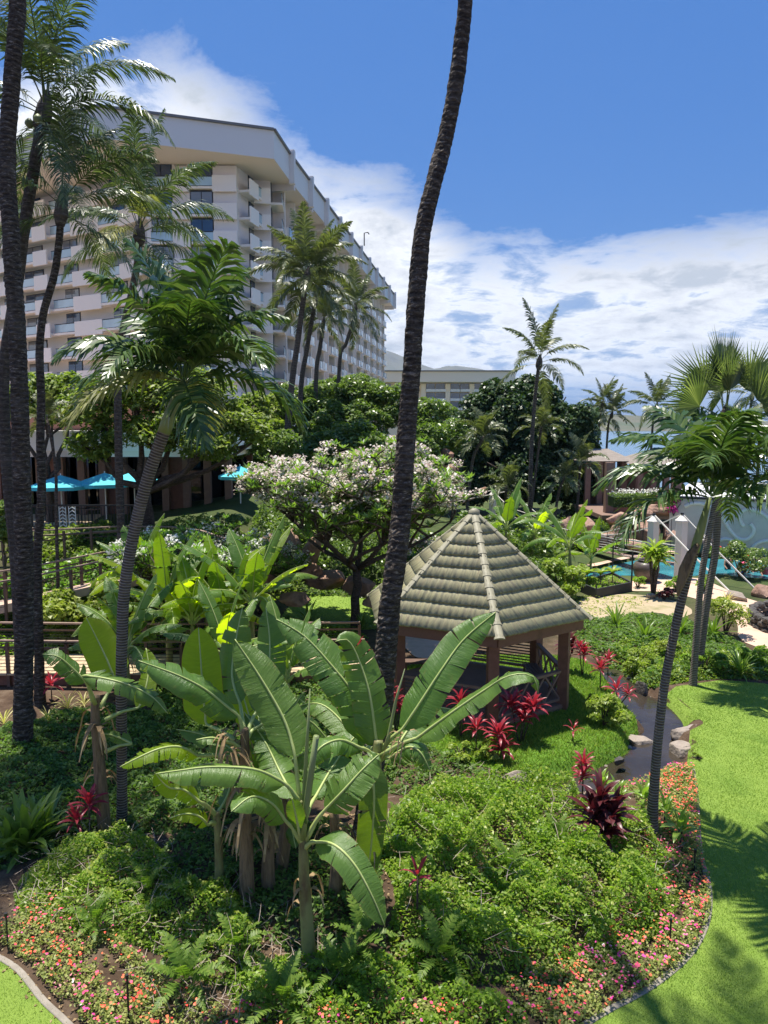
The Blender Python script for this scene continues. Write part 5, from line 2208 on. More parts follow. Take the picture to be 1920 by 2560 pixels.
for i, (pts_, s_, lab) in enumerate((([(1164, 1226, 46), (1180, 1160, 46), (1205, 1100, 46)], 1.0, 'young palm leaning right in front of the dark tree, left side'),
                                     ([(1262, 1262, 50), (1265, 1225, 50)], 1.0, 'short young palm beside the far bridge pillars'),
                                     ([(1380, 1280, 50), (1396, 1235, 50), (1408, 1200, 50)], .8, 'young palm with a slanting thin trunk right of the lone coconut palm'),
                                     ([(1440, 1250, 52), (1448, 1200, 52), (1450, 1165, 52)], 1.1, 'young palm at the right foot of the dark tree'),
                                     ([(1325, 1220, 58), (1345, 1130, 58), (1352, 1075, 58)], 1.1, 'young palm crown against the middle of the dark tree'))):
    palm(lab, pts_, .11, .09, 'coco_grey', MN_s, 13, size=s_, group='young palms under the dark tree', seed=80 + i, ringstep=.3, rough=.02, heart=.1, coneh=.4, name='young_palm')

# foreground ringed palms
palm('ringed palm in left foreground with glossy arching fronds and green crownshaft',
     [(305, 2072, 13.55), (305, 1960, 13.55), (304, 1820, 13.55), (303, 1700, 13.55), (305, 1600, 13.55), (309, 1500, 13.55), (322, 1400, 13.55), (342, 1300, 13.55), (368, 1200, 13.55), (392, 1130, 13.55), (412, 1075, 13.55)],
     .090, .112, 'manila', MN[:7], 18, size=1.0, group='ringed palms with green crownshafts', seed=101, ringstep=.037, rough=.014, sides=16, shaft=(.95, .125), name='ringed_palm', extra={16: MN_l, 17: MN_l}, az0=.6, bulge=.25)
palm('ringed palm in right foreground, slim grey trunk rising from the flower bed',
     [(1628, 2062, 13.1), (1636, 1960, 13.1), (1645, 1850, 13.1), (1660, 1720, 13.1), (1682, 1600, 13.1), (1704, 1500, 13.1), (1722, 1430, 13.1), (1738, 1372, 13.1)],
     .084, .076, 'manila', MN[1:6], 13, size=.95, group='ringed palms with green crownshafts', seed=117, ringstep=.037, rough=.014, sides=16, shaft=(.95, .082), name='ringed_palm', az0=2.2, bulge=.9)


J_ = bpy.data.objects['ringed_palm.001']
wbuild(MB().tube([P(1745, 1362, 13.0), P(1728, 1385, 12.9), P(1712, 1425, 12.9), P(1700, 1465, 12.9), P(1694, 1490, 12.9)], [.04, .08, .10, .065, .015], 12,
                 rfun=lambda k, j, d: (.35 + .65 * abs(math.cos(j * math.pi / 6))) * (1 + .12 * noise.noise(Vector((j * .9, k * .7, 3))))), 'dead_sheath', M['drystem'], J_, smooth=True)

# ---------------------------------------------------------------- fan palm and its neighbour trunk
def fan_leaf(mat, R=1.5, pet=1.0, p0=60, nseg=32, seed=1, spread=150, tw=0):
    r = random.Random(seed)
    V, F_ = [], []
    a0 = rad(p0)
    ax = Vector((math.cos(a0), 0, math.sin(a0)))
    for i in range(6):
        t = i / 5
        p = ax * pet * t - Vector((0, 0, .12 * t * t))
        for dy, dz in ((1, 0), (0, .6), (-1, 0), (0, -.6)):
            V.append(p + Vector((0, dy * .025 * (1 - .4 * t), dz * .025)))
    for i in range(5):
        for j in range(4):
            a, b = i * 4 + j, i * 4 + (j + 1) % 4
            F_.append((a, b, b + 4, a + 4))
    hub = ax * pet - Vector((0, 0, .12))
    nrm0 = Vector((-math.sin(a0), 0, math.cos(a0)))
    sidev = Vector((0, 1, 0)) * math.cos(rad(tw)) + nrm0 * math.sin(rad(tw))
    nrm = nrm0 * math.cos(rad(tw)) - Vector((0, 1, 0)) * math.sin(rad(tw))
    for k in range(nseg):
        th = rad(-spread / 2 + spread * k / (nseg - 1)) * 1.0
        th2 = rad(spread / nseg / 2 * 1.1)
        d = ax * math.cos(th) + sidev * math.sin(th)
        dl_ = ax * math.cos(th - th2) + sidev * math.sin(th - th2)
        dr_ = ax * math.cos(th + th2) + sidev * math.sin(th + th2)
        Rk = R * (1 - .22 * abs(th) / rad(spread / 2)) * r.uniform(.92, 1.05)
        i0 = len(V)
        dr = r.uniform(.10, .30)
        V += [hub, hub + dl_ * Rk * .42 - nrm * .0, hub + d * Rk * .42 + nrm * .035, hub + dr_ * Rk * .42,
              hub + d * Rk + Vector((0, 0, -dr * Rk * .6))]
        F_ += [(i0, i0 + 1, i0 + 2), (i0, i0 + 2, i0 + 3), (i0 + 1, i0 + 4, i0 + 2), (i0 + 2, i0 + 4, i0 + 3)]
    return new_mesh('fan_leaf', V, F_, [mat])


FAN = [fan_leaf(M['fan'], p0=p, seed=i, tw=w) for i, (p, w) in enumerate(((86, 0), (76, 55), (66, -50), (56, 62), (42, -60), (26, 66), (8, -58)))]


def fanpalm(label, tr, n, size, seed, r0=.11, r1=.11, leafset=FAN):
    t = palm(label, tr, r0, r1, 'manila', leafset, n, size=size, group='fan palms on the right', seed=seed, ringstep=.06, rough=.02, sides=12, heart=.17, coneh=.5, name='fan_palm')
    for c in t.children:
        if c.name.startswith('frond'):
            c.name = 'fan_leaf'
    return t


fanpalm('large fan palm whose spiky crown stands above the ringed palm at right', [(1748, 1610, 22.5), (1768, 1500, 22.5), (1788, 1380, 22.5), (1796, 1250, 22.5), (1804, 1140, 22.5), (1812, 1055, 22.5)], 17, 1.08, 131)
palm('second slim palm trunk leaning against the fan palm, crown lost among its leaves',
     [(1738, 1588, 21.5), (1750, 1480, 21.5), (1764, 1380, 21.5), (1790, 1250, 21.6), (1812, 1160, 21.8)], .10, .085, 'manila', MN[1:6], 9, size=.85, group='fan palms on the right', seed=140, ringstep=.06, rough=.02, sides=12, heart=.13, coneh=.4, name='ringed_palm')

# ---------------------------------------------------------------- broadleaf trees
def limbtube(mb, a, b, r0, r1, wob, rr_, n=5):
    pts = []
    for k in range(n + 1):
        t = k / n
        p = Vector(a).lerp(Vector(b), t) + Vector((0, 0, -.12 * math.sin(math.pi * t) * (Vector(b) - Vector(a)).length * .5))
        if 0 < k < n:
            p += Vector([rr_.uniform(-wob, wob) for _ in range(3)])
        pts.append(p)
    mb.tube(pts, [r0 + (r1 - r0) * k / n for k in range(n + 1)], 7)


def tree(label, base, blobs, mat, size, per, k, trunk_r, group=None, name='tree', seed=1, barkm='treebark', aspect=.45, stemlean=None, droop=0.0, up=.35):
    """blobs: (px,py,Y,rx_px,rz_px)"""
    r = random.Random(seed)
    rg = np.random.default_rng(seed)
    base = Vector(base)
    t = thing(name, label, 'tree', tuple(base), group=group)
    allP, allO = [], []
    mb = MB()
    fork = None
    cs = []
    for (px, py, Y, rx, rz) in blobs:
        c = P(px, py, Y)
        cs.append((c, rx / FPX * Y, rz / FPX * Y))
    mean = sum((c for c, _, _ in cs), Vector()) / len(cs)
    fork = base.lerp(Vector((base.x * .8 + mean.x * .2, base.y * .8 + mean.y * .2, mean.z)), .38)
    limbtube(mb, base - Vector((0, 0, .2)), fork, trunk_r, trunk_r * .75, trunk_r * .4, r)
    for c, rx, rz in cs:
        limbtube(mb, fork, c - Vector((0, 0, rz * .3)), trunk_r * .55, trunk_r * .15, rx * .12, r)
        for q in range(5):
            e_ = c + Vector((r.uniform(-1, 1) * rx * .8, r.uniform(-1, 1) * rx * .7, r.uniform(-.3, .7) * rz))
            limbtube(mb, fork.lerp(c, .7), e_, trunk_r * .2, trunk_r * .06, rx * .08, r, 4)
        Pt, o_ = bushel(tuple(c), rx, rx * .85, rz, int(per * 2.6 * rx * rz / 4), max(8, int(k * 1.5)), rg, .8)
        allP.append(Pt); allO.append(o_)
    wbuild(mb, 'trunk', M[barkm], t, smooth=True)
    Pt = np.concatenate(allP); o_ = np.concatenate(allO)
    V, F_ = leaf_arrays(Pt, size, aspect=aspect, up=up, out=o_, r=rg, droop=droop)
    adopt(link('crown', new_mesh('crown', V, F_, [M[mat]])), t)
    return t


tree('huge dark dense tree spreading behind the rope bridge, right of centre', (18.5, 68, 0),
     [(1300, 1090, 68, 120, 100), (1200, 1110, 68, 95, 85), (1405, 1100, 67, 90, 95), (1150, 1150, 66, 70, 70), (1335, 1015, 69, 90, 62), (1235, 1030, 69, 80, 62), (1440, 1190, 66, 60, 70), (1300, 1200, 66, 130, 70), (1180, 1220, 66, 70, 55), (1400, 1235, 64, 90, 40), (1290, 1010, 68, 60, 45)],
     'darktree', .42, 2600, 34, .8, seed=201, aspect=.6)
# middle distance belt
mt = [('rounded green tree right behind the frangipani, left of the central trunk', [(960, 1010, 62, 80, 55), (900, 1000, 62, 60, 50), (930, 1060, 60, 80, 50)], 'midtree'),
      ('green tree between the central trunk and the dark tree, in front of the far hotel', [(1075, 1050, 60, 60, 55), (1120, 1100, 58, 55, 50), (1060, 1120, 56, 60, 60), (1050, 1180, 52, 60, 50)], 'midtree'),
      ('bushy green tree below the hotel balconies, behind the palm cluster', [(820, 1010, 62, 65, 55), (770, 1030, 60, 60, 50), (850, 1060, 58, 70, 50), (800, 1090, 56, 70, 45)], 'midtree'),
      ('low bushy tree filling the foot of the hotel behind the frangipani', [(820, 1130, 50, 75, 45), (740, 1140, 49, 70, 45), (900, 1110, 50, 70, 50), (660, 1150, 47, 60, 40)], 'midtree'),
      ('yellow green tree below the hotel, left of the palm cluster', [(690, 1040, 56, 65, 50), (620, 1040, 54, 65, 50), (650, 1090, 52, 80, 50), (570, 1080, 52, 50, 50)], 'mango'),
      ('dark green tree at the foot of the hotel right of the palm cluster', [(740, 1000, 70, 65, 40), (900, 985, 78, 70, 45), (840, 985, 76, 50, 40), (950, 1000, 74, 50, 40), (1080, 1040, 80, 60, 40)], 'midtree')]
for i, (lab, bl, mm) in enumerate(mt):
    c = P(*bl[0][:3])
    tree(lab, (c.x, c.y + .5, hz(c.x, c.y)), bl, mm, .34, 2300, 18, .35, group='trees below the hotel', seed=210 + i)
tree('large bright leaved tree with reddish forked trunk in front of the restaurant', tuple(Gt(335, 1352) + Vector((0, 1.5, 0))),
     [(480, 1000, 33, 115, 75), (330, 985, 33, 110, 70), (400, 1080, 32.5, 120, 60), (570, 1050, 33, 80, 55), (520, 1120, 32, 90, 45), (235, 1120, 32.5, 75, 45), (240, 1030, 33, 85, 60), (420, 960, 33.5, 90, 45), (640, 1090, 33, 50, 35)],
     'mango', .26, 2500, 30, .34, seed=231, droop=.6)
tree('bright leaved tree at left edge behind the tall palm trunks', (XY(150, 37, 3).x, 36, 3.0),
     [(190, 990, 36, 80, 50), (100, 985, 36, 80, 45), (30, 1010, 36, 60, 50), (130, 1040, 35.5, 70, 35)], 'mango', .26, 2200, 24, .25, seed=233, droop=.6)
tree('dark leafy tree over the white fascia beside the restaurant, centre left', (XY(620, 42, 2).x, 42, 2.5),
     [(600, 1110, 42, 70, 45), (700, 1110, 42, 60, 40), (540, 1150, 41, 50, 35)], 'midtree', .28, 2200, 20, .3, seed=235)
tree('dense small tree at far left among the ramp railings', tuple(Gt(12, 1400)), [(10, 1290, 27, 45, 45), (20, 1340, 27, 40, 40)], 'midtree', .16, 5200, 16, .08, seed=236)


# frangipani trees
def frangipani(label, base, tgt, R, Hc, levels, leafm, nflow, petal, seed, leafL=.30, droop_edge=.5, trunk_r=.17, rosn=11):
    r = random.Random(seed)
    rg = np.random.default_rng(seed)
    base = Vector(base)
    t = thing('frangipani_tree', label, 'tree', tuple(base), group='frangipani trees')
    mb = MB()
    tips = []
    C = base + Vector(tgt)
    top0 = base + Vector((tgt[0] * .35, tgt[1] * .35, tgt[2] * .34))
    limbtube(mb, base - Vector((0, 0, .1)), top0, trunk_r, trunk_r * .8, .08, r)

    def grow_(p, d, L, rad_, lv):
        e_ = p + d * L
        mb.tube([p, p.lerp(e_, .5) + Vector([r.uniform(-.05, .05) for _ in range(3)]) * L, e_], [rad_, rad_ * .88, rad_ * .75], 6)
        if lv == 0:
            tips.append((e_, d)); return
        nb = 3 if r.random() < .62 else 2
        if lv <= 2 and r.random() < .75:
            tips.append((e_, d))
        a0 = r.uniform(0, 6.28)
        for k in range(nb):
            a = a0 + k * 6.283 / nb + r.uniform(-.3, .3)
            q = Vector((math.cos(a), math.sin(a), r.uniform(-.75, .55)))
            nd = (d * .62 + q * .72).normalized()
            # keep within the dome
            rel = (e_ - C); rel.x /= R; rel.y /= R; rel.z /= Hc
            if rel.length > .85:
                nd = (nd - rel.normalized() * .5 + Vector((0, 0, .12 if rel.z < 0 else -.1))).normalized()
            grow_(e_, nd, L * r.uniform(.70, .88), rad_ * .72, lv - 1)
    for k in range(6):
        a = k * 6.283 / 6 + .4
        d = Vector((math.cos(a), math.sin(a), .35 + .55 * (k % 2))).normalized()
        grow_(top0, d, R * .36, trunk_r * .55, levels)
    wbuild(mb, 'trunk', M['treebark'], t, smooth=True)
    # leaves in whorls
    n = len(tips)
    T_ = np.array([tuple(p) for p, _ in tips])
    V, F_ = [], []
    for i, (p, d) in enumerate(tips):
        p = np.array(p)
        for k in range(rosn):
            a = k * 2.4 + r.uniform(-.3, .3)
            el = rad(r.uniform(5, 62))
            ax = np.array([math.cos(a) * math.cos(el), math.sin(a) * math.cos(el), math.sin(el)])
            sd_ = np.array([-math.sin(a), math.cos(a), 0])
            nn = np.cross(ax, sd_) * -1
            L = leafL * r.uniform(.7, 1.15)
            w = L * .15
            i0 = len(V)
            mid = p + ax * L * .55
            tip = p + ax * L - np.array([0, 0, L * .12])
            V += [p, mid + sd_ * w + nn * .02, tip, mid - sd_ * w + nn * .02]
            F_.append((i0, i0 + 1, i0 + 2, i0 + 3))
    adopt(link('crown', new_mesh('crown', np.array(V), np.array(F_), [M[leafm]])), t)
    ids = [i for i in range(n) if tips[i][0].z > C.z - Hc * .55]
    r.shuffle(ids)
    ids = ids[:nflow]
    fp = np.array([tuple(tips[i][0]) for i in ids]) + np.array([0, 0, leafL * .32])
    per = 58
    pp = np.repeat(fp, per, 0) + np.clip(rg.normal(scale=.13, size=(len(fp) * per, 3)), -.26, .26) * np.array([1.1, 1.1, .7])
    o = adopt(link('blossoms', leaf_mesh('blossoms', pp, .12, M[petal], aspect=.8, up=.6)), t)
    o['kind'] = 'stuff'
    return t


fb = Gt(888, 1572)
frangipani('largest frangipani tree, broad crown full of pale pink blossoms, left of the gazebo', tuple(fb), (.1, .3, 6.7), 4.9, 3.6, 5, 'plum', 310, 'petal', 301, leafL=.38, trunk_r=.20, rosn=13)
frangipani('smaller greener frangipani tree with a few white blossoms, behind the banana plants', (XY(500, 25, .8).x, 25, hz(XY(500, 25, .8).x, 25)), (.1, 0, 4.3), 3.1, 2.7, 5, 'plum2', 70, 'petal_w', 305, leafL=.24, trunk_r=.13)
frangipani('low frangipani tree with white blossoms between the other two', (XY(655, 28.5, .8).x, 28.5, hz(XY(655, 28.5, .8).x, 28.5)), (.1, 0, 3.1), 2.2, 2.1, 4, 'plum2', 34, 'petal_w', 309, leafL=.26, trunk_r=.10)
frangipani('young frangipani behind the gazebo with pale blossoms, right of the central trunk', (XY(1100, 30, .3).x, 30, hz(XY(1100, 30, .3).x, 30)), (0, 0, 3.7), 2.3, 2.5, 4, 'plum', 44, 'petal', 311, leafL=.30, trunk_r=.12)

# ---------------------------------------------------------------- boulders and rocks
def boulder(label, loc, sx, sy, sz, mat, seed, group=None, rough=.35, sub=4, name='boulder', rz=None, sink=.3, flat=False):
    bm = bmesh.new()
    bmesh.ops.create_icosphere(bm, subdivisions=sub, radius=1)
    r_ = random.Random(seed)
    planes = [(Vector((r_.gauss(0, 1), r_.gauss(0, 1), r_.gauss(0, .9))).normalized(), r_.uniform(.42, .78)) for _ in range(11)]
    for v in bm.verts:
        p = v.co.copy()
        n = noise.fractal(p * 1.1 + Vector((seed * 3.1, seed, 0)), 1.0, 2.0, 5) * rough
        n += (abs(noise.noise(p * 2.2 + Vector((seed, 7, 1)))) - .2) * rough * .8
        q = p * (1 + n * .75)
        for pn, ph in planes:
            dd = q.dot(pn) - ph
            if dd > 0:
                q -= pn * dd * .93
        if flat:
            q.z = min(q.z, .35 + .1 * noise.noise(p * 2))
        v.co = Vector((q.x * sx, q.y * sy, q.z * sz))
    me = bpy.data.meshes.new(name)
    bm.to_mesh(me); bm.free()
    me.polygons.foreach_set('use_smooth', [True] * len(me.polygons))
    me.materials.append(M[mat])
    o = link(name, me)
    o.location = (loc[0], loc[1], loc[2] + sz * (1 - sink) * .5)
    o.rotation_euler = (0, 0, rz if rz is not None else seed * 1.7)
    return tag(o, label, 'rock', group)


def pxb(label, px, py, wpx, hpx, mat, seed, **k):
    g = Gt(px, py)
    w = wpx / FPX * g.y / 2
    h = hpx / FPX * g.y / 2 * 1.25
    return boulder(label, g, w, k.pop('sy', w * .8), h, mat, seed, **k)


pxb('dark rough lava stone standing at the edge of the stream', 1606, 1742, 52, 56, 'rock_dark', 3, group='rocks along the stream')
pxb('tan rounded stone beside the dark one at the stream head', 1573, 1706, 34, 30, 'rock_grey', 5, group='rocks along the stream')
boulder('large smooth flat grey rock on the right bank of the stream', G(1732, 1826) - Vector((0, 0, .10)), .60, .52, .38, 'rock_grey', 8, group='rocks along the stream', flat=True, rough=.22, sink=.9, rz=.6)
boulder('flat grey rock continuing the right bank toward the ringed palm', G(1706, 1862) - Vector((0, 0, .15)), .44, .46, .34, 'rock_grey', 11, group='rocks along the stream', flat=True, rough=.25, sink=.9, rz=1.0)
boulder('low slanting rock reaching into the stream from the island lawn', G(1600, 1834) - Vector((0, 0, .26)), .42, .30, .30, 'rock_grey', 14, group='rocks along the stream', flat=True, rough=.25, sink=.9, rz=-.3)
boulder('pale flat stone at the near right rim of the stream', G(1698, 1912) - Vector((0, 0, .2)), .38, .24, .26, 'rock_grey', 17, group='rocks along the stream', flat=True, rough=.2, sink=.9, rz=.7)
boulder('small dark stone on the lower left bank of the stream', G(1548, 1902), .2, .14, .12, 'rock_dark', 19, group='rocks along the stream', rough=.3, sink=.8)
boulder('pale low stone at the foot of the island lawn, behind the shrub bed', G(1285, 1945), .5, .22, .16, 'rock_grey', 23, group='rocks along the stream', rough=.3, sink=.8, rz=.1)
boulder('second pale low stone at the foot of the island lawn', G(1190, 1935), .4, .2, .15, 'rock_grey', 25, group='rocks along the stream', rough=.3, sink=.8, rz=-.1)
pxb('rounded brown boulder beside the paved path, near the yellow grass', 1845, 1500, 62, 36, 'rock_grey', 27, group='brown boulders by the paved path')
pxb('brown boulder at the right edge where the bridge rope is anchored', 1900, 1492, 60, 46, 'rock', 29, group='brown boulders by the paved path')
pxb('small pale stone under the little tree by the pool', 1626, 1496, 26, 22, 'rock_grey', 31)
k = 0
for (px, py, w, h, y_, lab) in ((690, 1350, 52, 46, 33, 'upper left red brown rock of the waterfall pile'), (745, 1342, 56, 52, 33.5, 'tall red brown rock at top of the waterfall pile'),
                               (790, 1362, 42, 46, 33, 'upright dark rock at the right of the waterfall pile'), (660, 1375, 50, 32, 32, 'low rock at the left end of the waterfall pile'),
                               (715, 1388, 70, 44, 31.8, 'broad middle rock of the waterfall pile'), (775, 1408, 60, 34, 31.4, 'rock in front on the right of the waterfall pile'),
                               (640, 1410, 60, 36, 30.8, 'lower left rock above the pond'), (700, 1425, 66, 32, 30.2, 'flat pinkish rock above the pond'),
                               (830, 1425, 90, 36, 31.6, 'long pinkish rock right of the waterfall'), (905, 1440, 70, 34, 31.5, 'pinkish rock behind the frangipani trunk'),
                               (670, 1462, 60, 30, 29.4, 'dark rock at the left rim of the pond'), (760, 1470, 60, 24, 29.2, 'small rock at the rim of the pond'),
                               (950, 1478, 60, 34, 30, 'brown rock at the right rim of the pond'), (600, 1370, 50, 40, 31.5, 'rock half hidden by the low frangipani')):
    k += 1
    v = P(px, py, y_)
    boulder(lab, (v.x, y_ - 2.5, v.z - h / FPX * y_ * .5 + .16), w / FPX * y_ * .74, w / FPX * y_ * .6, h / FPX * y_ * .8, 'rock', 40 + k, group='red brown rocks of the waterfall', rough=.4, sink=.0, sub=4)
for (px, py, w, h, y_, lab) in ((1118, 1128, 34, 34, 56, 'rust coloured rock column top, left of the dark tree'), (1132, 1168, 36, 30, 55, 'rust coloured rock under the column top'),
                               (1150, 1196, 40, 36, 54, 'rust coloured rock midway down the slope'), (1150, 1222, 36, 22, 52, 'rust coloured slab near the far pillars'),
                               (1206, 1222, 20, 16, 52, 'small bright rust rock by the far pillars'),
                               (1098, 1160, 34, 40, 57, 'dark rust rock in shade behind the frangipani'), (1130, 1242, 30, 20, 50, 'small rust rock at the foot of the slope')):
    k += 1
    v = P(px, py, y_)
    boulder(lab, (v.x, y_, v.z - h / FPX * y_ * .5), w / FPX * y_ * .6, w / FPX * y_ * .5, h / FPX * y_ * .6, 'rock_orange', 60 + k, group='rust coloured rocks before the dark tree', rough=.4, sink=.0, sub=3)
for (px, py, w, h, y_, lab) in ((1470, 1310, 60, 60, 47, 'brown rock at the left end of the pool rockwork'), (1545, 1292, 66, 40, 47.5, 'arched brown rock of the pool rockwork'),
                               (1550, 1330, 70, 60, 46.5, 'dark lower rock beneath the arched one'), (1612, 1280, 70, 36, 48, 'long flat rock ledge of the pool rockwork'),
                               (1665, 1268, 80, 40, 48, 'pale top ledge of the pool rockwork beneath the magenta flowers'), (1625, 1320, 70, 70, 47, 'dark wall of rock behind the left pillar'),
                               (1680, 1325, 60, 70, 47, 'dark rock wall between the near pillars'), (1495, 1345, 80, 50, 46, 'dark rock low at the left of the pool'),
                               (1590, 1360, 60, 40, 45, 'low rock by the water behind the bridge'), (1680, 1345, 50, 40, 42, 'pinkish boulder between the near pillars'),
                               (1430, 1320, 60, 60, 48, 'shadowed rock left of the pool rockwork')):
    k += 1
    v = P(px, py, y_)
    boulder(lab, (v.x, y_, v.z - h / FPX * y_ * .5), w / FPX * y_ * .62, w / FPX * y_ * .5, h / FPX * y_ * .62, 'rock', 90 + k, group='brown rockwork by the pool', rough=.42, sink=.0, sub=4)

# small stones along the water's edge
rs_ = random.Random(12)
mbx = bmesh.new()
for k_ in range(190):
    i_ = rs_.randrange(len(stream))
    a_, b_ = stream[i_], stream[(i_ + 1) % len(stream)]
    f_ = rs_.random()
    x_, y_ = a_[0] * (1 - f_) + b_[0] * f_ + rs_.uniform(-.1, .12), a_[1] * (1 - f_) + b_[1] * f_ + rs_.uniform(-.1, .12)
    s__ = rs_.uniform(.03, .10)
    ret = bmesh.ops.create_icosphere(mbx, subdivisions=1, radius=s__, matrix=Matrix.Translation((x_, y_, hz(x_, y_) + s__ * .3)))
    for v in ret['verts']:
        v.co += Vector((rs_.uniform(-.3, .3), rs_.uniform(-.3, .3), rs_.uniform(-.3, .1))) * s__
mex = bpy.data.meshes.new('stream_pebbles')
mbx.to_mesh(mex); mbx.free()
mex.materials.append(M['rock_grey'])
tag(link('stream_pebbles', mex), kind='stuff')

# hedge with white flowers, bougainvillea
hg = thing('hedge', 'clipped green hedge topped with white flowers by the pool rockwork', 'hedge', tuple(P(1587, 1262, 50)))
a, b = P(1535, 1250, 50), P(1642, 1250, 50)
n = 9000
Pt = np.stack([rng.uniform(a.x, b.x, n), rng.uniform(50, 51.6, n), rng.uniform(P(1587, 1270, 50).z, P(1587, 1236, 50).z, n)], 1)
m_ = (np.abs(Pt[:, 1] - 50) < .15) | (Pt[:, 2] > Pt[:, 2].max() - .15)
adopt(link('foliage', leaf_mesh('foliage', Pt[m_], .13, M['midtree'], up=.3)), hg)
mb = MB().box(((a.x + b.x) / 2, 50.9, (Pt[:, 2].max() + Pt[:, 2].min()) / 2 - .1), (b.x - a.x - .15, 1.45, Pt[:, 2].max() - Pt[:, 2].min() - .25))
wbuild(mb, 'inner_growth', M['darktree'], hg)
zt = Pt[:, 2].max()
for cx in (1571, 1625):
    c = XY(cx, 50.5, zt)
    pp = rng.normal(scale=(.45, .2, .10), size=(160, 3)) + np.array([c.x, 50.6, zt + .15])
    o = adopt(link('flower', leaf_mesh('flower', pp, .13, M['petal_w'], aspect=.8)), hg)
    o['kind'] = 'stuff'
v = P(1690, 1285, 46)
bg_ = bush('bougainvillea', 'magenta bougainvillea spilling over the top of the pool rocks', 'shrub', (v.x, 46.4, v.z - .1), .75, .6, 500, .16, M['midtree'], k=8)
pp, _ = bushel((0, -.1, .55), .62, .55, .55, 520, 10)
link('bracts', leaf_mesh('bracts', pp, .13, M['magenta'], aspect=.85), bg_)


# ---------------------------------------------------------------- banana plants
def bez(p, t):
    a, b, c, d = p
    return a * (1 - t) ** 3 + b * 3 * t * (1 - t) ** 2 + c * 3 * t * t * (1 - t) + d * t ** 3


def banana_leaf(parent, pts, width, nh=(0, 0, 1), seed=0, droop=(35, 35), tears=5, light=False, pet=None, cup=0, torn=1.0):
    """pts: world points along the midrib of the blade (base..tip); pet: world point where the stalk leaves the stem"""
    r = random.Random(seed)
    pts = [Vector(p) for p in pts]
    line = cat(pts, 12)
    width *= .77
    tears = int(tears * 2 + 2) if tears else 0
    L = [0]
    for a, b in zip(line, line[1:]):
        L.append(L[-1] + (b - a).length)
    tot = L[-1]

    def at(t):
        s_ = max(0, min(1, t)) * tot
        k = 0
        while k < len(L) - 2 and L[k + 1] < s_:
            k += 1
        f = (s_ - L[k]) / max(L[k + 1] - L[k], 1e-6)
        return line[k].lerp(line[k + 1], f)
    nh = Vector(nh).normalized()
    V, F_, UV, MI = [], [], [], []

    def frame(t):
        c = at(t)
        T = (at(t + .02) - at(t - .02)).normalized()
        S_ = T.cross(nh)
        if S_.length < 1e-3:
            S_ = Vector((1, 0, 0))
        S_.normalize()
        Nn = S_.cross(T).normalized()
        return c, T, S_, Nn

    def hw(t):
        return width * .5 * (min(1, (t + .015) / .14) ** .5) * (1 - max(0, (t - .5) / .5) ** 2.6) ** .85 * (1 - .12 * t)
    J = 5
    for s_ in (-1, 1):
        cuts = sorted([0, 1] + [r.uniform(.12, .95) for _ in range(tears)])
        for g in range(len(cuts) - 1):
            t0, t1 = cuts[g], cuts[g + 1]
            if t1 - t0 < .015:
                continue
            n = max(2, int((t1 - t0) * 34))
            dg = r.uniform(-20, 32) * torn
            gap = r.uniform(.05, .24) * torn if tears else 0
            tm = (t0 + t1) / 2
            base_i = len(V)
            for i in range(n + 1):
                t = t0 + (t1 - t0) * i / n
                c, T, S_, Nn = frame(t)
                w = hw(t)
                a0 = rad(-cup)
                aa = rad(droop[0 if s_ < 0 else 1] + dg)
                p = c.copy()
                for j in range(J):
                    u = j / (J - 1)
                    if j:
                        th = a0 + (aa - a0) * u ** 1.1
                        p = p + (S_ * s_ * math.cos(th) - Nn * math.sin(th)) * (w / (J - 1))
                    # pull the outer edge of each strip in towards its middle
                    sh = (tm - t) * gap * u * tot
                    rip = math.sin(t * 95 + s_ + u * 2) * .006 * u + noise.noise(Vector((t * 7, u * 2, seed * .37))) * .05 * u * width
                    fw = u * w * .28
                    V.append(p + T * (sh + fw) + Nn * rip)
            for i in range(n):
                for j in range(J - 1):
                    a = base_i + i * J + j
                    f = (a, a + 1, a + J + 1, a + J)
                    F_.append(f if s_ > 0 else f[::-1])
                    ta = (t0 + (t1 - t0) * i / n) * tot / 2.2; tb = (t0 + (t1 - t0) * (i + 1) / n) * tot / 2.2
                    u0, u1 = j / (J - 1), (j + 1) / (J - 1)
                    q = [(u0, ta), (u1, ta), (u1, tb), (u0, tb)]
                    UV += q if s_ > 0 else q[::-1]
                    MI.append(0)
    me = new_mesh('leaf', V, F_, [M['banana_light' if light else 'banana']], MI, True, UV)
    o = link('leaf', me)
    adopt(o, parent)
    # midrib and stalk as a sub-part of the leaf
    rib = [frame(k / 10)[0] + frame(k / 10)[3] * .004 for k in range(11)]
    rd = [.020 * (1 - .8 * k / 10) + .003 for k in range(11)]
    if pet is not None:
        pet = Vector(pet)
        T0 = frame(.02)[1]
        mid_ = pet.lerp(rib[0], .55) + Vector((0, 0, .04))
        rib = [pet, mid_] + rib
        rd = [.042, .030] + rd
    ro = link('midrib', MB().tube(catmull(rib, 2), [rd[min(len(rd) - 1, i // 2)] for i in range((len(rib) - 1) * 2 + 1)], 6).mesh('midrib', M['rib'], True))
    ro.parent = o
    ro.matrix_parent_inverse = Matrix.Translation(-Vector(parent.location))
    ro.matrix_parent_inverse = (o.matrix_parent_inverse).inverted() @ Matrix.Identity(4) if False else Matrix.Identity(4)
    return o


def pseudostem(parent, pts, r0, r1, mat='bananastem', name='stem', seed=0):
    rs = catmull(pts, 6)
    wbuild(MB().tube(rs, [r0 + (r1 - r0) * k / (len(rs) - 1) for k in range(len(rs))], 12, rfun=lambda k, j, d: 1 + .10 * noise.noise(Vector((k * .5, j * .8, seed)))), name, M[mat], parent, smooth=True)


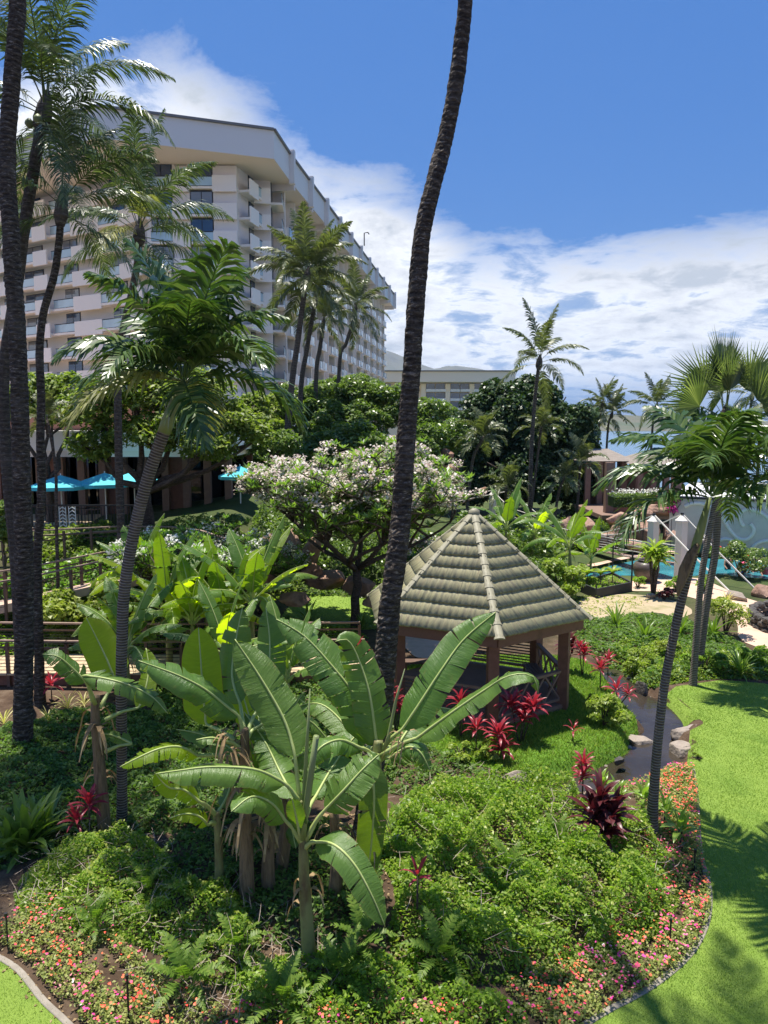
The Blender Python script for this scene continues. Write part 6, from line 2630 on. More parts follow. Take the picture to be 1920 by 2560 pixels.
def drystrips(parent, c, n, L, seed, name='dead_leaf', w=.07):
    r = random.Random(seed)
    for k in range(n):
        a = r.uniform(0, 6.28)
        Lk = L * r.uniform(.5, 1.1)
        mb = MB()
        p = Vector(c) + Vector((math.cos(a) * .09, math.sin(a) * .09, r.uniform(-.2, .2)))
        d = Vector((math.cos(a) * .8, math.sin(a) * .8, .15))
        sd_ = Vector((-math.sin(a), math.cos(a), 0))
        prev = None
        for q in range(7):
            ww = w * (1 - .12 * q) * (.6 + .6 * r.random())
            cur = (p + sd_ * ww * .5, p - sd_ * ww * .5)
            if prev:
                mb.quad(prev[0], prev[1], cur[1], cur[0])
            prev = cur
            p = p + d.normalized() * Lk / 6
            d = d + Vector((r.uniform(-.2, .2), r.uniform(-.2, .2), -.75))
            sd_ = (sd_ + Vector((r.uniform(-.3, .3), r.uniform(-.3, .3), 0))).normalized()
        wbuild(mb, name, M['dry'], parent)


# plant A: the nearest, centre left
gA = Gt(775, 2395)
YA = gA.y
bA = thing('banana_plant', 'nearest banana plant, centre foreground, with a low drooping leaf at lower right', 'banana plant', tuple(gA), group='banana plants')
sA_ = [gA - Vector((0, 0, .1)), P(766, 2290, YA), P(761, 2200, YA), P(758, 2120, YA), P(756, 2070, YA), P(752, 2000, YA)]
pseudostem(bA, sA_, .105, .038, seed=1)
Q = lambda px, py, dy=0: P(px, py, YA + dy)
banana_leaf(bA, [Q(737, 1890, .1), Q(713, 1805, .25), Q(655, 1700, .4), Q(587, 1598, .55)], .80, (.25, -.9, .5), 1, (18, 12), 3, pet=Q(757, 2085), torn=.4)
banana_leaf(bA, [Q(709, 1958, -.1), Q(640, 1925, -.3), Q(530, 1918, -.5), Q(440, 1928, -.7), Q(390, 1935, -.85)], .74, (0.05, -.1, 1), 2, (60, 40), 3, pet=Q(750, 2010), torn=.6)
banana_leaf(bA, [Q(714, 2053, -.2), Q(680, 2010, -.35), Q(630, 1992, -.55), Q(578, 2030, -.8)], .62, (-.1, -.5, 1), 3, (50, 20), 2, pet=Q(752, 2105), torn=.4)
banana_leaf(bA, [Q(748, 2080, -.1), Q(740, 2040, -.2), Q(730, 1995, -.25)], .34, (0, -1, .5), 4, (15, 15), 0, pet=Q(756, 2110), torn=.3)
banana_leaf(bA, [Q(812, 2026, -.05), Q(860, 1975, -.1), Q(905, 1925, 0), Q(948, 1885, .15)], .72, (-.2, -.8, .7), 5, (12, 30), 6, pet=Q(762, 2105), torn=1)
banana_leaf(bA, [Q(792, 2106, -.15), Q(835, 2112, -.4), Q(885, 2160, -.6), Q(930, 2240, -.75), Q(962, 2316, -.8)], .62, (.45, -.75, .75), 6, (14, 22), 1, light=False, pet=Q(760, 2122), torn=.25)
banana_leaf(bA, [Q(735, 1995, .4), Q(700, 1930, .9), Q(660, 1850, 1.3), Q(610, 1780, 1.7)], .72, (.2, -.6, .8), 7, (25, 30), 4, pet=Q(757, 2060))
banana_leaf(bA, [Q(790, 1990, .5), Q(830, 1920, 1.0), Q(880, 1850, 1.4), Q(930, 1800, 1.6)], .66, (-.2, -.6, .8), 8, (25, 30), 4, pet=Q(757, 2060))
wbuild(MB().tube([Q(754, 2080), Q(760, 1990), Q(768, 1850), Q(775, 1722)], [.03, .03, .025, .008], 8), 'rolled_leaf', M['shaft'], bA, smooth=True)
wbuild(MB().tube([Q(757, 2100, -.1), Q(764, 2030, -.1), Q(778, 1930, -.15), Q(791, 1840, -.2)], [.035, .045, .045, .04], 8), 'rolled_leaf', M['shaft'], bA, smooth=True)
drystrips(bA, Q(766, 2230), 8, .6, 3, 'dry_sheath', .08)

# plant C: right behind
gC = Gt(910, 2262)
YC = gC.y
bC = thing('banana_plant', 'large banana plant reaching across the front of the gazebo, with a withered brown flower', 'banana plant', tuple(gC), group='banana plants')
Q = lambda px, py, dy=0: P(px, py, YC + dy)
pseudostem(bC, [gC - Vector((0, 0, .1)), Q(915, 2150), Q(925, 2030), Q(938, 1920), Q(946, 1850)], .17, .07, seed=2)
banana_leaf(bC, [Q(941, 1862, .1), Q(890, 1745, .2), Q(830, 1665, .3), Q(760, 1590, .4), Q(690, 1548, .4)], .98, (.35, -.65, .9), 11, (45, 18), 6, pet=Q(946, 1880), torn=.8)
banana_leaf(bC, [Q(942, 1862), Q(925, 1740, .1), Q(903, 1665, .2), Q(872, 1602, .2), Q(838, 1604, .1)], .78, (.1, -.9, .4), 12, (10, 22), 4, pet=Q(946, 1890), torn=.8)
banana_leaf(bC, [Q(1005, 1824, -.1), Q(1045, 1765, -.1), Q(1100, 1680, 0), Q(1160, 1598, .2), Q(1240, 1530, .3)], .78, (-.25, -.9, .6), 13, (20, 14), 3, pet=Q(950, 1880), torn=.5)
banana_leaf(bC, [Q(1041, 1846, -.3), Q(1132, 1780, -.5), Q(1205, 1730, -.6), Q(1272, 1690, -.7), Q(1330, 1690, -.7), Q(1345, 1730, -.7)], .66, (-.2, -.45, 1), 14, (55, 8), 3, pet=Q(952, 1890, -.1), torn=.6)
banana_leaf(bC, [Q(975, 1895, -.2), Q(1020, 1868, -.35), Q(1050, 1880, -.45), Q(1075, 1925, -.5)], .60, (-.1, -.6, .9), 15, (50, 40), 6, pet=Q(950, 1900))
banana_leaf(bC, [Q(925, 1900, -.35), Q(935, 1990, -.45), Q(928, 2110, -.4), Q(912, 2240, -.35)], .62, (.3, -1, .1), 16, (20, 30), 1, pet=Q(944, 1890, -.1), torn=.3)
banana_leaf(bC, [Q(900, 1870, -.4), Q(850, 1850, -.6), Q(800, 1870, -.8), Q(770, 1920, -.9)], .6, (.1, -.4, 1), 17, (50, 40), 4, pet=Q(942, 1900))
banana_leaf(bC, [Q(990, 1870, .3), Q(1040, 1800, .7), Q(1090, 1770, 1.1), Q(1150, 1780, 1.4)], .6, (-.1, -.4, 1), 18, (35, 35), 4, pet=Q(948, 1880))
banana_leaf(bC, [Q(900, 1870, .4), Q(860, 1810, .8), Q(800, 1760, 1.1), Q(730, 1770, 1.3)], .7, (.1, -.4, 1), 19, (35, 35), 4, pet=Q(946, 1880))
wbuild(MB().tube([Q(960, 1875, -.1), Q(972, 1840, -.1), Q(990, 1750, -.1), Q(1012, 1672, -.1)], [.035, .03, .022, .006], 8), 'rolled_leaf', M['shaft'], bC, smooth=True)
drystrips(bC, Q(1010, 1858, -.4), 14, .38, 5, 'withered_flower', .035)
drystrips(bC, Q(925, 2060), 8, .7, 6, 'dry_sheath')

# plant B: left middle
gB = Gt(618, 2255)
YB = gB.y
bB = thing('banana_plant', 'banana plant with a glowing upright leaf and a withered tuft, left of the nearest one', 'banana plant', tuple(gB), group='banana plants')
Q = lambda px, py, dy=0: P(px, py, YB + dy)
pseudostem(bB, [gB - Vector((0, 0, .1)), Q(616, 2150), Q(612, 2000), Q(612, 1870), Q(612, 1820)], .13, .055, 'drystem', seed=3)
banana_leaf(bB, [Q(517, 1812, .5), Q(508, 1740, .6), Q(502, 1650, .75), Q(496, 1568, .85)], .86, (.15, -.95, .25), 21, (8, 10), 0, light=True, pet=Q(600, 1860), torn=.3)
banana_leaf(bB, [Q(597, 1791, 0), Q(519, 1728, -.1), Q(470, 1700, -.2), Q(427, 1681, -.25), Q(346, 1652, -.3)], .80, (-.1, -.35, 1), 22, (62, 20), 2, pet=Q(611, 1850), torn=.5)
banana_leaf(bB, [Q(494, 1890, -.3), Q(450, 1868, -.5), Q(400, 1872, -.7), Q(345, 1895, -.85), Q(300, 1918, -.95)], .50, (0, -.3, 1), 23, (48, 30), 9, pet=Q(600, 1900), light=True)
banana_leaf(bB, [Q(565, 1855, -.2), Q(530, 1845, -.3), Q(490, 1850, -.4)], .34, (0, -.4, 1), 24, (30, 15), 2, pet=Q(605, 1875))
banana_leaf(bB, [Q(640, 1780, .4), Q(668, 1700, .7), Q(675, 1610, 1.0), Q(665, 1520, 1.2)], .74, (0, -.9, .4), 25, (20, 22), 3, pet=Q(613, 1850))
banana_leaf(bB, [Q(600, 1760, .6), Q(580, 1690, .9), Q(590, 1600, 1.2), Q(606, 1520, 1.4)], .78, (.2, -.9, .4), 26, (20, 22), 3, pet=Q(613, 1850))
banana_leaf(bB, [Q(640, 1820, .2), Q(700, 1790, .3), Q(770, 1800, .4), Q(820, 1850, .4)], .62, (0, -.3, 1), 27, (45, 45), 5, pet=Q(613, 1855))
drystrips(bB, Q(575, 1850, -.15), 26, .62, 8, 'dead_leaf', .05)
drystrips(bB, Q(614, 2060), 10, .8, 9, 'dry_sheath', .10)
drystrips(bB, Q(614, 1960), 10, .9, 19, 'dry_sheath', .10)
# slim stem in front of it
gE = Gt(546, 2240)
bE = thing('banana_plant', 'slim young banana plant with two short leaves below the big horizontal leaf', 'banana plant', tuple(gE), group='banana plants')
Q = lambda px, py, dy=0: P(px, py, gE.y + dy)
pseudostem(bE, [gE - Vector((0, 0, .1)), Q(548, 2180), Q(545, 2080), Q(540, 2030)], .085, .05, seed=4)
banana_leaf(bE, [Q(500, 2005, -.2), Q(460, 1975, -.3), Q(420, 1968, -.4), Q(386, 1930, -.5)], .42, (-.1, -.7, .8), 31, (20, 35), 3, pet=Q(541, 2040), light=True)
banana_leaf(bE, [Q(520, 2062, -.2), Q(495, 2040, -.3), Q(460, 2035, -.4), Q(424, 2046, -.5)], .36, (0, -.6, .9), 32, (15, 40), 2, pet=Q(541, 2060), light=True)
banana_leaf(bE, [Q(552, 2020, .2), Q(570, 1985, .4), Q(580, 1940, .6)], .36, (0, -.6, .9), 33, (20, 20), 1, pet=Q(541, 2050))

for i, (px, py, hh, lab) in enumerate(((672, 2230, 1.5, 'old banana stem wrapped in dry leaves in the shade left of the nearest plant'), (835, 2250, 1.4, 'old banana stem in the dark behind the nearest drooping leaf'), (700, 2180, 1.9, 'leaning old banana stem deep in the shade of the clump'))):
    g = Gt(px, py)
    t_ = thing('banana_plant', lab, 'banana plant', tuple(g), group='old banana stems')
    pseudostem(t_, [g - Vector((0, 0, .1)), g + Vector((.05 * i, .05, hh * .5)), g + Vector((.1 - .1 * i, .1, hh))], .12, .07, 'drystem', seed=60 + i)
    drystrips(t_, g + Vector((0, 0, hh * .9)), 7, .7, 60 + i, 'dead_leaf', .09)
    drystrips(t_, g + Vector((0, 0, hh * .5)), 4, .45, 66 + i, 'dead_leaf', .08)

# plant D: left, behind the ringed palm
gD = Gt(262, 2085)
YD = gD.y
bD = thing('banana_plant', 'banana plant behind the left ringed palm, with a bright backlit leaf and dry wrapped stem', 'banana plant', tuple(gD), group='banana plants')
Q = lambda px, py, dy=0: P(px, py, YD + dy)
pseudostem(bD, [gD - Vector((0, 0, .1)), Q(256, 2000), Q(246, 1880), Q(238, 1790), Q(240, 1740)], .13, .07, 'drystem', seed=5)
drystrips(bD, Q(242, 1800), 10, .7, 11, 'dead_leaf', .10)
drystrips(bD, Q(252, 1930), 8, .5, 12, 'dead_leaf', .09)
banana_leaf(bD, [Q(290, 1706, .6), Q(268, 1650, .7), Q(243, 1598, .8), Q(216, 1545, .85)], .98, (.3, -.95, .15), 41, (10, 34), 0, light=True, pet=Q(250, 1770), torn=.3)
banana_leaf(bD, [Q(215, 1705, -.1), Q(180, 1670, -.2), Q(145, 1642, -.3), Q(106, 1636, -.35)], .66, (0, -.5, 1), 42, (42, 15), 3, pet=Q(236, 1770))
banana_leaf(bD, [Q(208, 1690, -.5), Q(255, 1695, -.6), Q(320, 1712, -.7), Q(380, 1742, -.75), Q(420, 1785, -.8)], .64, (0, -.35, 1), 43, (25, 50), 3, pet=Q(238, 1760, -.2))
banana_leaf(bD, [Q(345, 1770, .3), Q(362, 1730, .5), Q(372, 1670, .8), Q(365, 1620, 1.0)], .5, (0, -.8, .5), 44, (20, 20), 2, pet=Q(262, 1800), light=True)
banana_leaf(bD, [Q(330, 1860, .1), Q(300, 1845, .1), Q(260, 1835, 0), Q(235, 1850, 0)], .32, (0, -.7, .7), 45, (15, 15), 1, pet=Q(262, 1880))


def auto_banana(label, px, py, hgt, Lf, n, seed, light=.3, wd=.62, minp=5, group='banana plants', dry=4, g=None):
    r = random.Random(seed)
    g = g or Gt(px, py)
    t = thing('banana_plant', label, 'banana plant', tuple(g), group=group)
    top = g + Vector((r.uniform(-.15, .15), r.uniform(-.15, .15), hgt))
    pseudostem(t, [g - Vector((0, 0, .1)), g.lerp(top, .5) + Vector((r.uniform(-.08, .08), 0, 0)), top], .06 + .04 * hgt, .05, seed=seed)
    for k in range(n):
        a = k * 2.4 + r.uniform(-.3, .3)
        f = k / max(n - 1, 1)
        el0 = rad(82 - 50 * f + r.uniform(-8, 8))
        el1 = rad(60 - 105 * f + r.uniform(-12, 12))
        L = Lf * r.uniform(.9, 1.2)
        h = Vector((math.cos(a), math.sin(a), 0))
        b0 = top + (h * math.cos(el0) + Vector((0, 0, math.sin(el0)))) * L * .22
        pts = [b0]
        for q in range(1, 5):
            el = el0 + (el1 - el0) * q / 4
            pts.append(pts[-1] + (h * math.cos(el) + Vector((0, 0, math.sin(el)))) * L * .22)
        nh = Vector((-h.x * .5, -h.y * .5 - .15, 1)) if f > .25 else Vector((-h.x * .8 + .2, -h.y * .8 - .4, .5))
        banana_leaf(t, pts, wd * r.uniform(.95, 1.35), nh, seed * 10 + k, (28 + 25 * f, 28 + 25 * f), int(1 + 7 * f * r.random()), light=r.random() < light, pet=top, torn=.8)
    if dry:
        drystrips(t, top - Vector((0, 0, .2)), dry, .6, seed, 'dead_leaf', .06)
    return t


auto_banana('banana plant behind the glowing leaves, tall pale leaf pointing up beside the frangipani', 640, 1700, 2.3, 2.3, 11, 51, .55)
auto_banana('banana plant in the middle row, just right of the left ringed trunk', 480, 1720, 1.9, 2.0, 10, 53, .5)
auto_banana('banana plant crowding the middle row, behind the left ringed trunk', 375, 1640, 2.4, 2.0, 10, 57, .4)
auto_banana('banana plant with large dark leaves behind the withered tuft', 575, 1790, 1.5, 1.9, 9, 59, .2)
auto_banana('banana plant behind the large one, left of the central coconut trunk', 720, 1830, 1.3, 1.9, 9, 61, .2)
auto_banana('small banana plant near the boardwalk at centre left', 520, 1640, 1.7, 1.7, 8, 63, .5)
auto_banana('leafy banana plant filling the middle of the clump, right of the left ringed trunk', 425, 1700, 2.1, 2.4, 13, 81, .45, .66)
auto_banana('leafy banana plant behind the glowing upright leaf, in the middle of the clump', 560, 1700, 1.9, 2.4, 13, 83, .45, .66)
auto_banana('leafy banana plant left of the ringed trunk, near the boardwalk', 330, 1760, 1.5, 1.9, 11, 85, .3, .6)
auto_banana('low dark banana plant under the nearest one, to its left', 680, 2080, .9, 1.7, 11, 87, .1, .6)
for (px, py, h_, L_, n_, s_, lab) in ((1480, 1440, 1.6, 2.2, 10, 71, 'banana plant right of the gazebo roof, beside the black planter frame'),
                                     (1425, 1445, 1.5, 2.3, 10, 73, 'banana plant close behind the right slope of the gazebo roof'),
                                     (1265, 1400, 1.6, 2.6, 10, 75, 'banana plant showing beside the gazebo apex, under the far pillars'),
                                     (1330, 1400, 1.4, 2.2, 9, 77, 'banana plant between the gazebo apex and the rope bridge')):
    auto_banana(lab, px, py, h_, L_, n_, s_, .3, .6, group='banana plants beyond the gazebo')

# ---------------------------------------------------------------- crimson ti plants
TI = [blade_mesh('leaf', .42, .085, 80, 40, M['ti']), blade_mesh('leaf', .44, .09, 62, 10, M['ti']), blade_mesh('leaf', .46, .095, 45, -15, M['ti']), blade_mesh('leaf', .42, .09, 25, -45, M['ti'])]
TID = [blade_mesh('leaf', .50, .10, 80, 45, M['ti_dark']), blade_mesh('leaf', .52, .11, 62, 15, M['ti_dark']), blade_mesh('leaf', .52, .115, 42, -10, M['ti_dark']), blade_mesh('leaf', .48, .11, 15, -45, M['ti_dark'])]
TIG = [blade_mesh('leaf', .46, .11, 82, 50, M['ti_green']), blade_mesh('leaf', .48, .12, 66, 20, M['ti_green']), blade_mesh('leaf', .46, .12, 48, -5, M['ti_green']), blade_mesh('leaf', .42, .11, 30, -25, M['ti_green'])]


def ti(label, px, py, hgt, n=20, sc=1.0, kind=TI, seed=1, heads=None, group='crimson ti plants', ytop=None):
    """px,py: middle of the leaf head in the picture; the foot is found straight below it"""
    # find foot: march ground points so that a head of height hgt appears at py
    lo, hi = py, py + 900
    for _ in range(24):
        m = (lo + hi) / 2
        g = Gt(px, m)
        k = (g.z + hgt - CAM_H) / g.y
        c, s_ = math.cos(PITCH), math.sin(PITCH)
        b = (k * c + s_) / (c - k * s_)
        if 1280 - b * FPX > py:
            hi = m
        else:
            lo = m
    g = Gt(px, (lo + hi) / 2)
    hd = [(0, 0, hgt - .12, 1.0)] if not heads else [(hx, hy, hgt - .12 + dz, s2) for hx, hy, dz, s2 in heads]
    return rosette('ti_plant', label, 'ti plant', tuple(g), kind, n, group=group, sc=sc, stem=.016, heads=hd, seed=seed, spread=.14)


for i, (px, py, h_, n_, sc, hd, lab) in enumerate((
        (1300, 1760, .95, 22, 1.05, [(-.22, 0, .0, 1), (.15, .1, -.15, 1), (.3, -.05, .0, .85), (.02, -.1, -.3, .8)], 'largest crimson ti clump before the right gazebo posts'),
        (1150, 1750, .95, 18, .9, [(0, 0, 0, 1), (.12, 0, -.25, .8)], 'crimson ti plant before the front gazebo post'),
        (1190, 1815, .6, 18, .85, None, 'crimson ti plant low in front of the gazebo floor'),
        (1245, 1830, .65, 20, .95, [(0, 0, 0, 1), (.08, -.1, -.3, .9)], 'crimson ti plant on the lawn edge below the gazebo front corner'),
        (1432, 1818, .38, 9, .62, None, 'small lone crimson ti plant in the middle of the island lawn'),
        (1456, 1905, .75, 22, .72, [(0, 0, 0, 1), (0, 0, -.25, .95)], 'upright crimson ti plant at the near tip of the island'),
        (1457, 1632, .75, 18, .95, [(0, 0, 0, 1), (-.1, .1, .15, .8)], 'crimson ti plant right of the gazebo under the roof corner'),
        (1500, 1668, .7, 18, .85, None, 'crimson ti plant at the stream head, middle of three'),
        (1519, 1645, .8, 15, .75, None, 'crimson ti plant at the stream head, highest of three'),
        (1540, 1720, .5, 16, .85, [(0, 0, 0, 1), (.25, -.2, -.05, .75)], 'spreading crimson ti plant overhanging the stream'),
        (908, 1630, 1.1, 14, .9, [(0, 0, 0, 1), (-.12, 0, .25, .8)], 'crimson ti plant by the boardwalk rail, left of the central trunk'),
        (990, 1745, .9, 14, .9, [(0, 0, 0, .9), (.1, 0, -.25, .8), (-.12, 0, .25, .7)], 'crimson ti plant just right of the central trunk'),
        (1043, 2180, 1.0, 9, .62, None, 'thin stemmed crimson ti plant alone in the shrub bed'),
        (226, 2005, .75, 20, .95, [(0, 0, 0, 1), (-.2, -.1, -.25, .75)], 'crimson ti plant left of the left ringed trunk'),
        (130, 1708, .55, 16, 1.0, None, 'crimson ti plant beside the boardwalk, right of the big left trunks'),
        (590, 1640, .7, 10, .7, None, 'crimson ti plant glimpsed behind the banana leaves'))):
    ti(lab, px, py, h_, n_, sc, TI, 400 + i, hd)
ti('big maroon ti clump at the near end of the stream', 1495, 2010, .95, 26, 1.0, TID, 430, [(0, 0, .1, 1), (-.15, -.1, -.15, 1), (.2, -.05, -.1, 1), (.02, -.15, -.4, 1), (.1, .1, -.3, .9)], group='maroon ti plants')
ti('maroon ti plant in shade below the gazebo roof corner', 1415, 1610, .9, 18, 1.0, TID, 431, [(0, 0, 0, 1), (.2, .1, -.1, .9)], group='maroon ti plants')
for i, (px, py, sc, lab) in enumerate(((1500, 1955, .8, 'green ti plant just behind the big maroon clump'), (1540, 1985, .8, 'green ti plant between the maroon clump and the ringed trunk'),
                                      (1604, 1985, .8, 'green ti plant left of the right ringed trunk'), (1660, 2020, .8, 'green ti plant right of the right ringed trunk'),
                                      (1695, 2065, .95, 'green ti plant at the bed edge by the palm shadow'))):
    ti(lab, px, py, .45, 9, sc, TIG, 440 + i, [(0, 0, 0, 1), (.1, .1, -.1, .8)], group='green ti plants')

# strap-leaved clumps
ST = [blade_mesh('leaf', 1.0, .075, 82, 55, M['strap']), blade_mesh('leaf', 1.05, .08, 72, 25, M['strap']), blade_mesh('leaf', 1.0, .08, 60, 0, M['strap']), blade_mesh('leaf', .9, .075, 42, -35, M['strap'])]
STW = [blade_mesh('leaf', .8, .12, 84, 60, M['strap']), blade_mesh('leaf', .85, .125, 72, 30, M['strap']), blade_mesh('leaf', .8, .12, 58, 0, M['strap']), blade_mesh('leaf', .7, .11, 40, -30, M['strap'])]
STY = [blade_mesh('leaf', .5, .03, 80, 40, M['strap_y']), blade_mesh('leaf', .5, .03, 62, 0, M['strap_y']), blade_mesh('leaf', .5, .03, 45, -35, M['strap_y'])]
for i, (px, py, n_, sc, kind, lab, grp) in enumerate((
        (1540, 1572, 34, 1.0, ST, 'strap leaved clump right of the gazebo, further left of two', 'strap leaved clumps'), (1612, 1608, 34, 1.05, ST, 'strap leaved clump right of the gazebo, nearer of two', 'strap leaved clumps'),
        (1780, 1600, 34, 1.1, ST, 'strap leaved clump at the foot of the fan palm trunks', 'strap leaved clumps'), (1700, 1590, 26, .9, ST, 'strap leaved clump left of the fan palm trunks', 'strap leaved clumps'),
        (1850, 1690, 30, .9, ST, 'strap leaved clump at the top edge of the right lawn', 'strap leaved clumps'), (770, 1560, 26, .95, ST, 'spiky clump left of the frangipani trunk', 'strap leaved clumps'), (905, 1575, 22, .8, ST, 'spiky clump right of the frangipani trunk', 'strap leaved clumps'),
        (66, 2130, 30, 1.35, STW, 'broad leaved green cordyline at the left edge, largest', 'broad green cordylines'), (110, 2100, 22, 1.2, STW, 'broad leaved green cordyline beside the largest one', 'broad green cordylines'), (20, 2140, 18, 1.0, STW, 'broad leaved green cordyline cut by the left edge', 'broad green cordylines'),
        (1818, 1512, 26, 1.3, STY, 'golden grass tuft beside the brown boulder', 'golden tufts'), (170, 1772, 18, 1.1, STY, 'golden tuft below the boardwalk, near the crimson plant', 'golden tufts'),
        (120, 1802, 16, .9, STY, 'golden tuft close to the big left trunk', 'golden tufts'), (10, 1812, 18, 1.1, STY, 'golden tuft at the left edge below the boardwalk', 'golden tufts'), (210, 1765, 16, .9, STY, 'golden tuft left of the dry banana stem', 'golden tufts'))):
    rosette('strap_plant', lab, 'plant', tuple(Gt(px, py)), kind, n_, group=grp, sc=sc, spread=.08, seed=500 + i)

# ---------------------------------------------------------------- bushes
FW = M['petal_w']
for (px, py, rx, rz, n_, sz, mm, k_, lab, grp, fl) in (
        (1510, 1815, .62, .42, 1900, .15, 'lime', 14, 'bright leafy shrub on the island lawn beside the stream', 'low shrubs', None),
        (1400, 1500, 1.2, .95, 2200, .26, 'lime', 14, 'bright fan leaved shrub touching the right slope of the gazebo roof', 'low shrubs', None),
        (1450, 1470, .7, .6, 900, .2, 'lime', 8, 'bright shrub just left of the planter frame', 'low shrubs', None),
        (1850, 1440, 1.9, .95, 5200, .15, 'midtree', 20, 'flowering shrub mass along the pool at the right edge', 'low shrubs', (M['flower'], 16, .16)),
        (1812, 1588, .75, .8, 2200, .11, 'shrub_y', 16, 'brownish leafy shrub between the fan palm and the paved path', 'low shrubs', None),
        (1690, 1478, .55, .4, 1000, .12, 'shrub', 8, 'small round shrub by the large jar', 'low shrubs', None),
        (1660, 1500, .5, .35, 900, .12, 'ti_dark', 8, 'small reddish shrub under the little tree by the pool', 'low shrubs', None),
        (1595, 1470, .4, .3, 500, .1, 'shrub', 6, 'small clump at the corner of the planter frame', 'low shrubs', None),
        (1760, 1480, .5, .4, 700, .12, 'shrub', 8, 'small shrub left of the golden grass by the path', 'low shrubs', None),
        (180, 1600, 1.5, 1.0, 3600, .20, 'shrub_y', 18, 'yellow green croton shrub between the boardwalk and the ramp', 'low shrubs', None),
        (270, 1560, 1.1, .9, 2600, .18, 'shrub_y', 14, 'leafy shrub beside the croton, left of the ringed trunk', 'low shrubs', None),
        (40, 1540, 1.1, .7, 2400, .15, 'shrub', 14, 'grassy green shrub at left edge above the boardwalk', 'low shrubs', None),
        (640, 1610, .8, .6, 2400, .14, 'ivy', 12, 'dark shrub beside the garden lawn behind the bananas', 'low shrubs', None),
        (700, 1600, .5, .5, 1500, .12, 'ivy', 10, 'small dark bush at the corner of the garden lawn', 'low shrubs', None),
        (1095, 1540, .9, .7, 2200, .2, 'lime', 12, 'bright shrub seen between the central trunk and the gazebo roof', 'low shrubs', None),
        (1000, 1500, .8, .6, 1800, .2, 'lime', 12, 'bright shrub behind the central trunk near the pond', 'low shrubs', None),
        (1215, 1895, .38, .22, 520, .12, 'lime', 8, 'low lime shrub at the foot of the crimson plants', 'low shrubs', None),
        (1150, 1905, .42, .24, 600, .11, 'lime', 8, 'low lime shrub left of the island lawn tip', 'low shrubs', None),
        (1745, 1900, .22, .07, 260, .06, 'lime', 4, 'tiny clover patch on the right lawn by the stream rock', 'low shrubs', None),
        (830, 1905, .5, .4, 1500, .09, 'lime', 10, 'bright shrub glimpsed between the banana leaves', 'low shrubs', None),
        (1590, 1672, .75, .35, 2600, .09, 'lime', 14, 'rounded yellow green shrub above the stream head', 'low shrubs', None),
        (1660, 1640, .7, .38, 2200, .10, 'shrub_y', 12, 'olive shrub behind the slim trunk above the right lawn', 'low shrubs', None),
        (1760, 1680, .7, .38, 2000, .11, 'shrub', 12, 'green shrub at the upper edge of the right lawn', 'low shrubs', None),
        (1890, 1668, .7, .4, 1700, .12, 'shrub', 12, 'green shrub at the right edge below the paved path', 'low shrubs', None),
        (560, 1330, .9, .7, 1200, .2, 'midtree', 10, 'shrub on the bank left of the waterfall rocks', 'low shrubs', None),
        (770, 1380, .6, .5, 700, .2, 'lime', 8, 'lime plant growing among the waterfall rocks', 'low shrubs', None),
        (420, 1425, 1.0, .8, 1900, .17, 'plum2', 12, 'bright shrub between the frangipani and the left ringed trunk', 'low shrubs', None),
        (520, 1450, 1.1, .8, 1900, .18, 'lime', 12, 'lime shrub under the greener frangipani', 'low shrubs', None),
        (360, 1490, 1.0, .8, 1900, .17, 'lime', 12, 'lime shrub just right of the left ringed trunk', 'low shrubs', None),
        (1060, 1450, 1.2, .9, 1800, .2, 'plum2', 12, 'bright shrub filling the gap right of the central trunk', 'low shrubs', None),
        (1310, 1275, 1.2, .7, 1300, .22, 'lime', 10, 'yellow green shrub at the foot of the lone coconut palm', 'low shrubs', None),
        (1430, 1290, 1.3, .7, 1300, .22, 'midtree', 10, 'green shrub left of the pool rockwork', 'low shrubs', None)):
    bush('shrub', lab, 'shrub', tuple(Gt(px, py)), rx, rz, n_, sz, M[mm], k=k_, group=grp, flowers=fl)

# little tree by the jar
tr_ = rosette('small_tree', 'little tree with drooping lime fan leaves in front of the large jar', 'tree', tuple(Gt(1633, 1492)),
              [blade_mesh('leaf', .9, .16, 60, 5, M['lime']), blade_mesh('leaf', .95, .17, 40, -25, M['lime']), blade_mesh('leaf', .9, .16, 20, -50, M['lime'])], 22, stem=.06,
              heads=[(-.22, 0, 1.85, 1.0), (.2, 0, 1.8, 1.0), (0, .1, 2.1, 1.0), (.05, -.1, 1.6, .9)], seed=77)
for i, (px, py, lab) in enumerate(((1467, 1478, 'papaya seedling at the left of the planter frame'), (1500, 1480, 'papaya seedling in the middle of the planter frame'), (1530, 1476, 'papaya seedling at the right of the planter frame'))):
    g = Gt(px, py)
    rosette('seedling', lab, 'plant', (g.x, g.y, g.z + .3), [blade_mesh('leaf', .45, .14, 50, 0, M['lime'])], 16, group='seedlings in the planter frame', stem=.02, heads=[(0, 0, .5, 1.1)], seed=90 + i)
pf = [((p.x - ctr.x) * .9 + ctr.x, (p.y - ctr.y) * .9 + ctr.y) for p in c0]
q_ = inpoly(pf, 900)
o = link('planter_greens', leaf_mesh('planter_greens', np.stack([q_[:, 0], q_[:, 1], .36 + rng.uniform(0, .08, len(q_))], 1), .10, M['shrub']))
tag(o, kind='stuff')

# ---------------------------------------------------------------- beds of ground cover (nobody could count these)
bed_px = [(600, 2640), (1380, 2640), (1488, 2546), (1600, 2484), (1690, 2418), (1730, 2370), (1760, 2305), (1762, 2228), (1738, 2165), (1725, 2090), (1700, 2050), (1600, 2000), (1520, 2010), (1340, 2016), (1220, 2012), (1000, 2000), (800, 2060), (300, 2120), (0, 2200), (-80, 2300), (-60, 2380), (20, 2400), (75, 2460), (130, 2530), (220, 2640)]
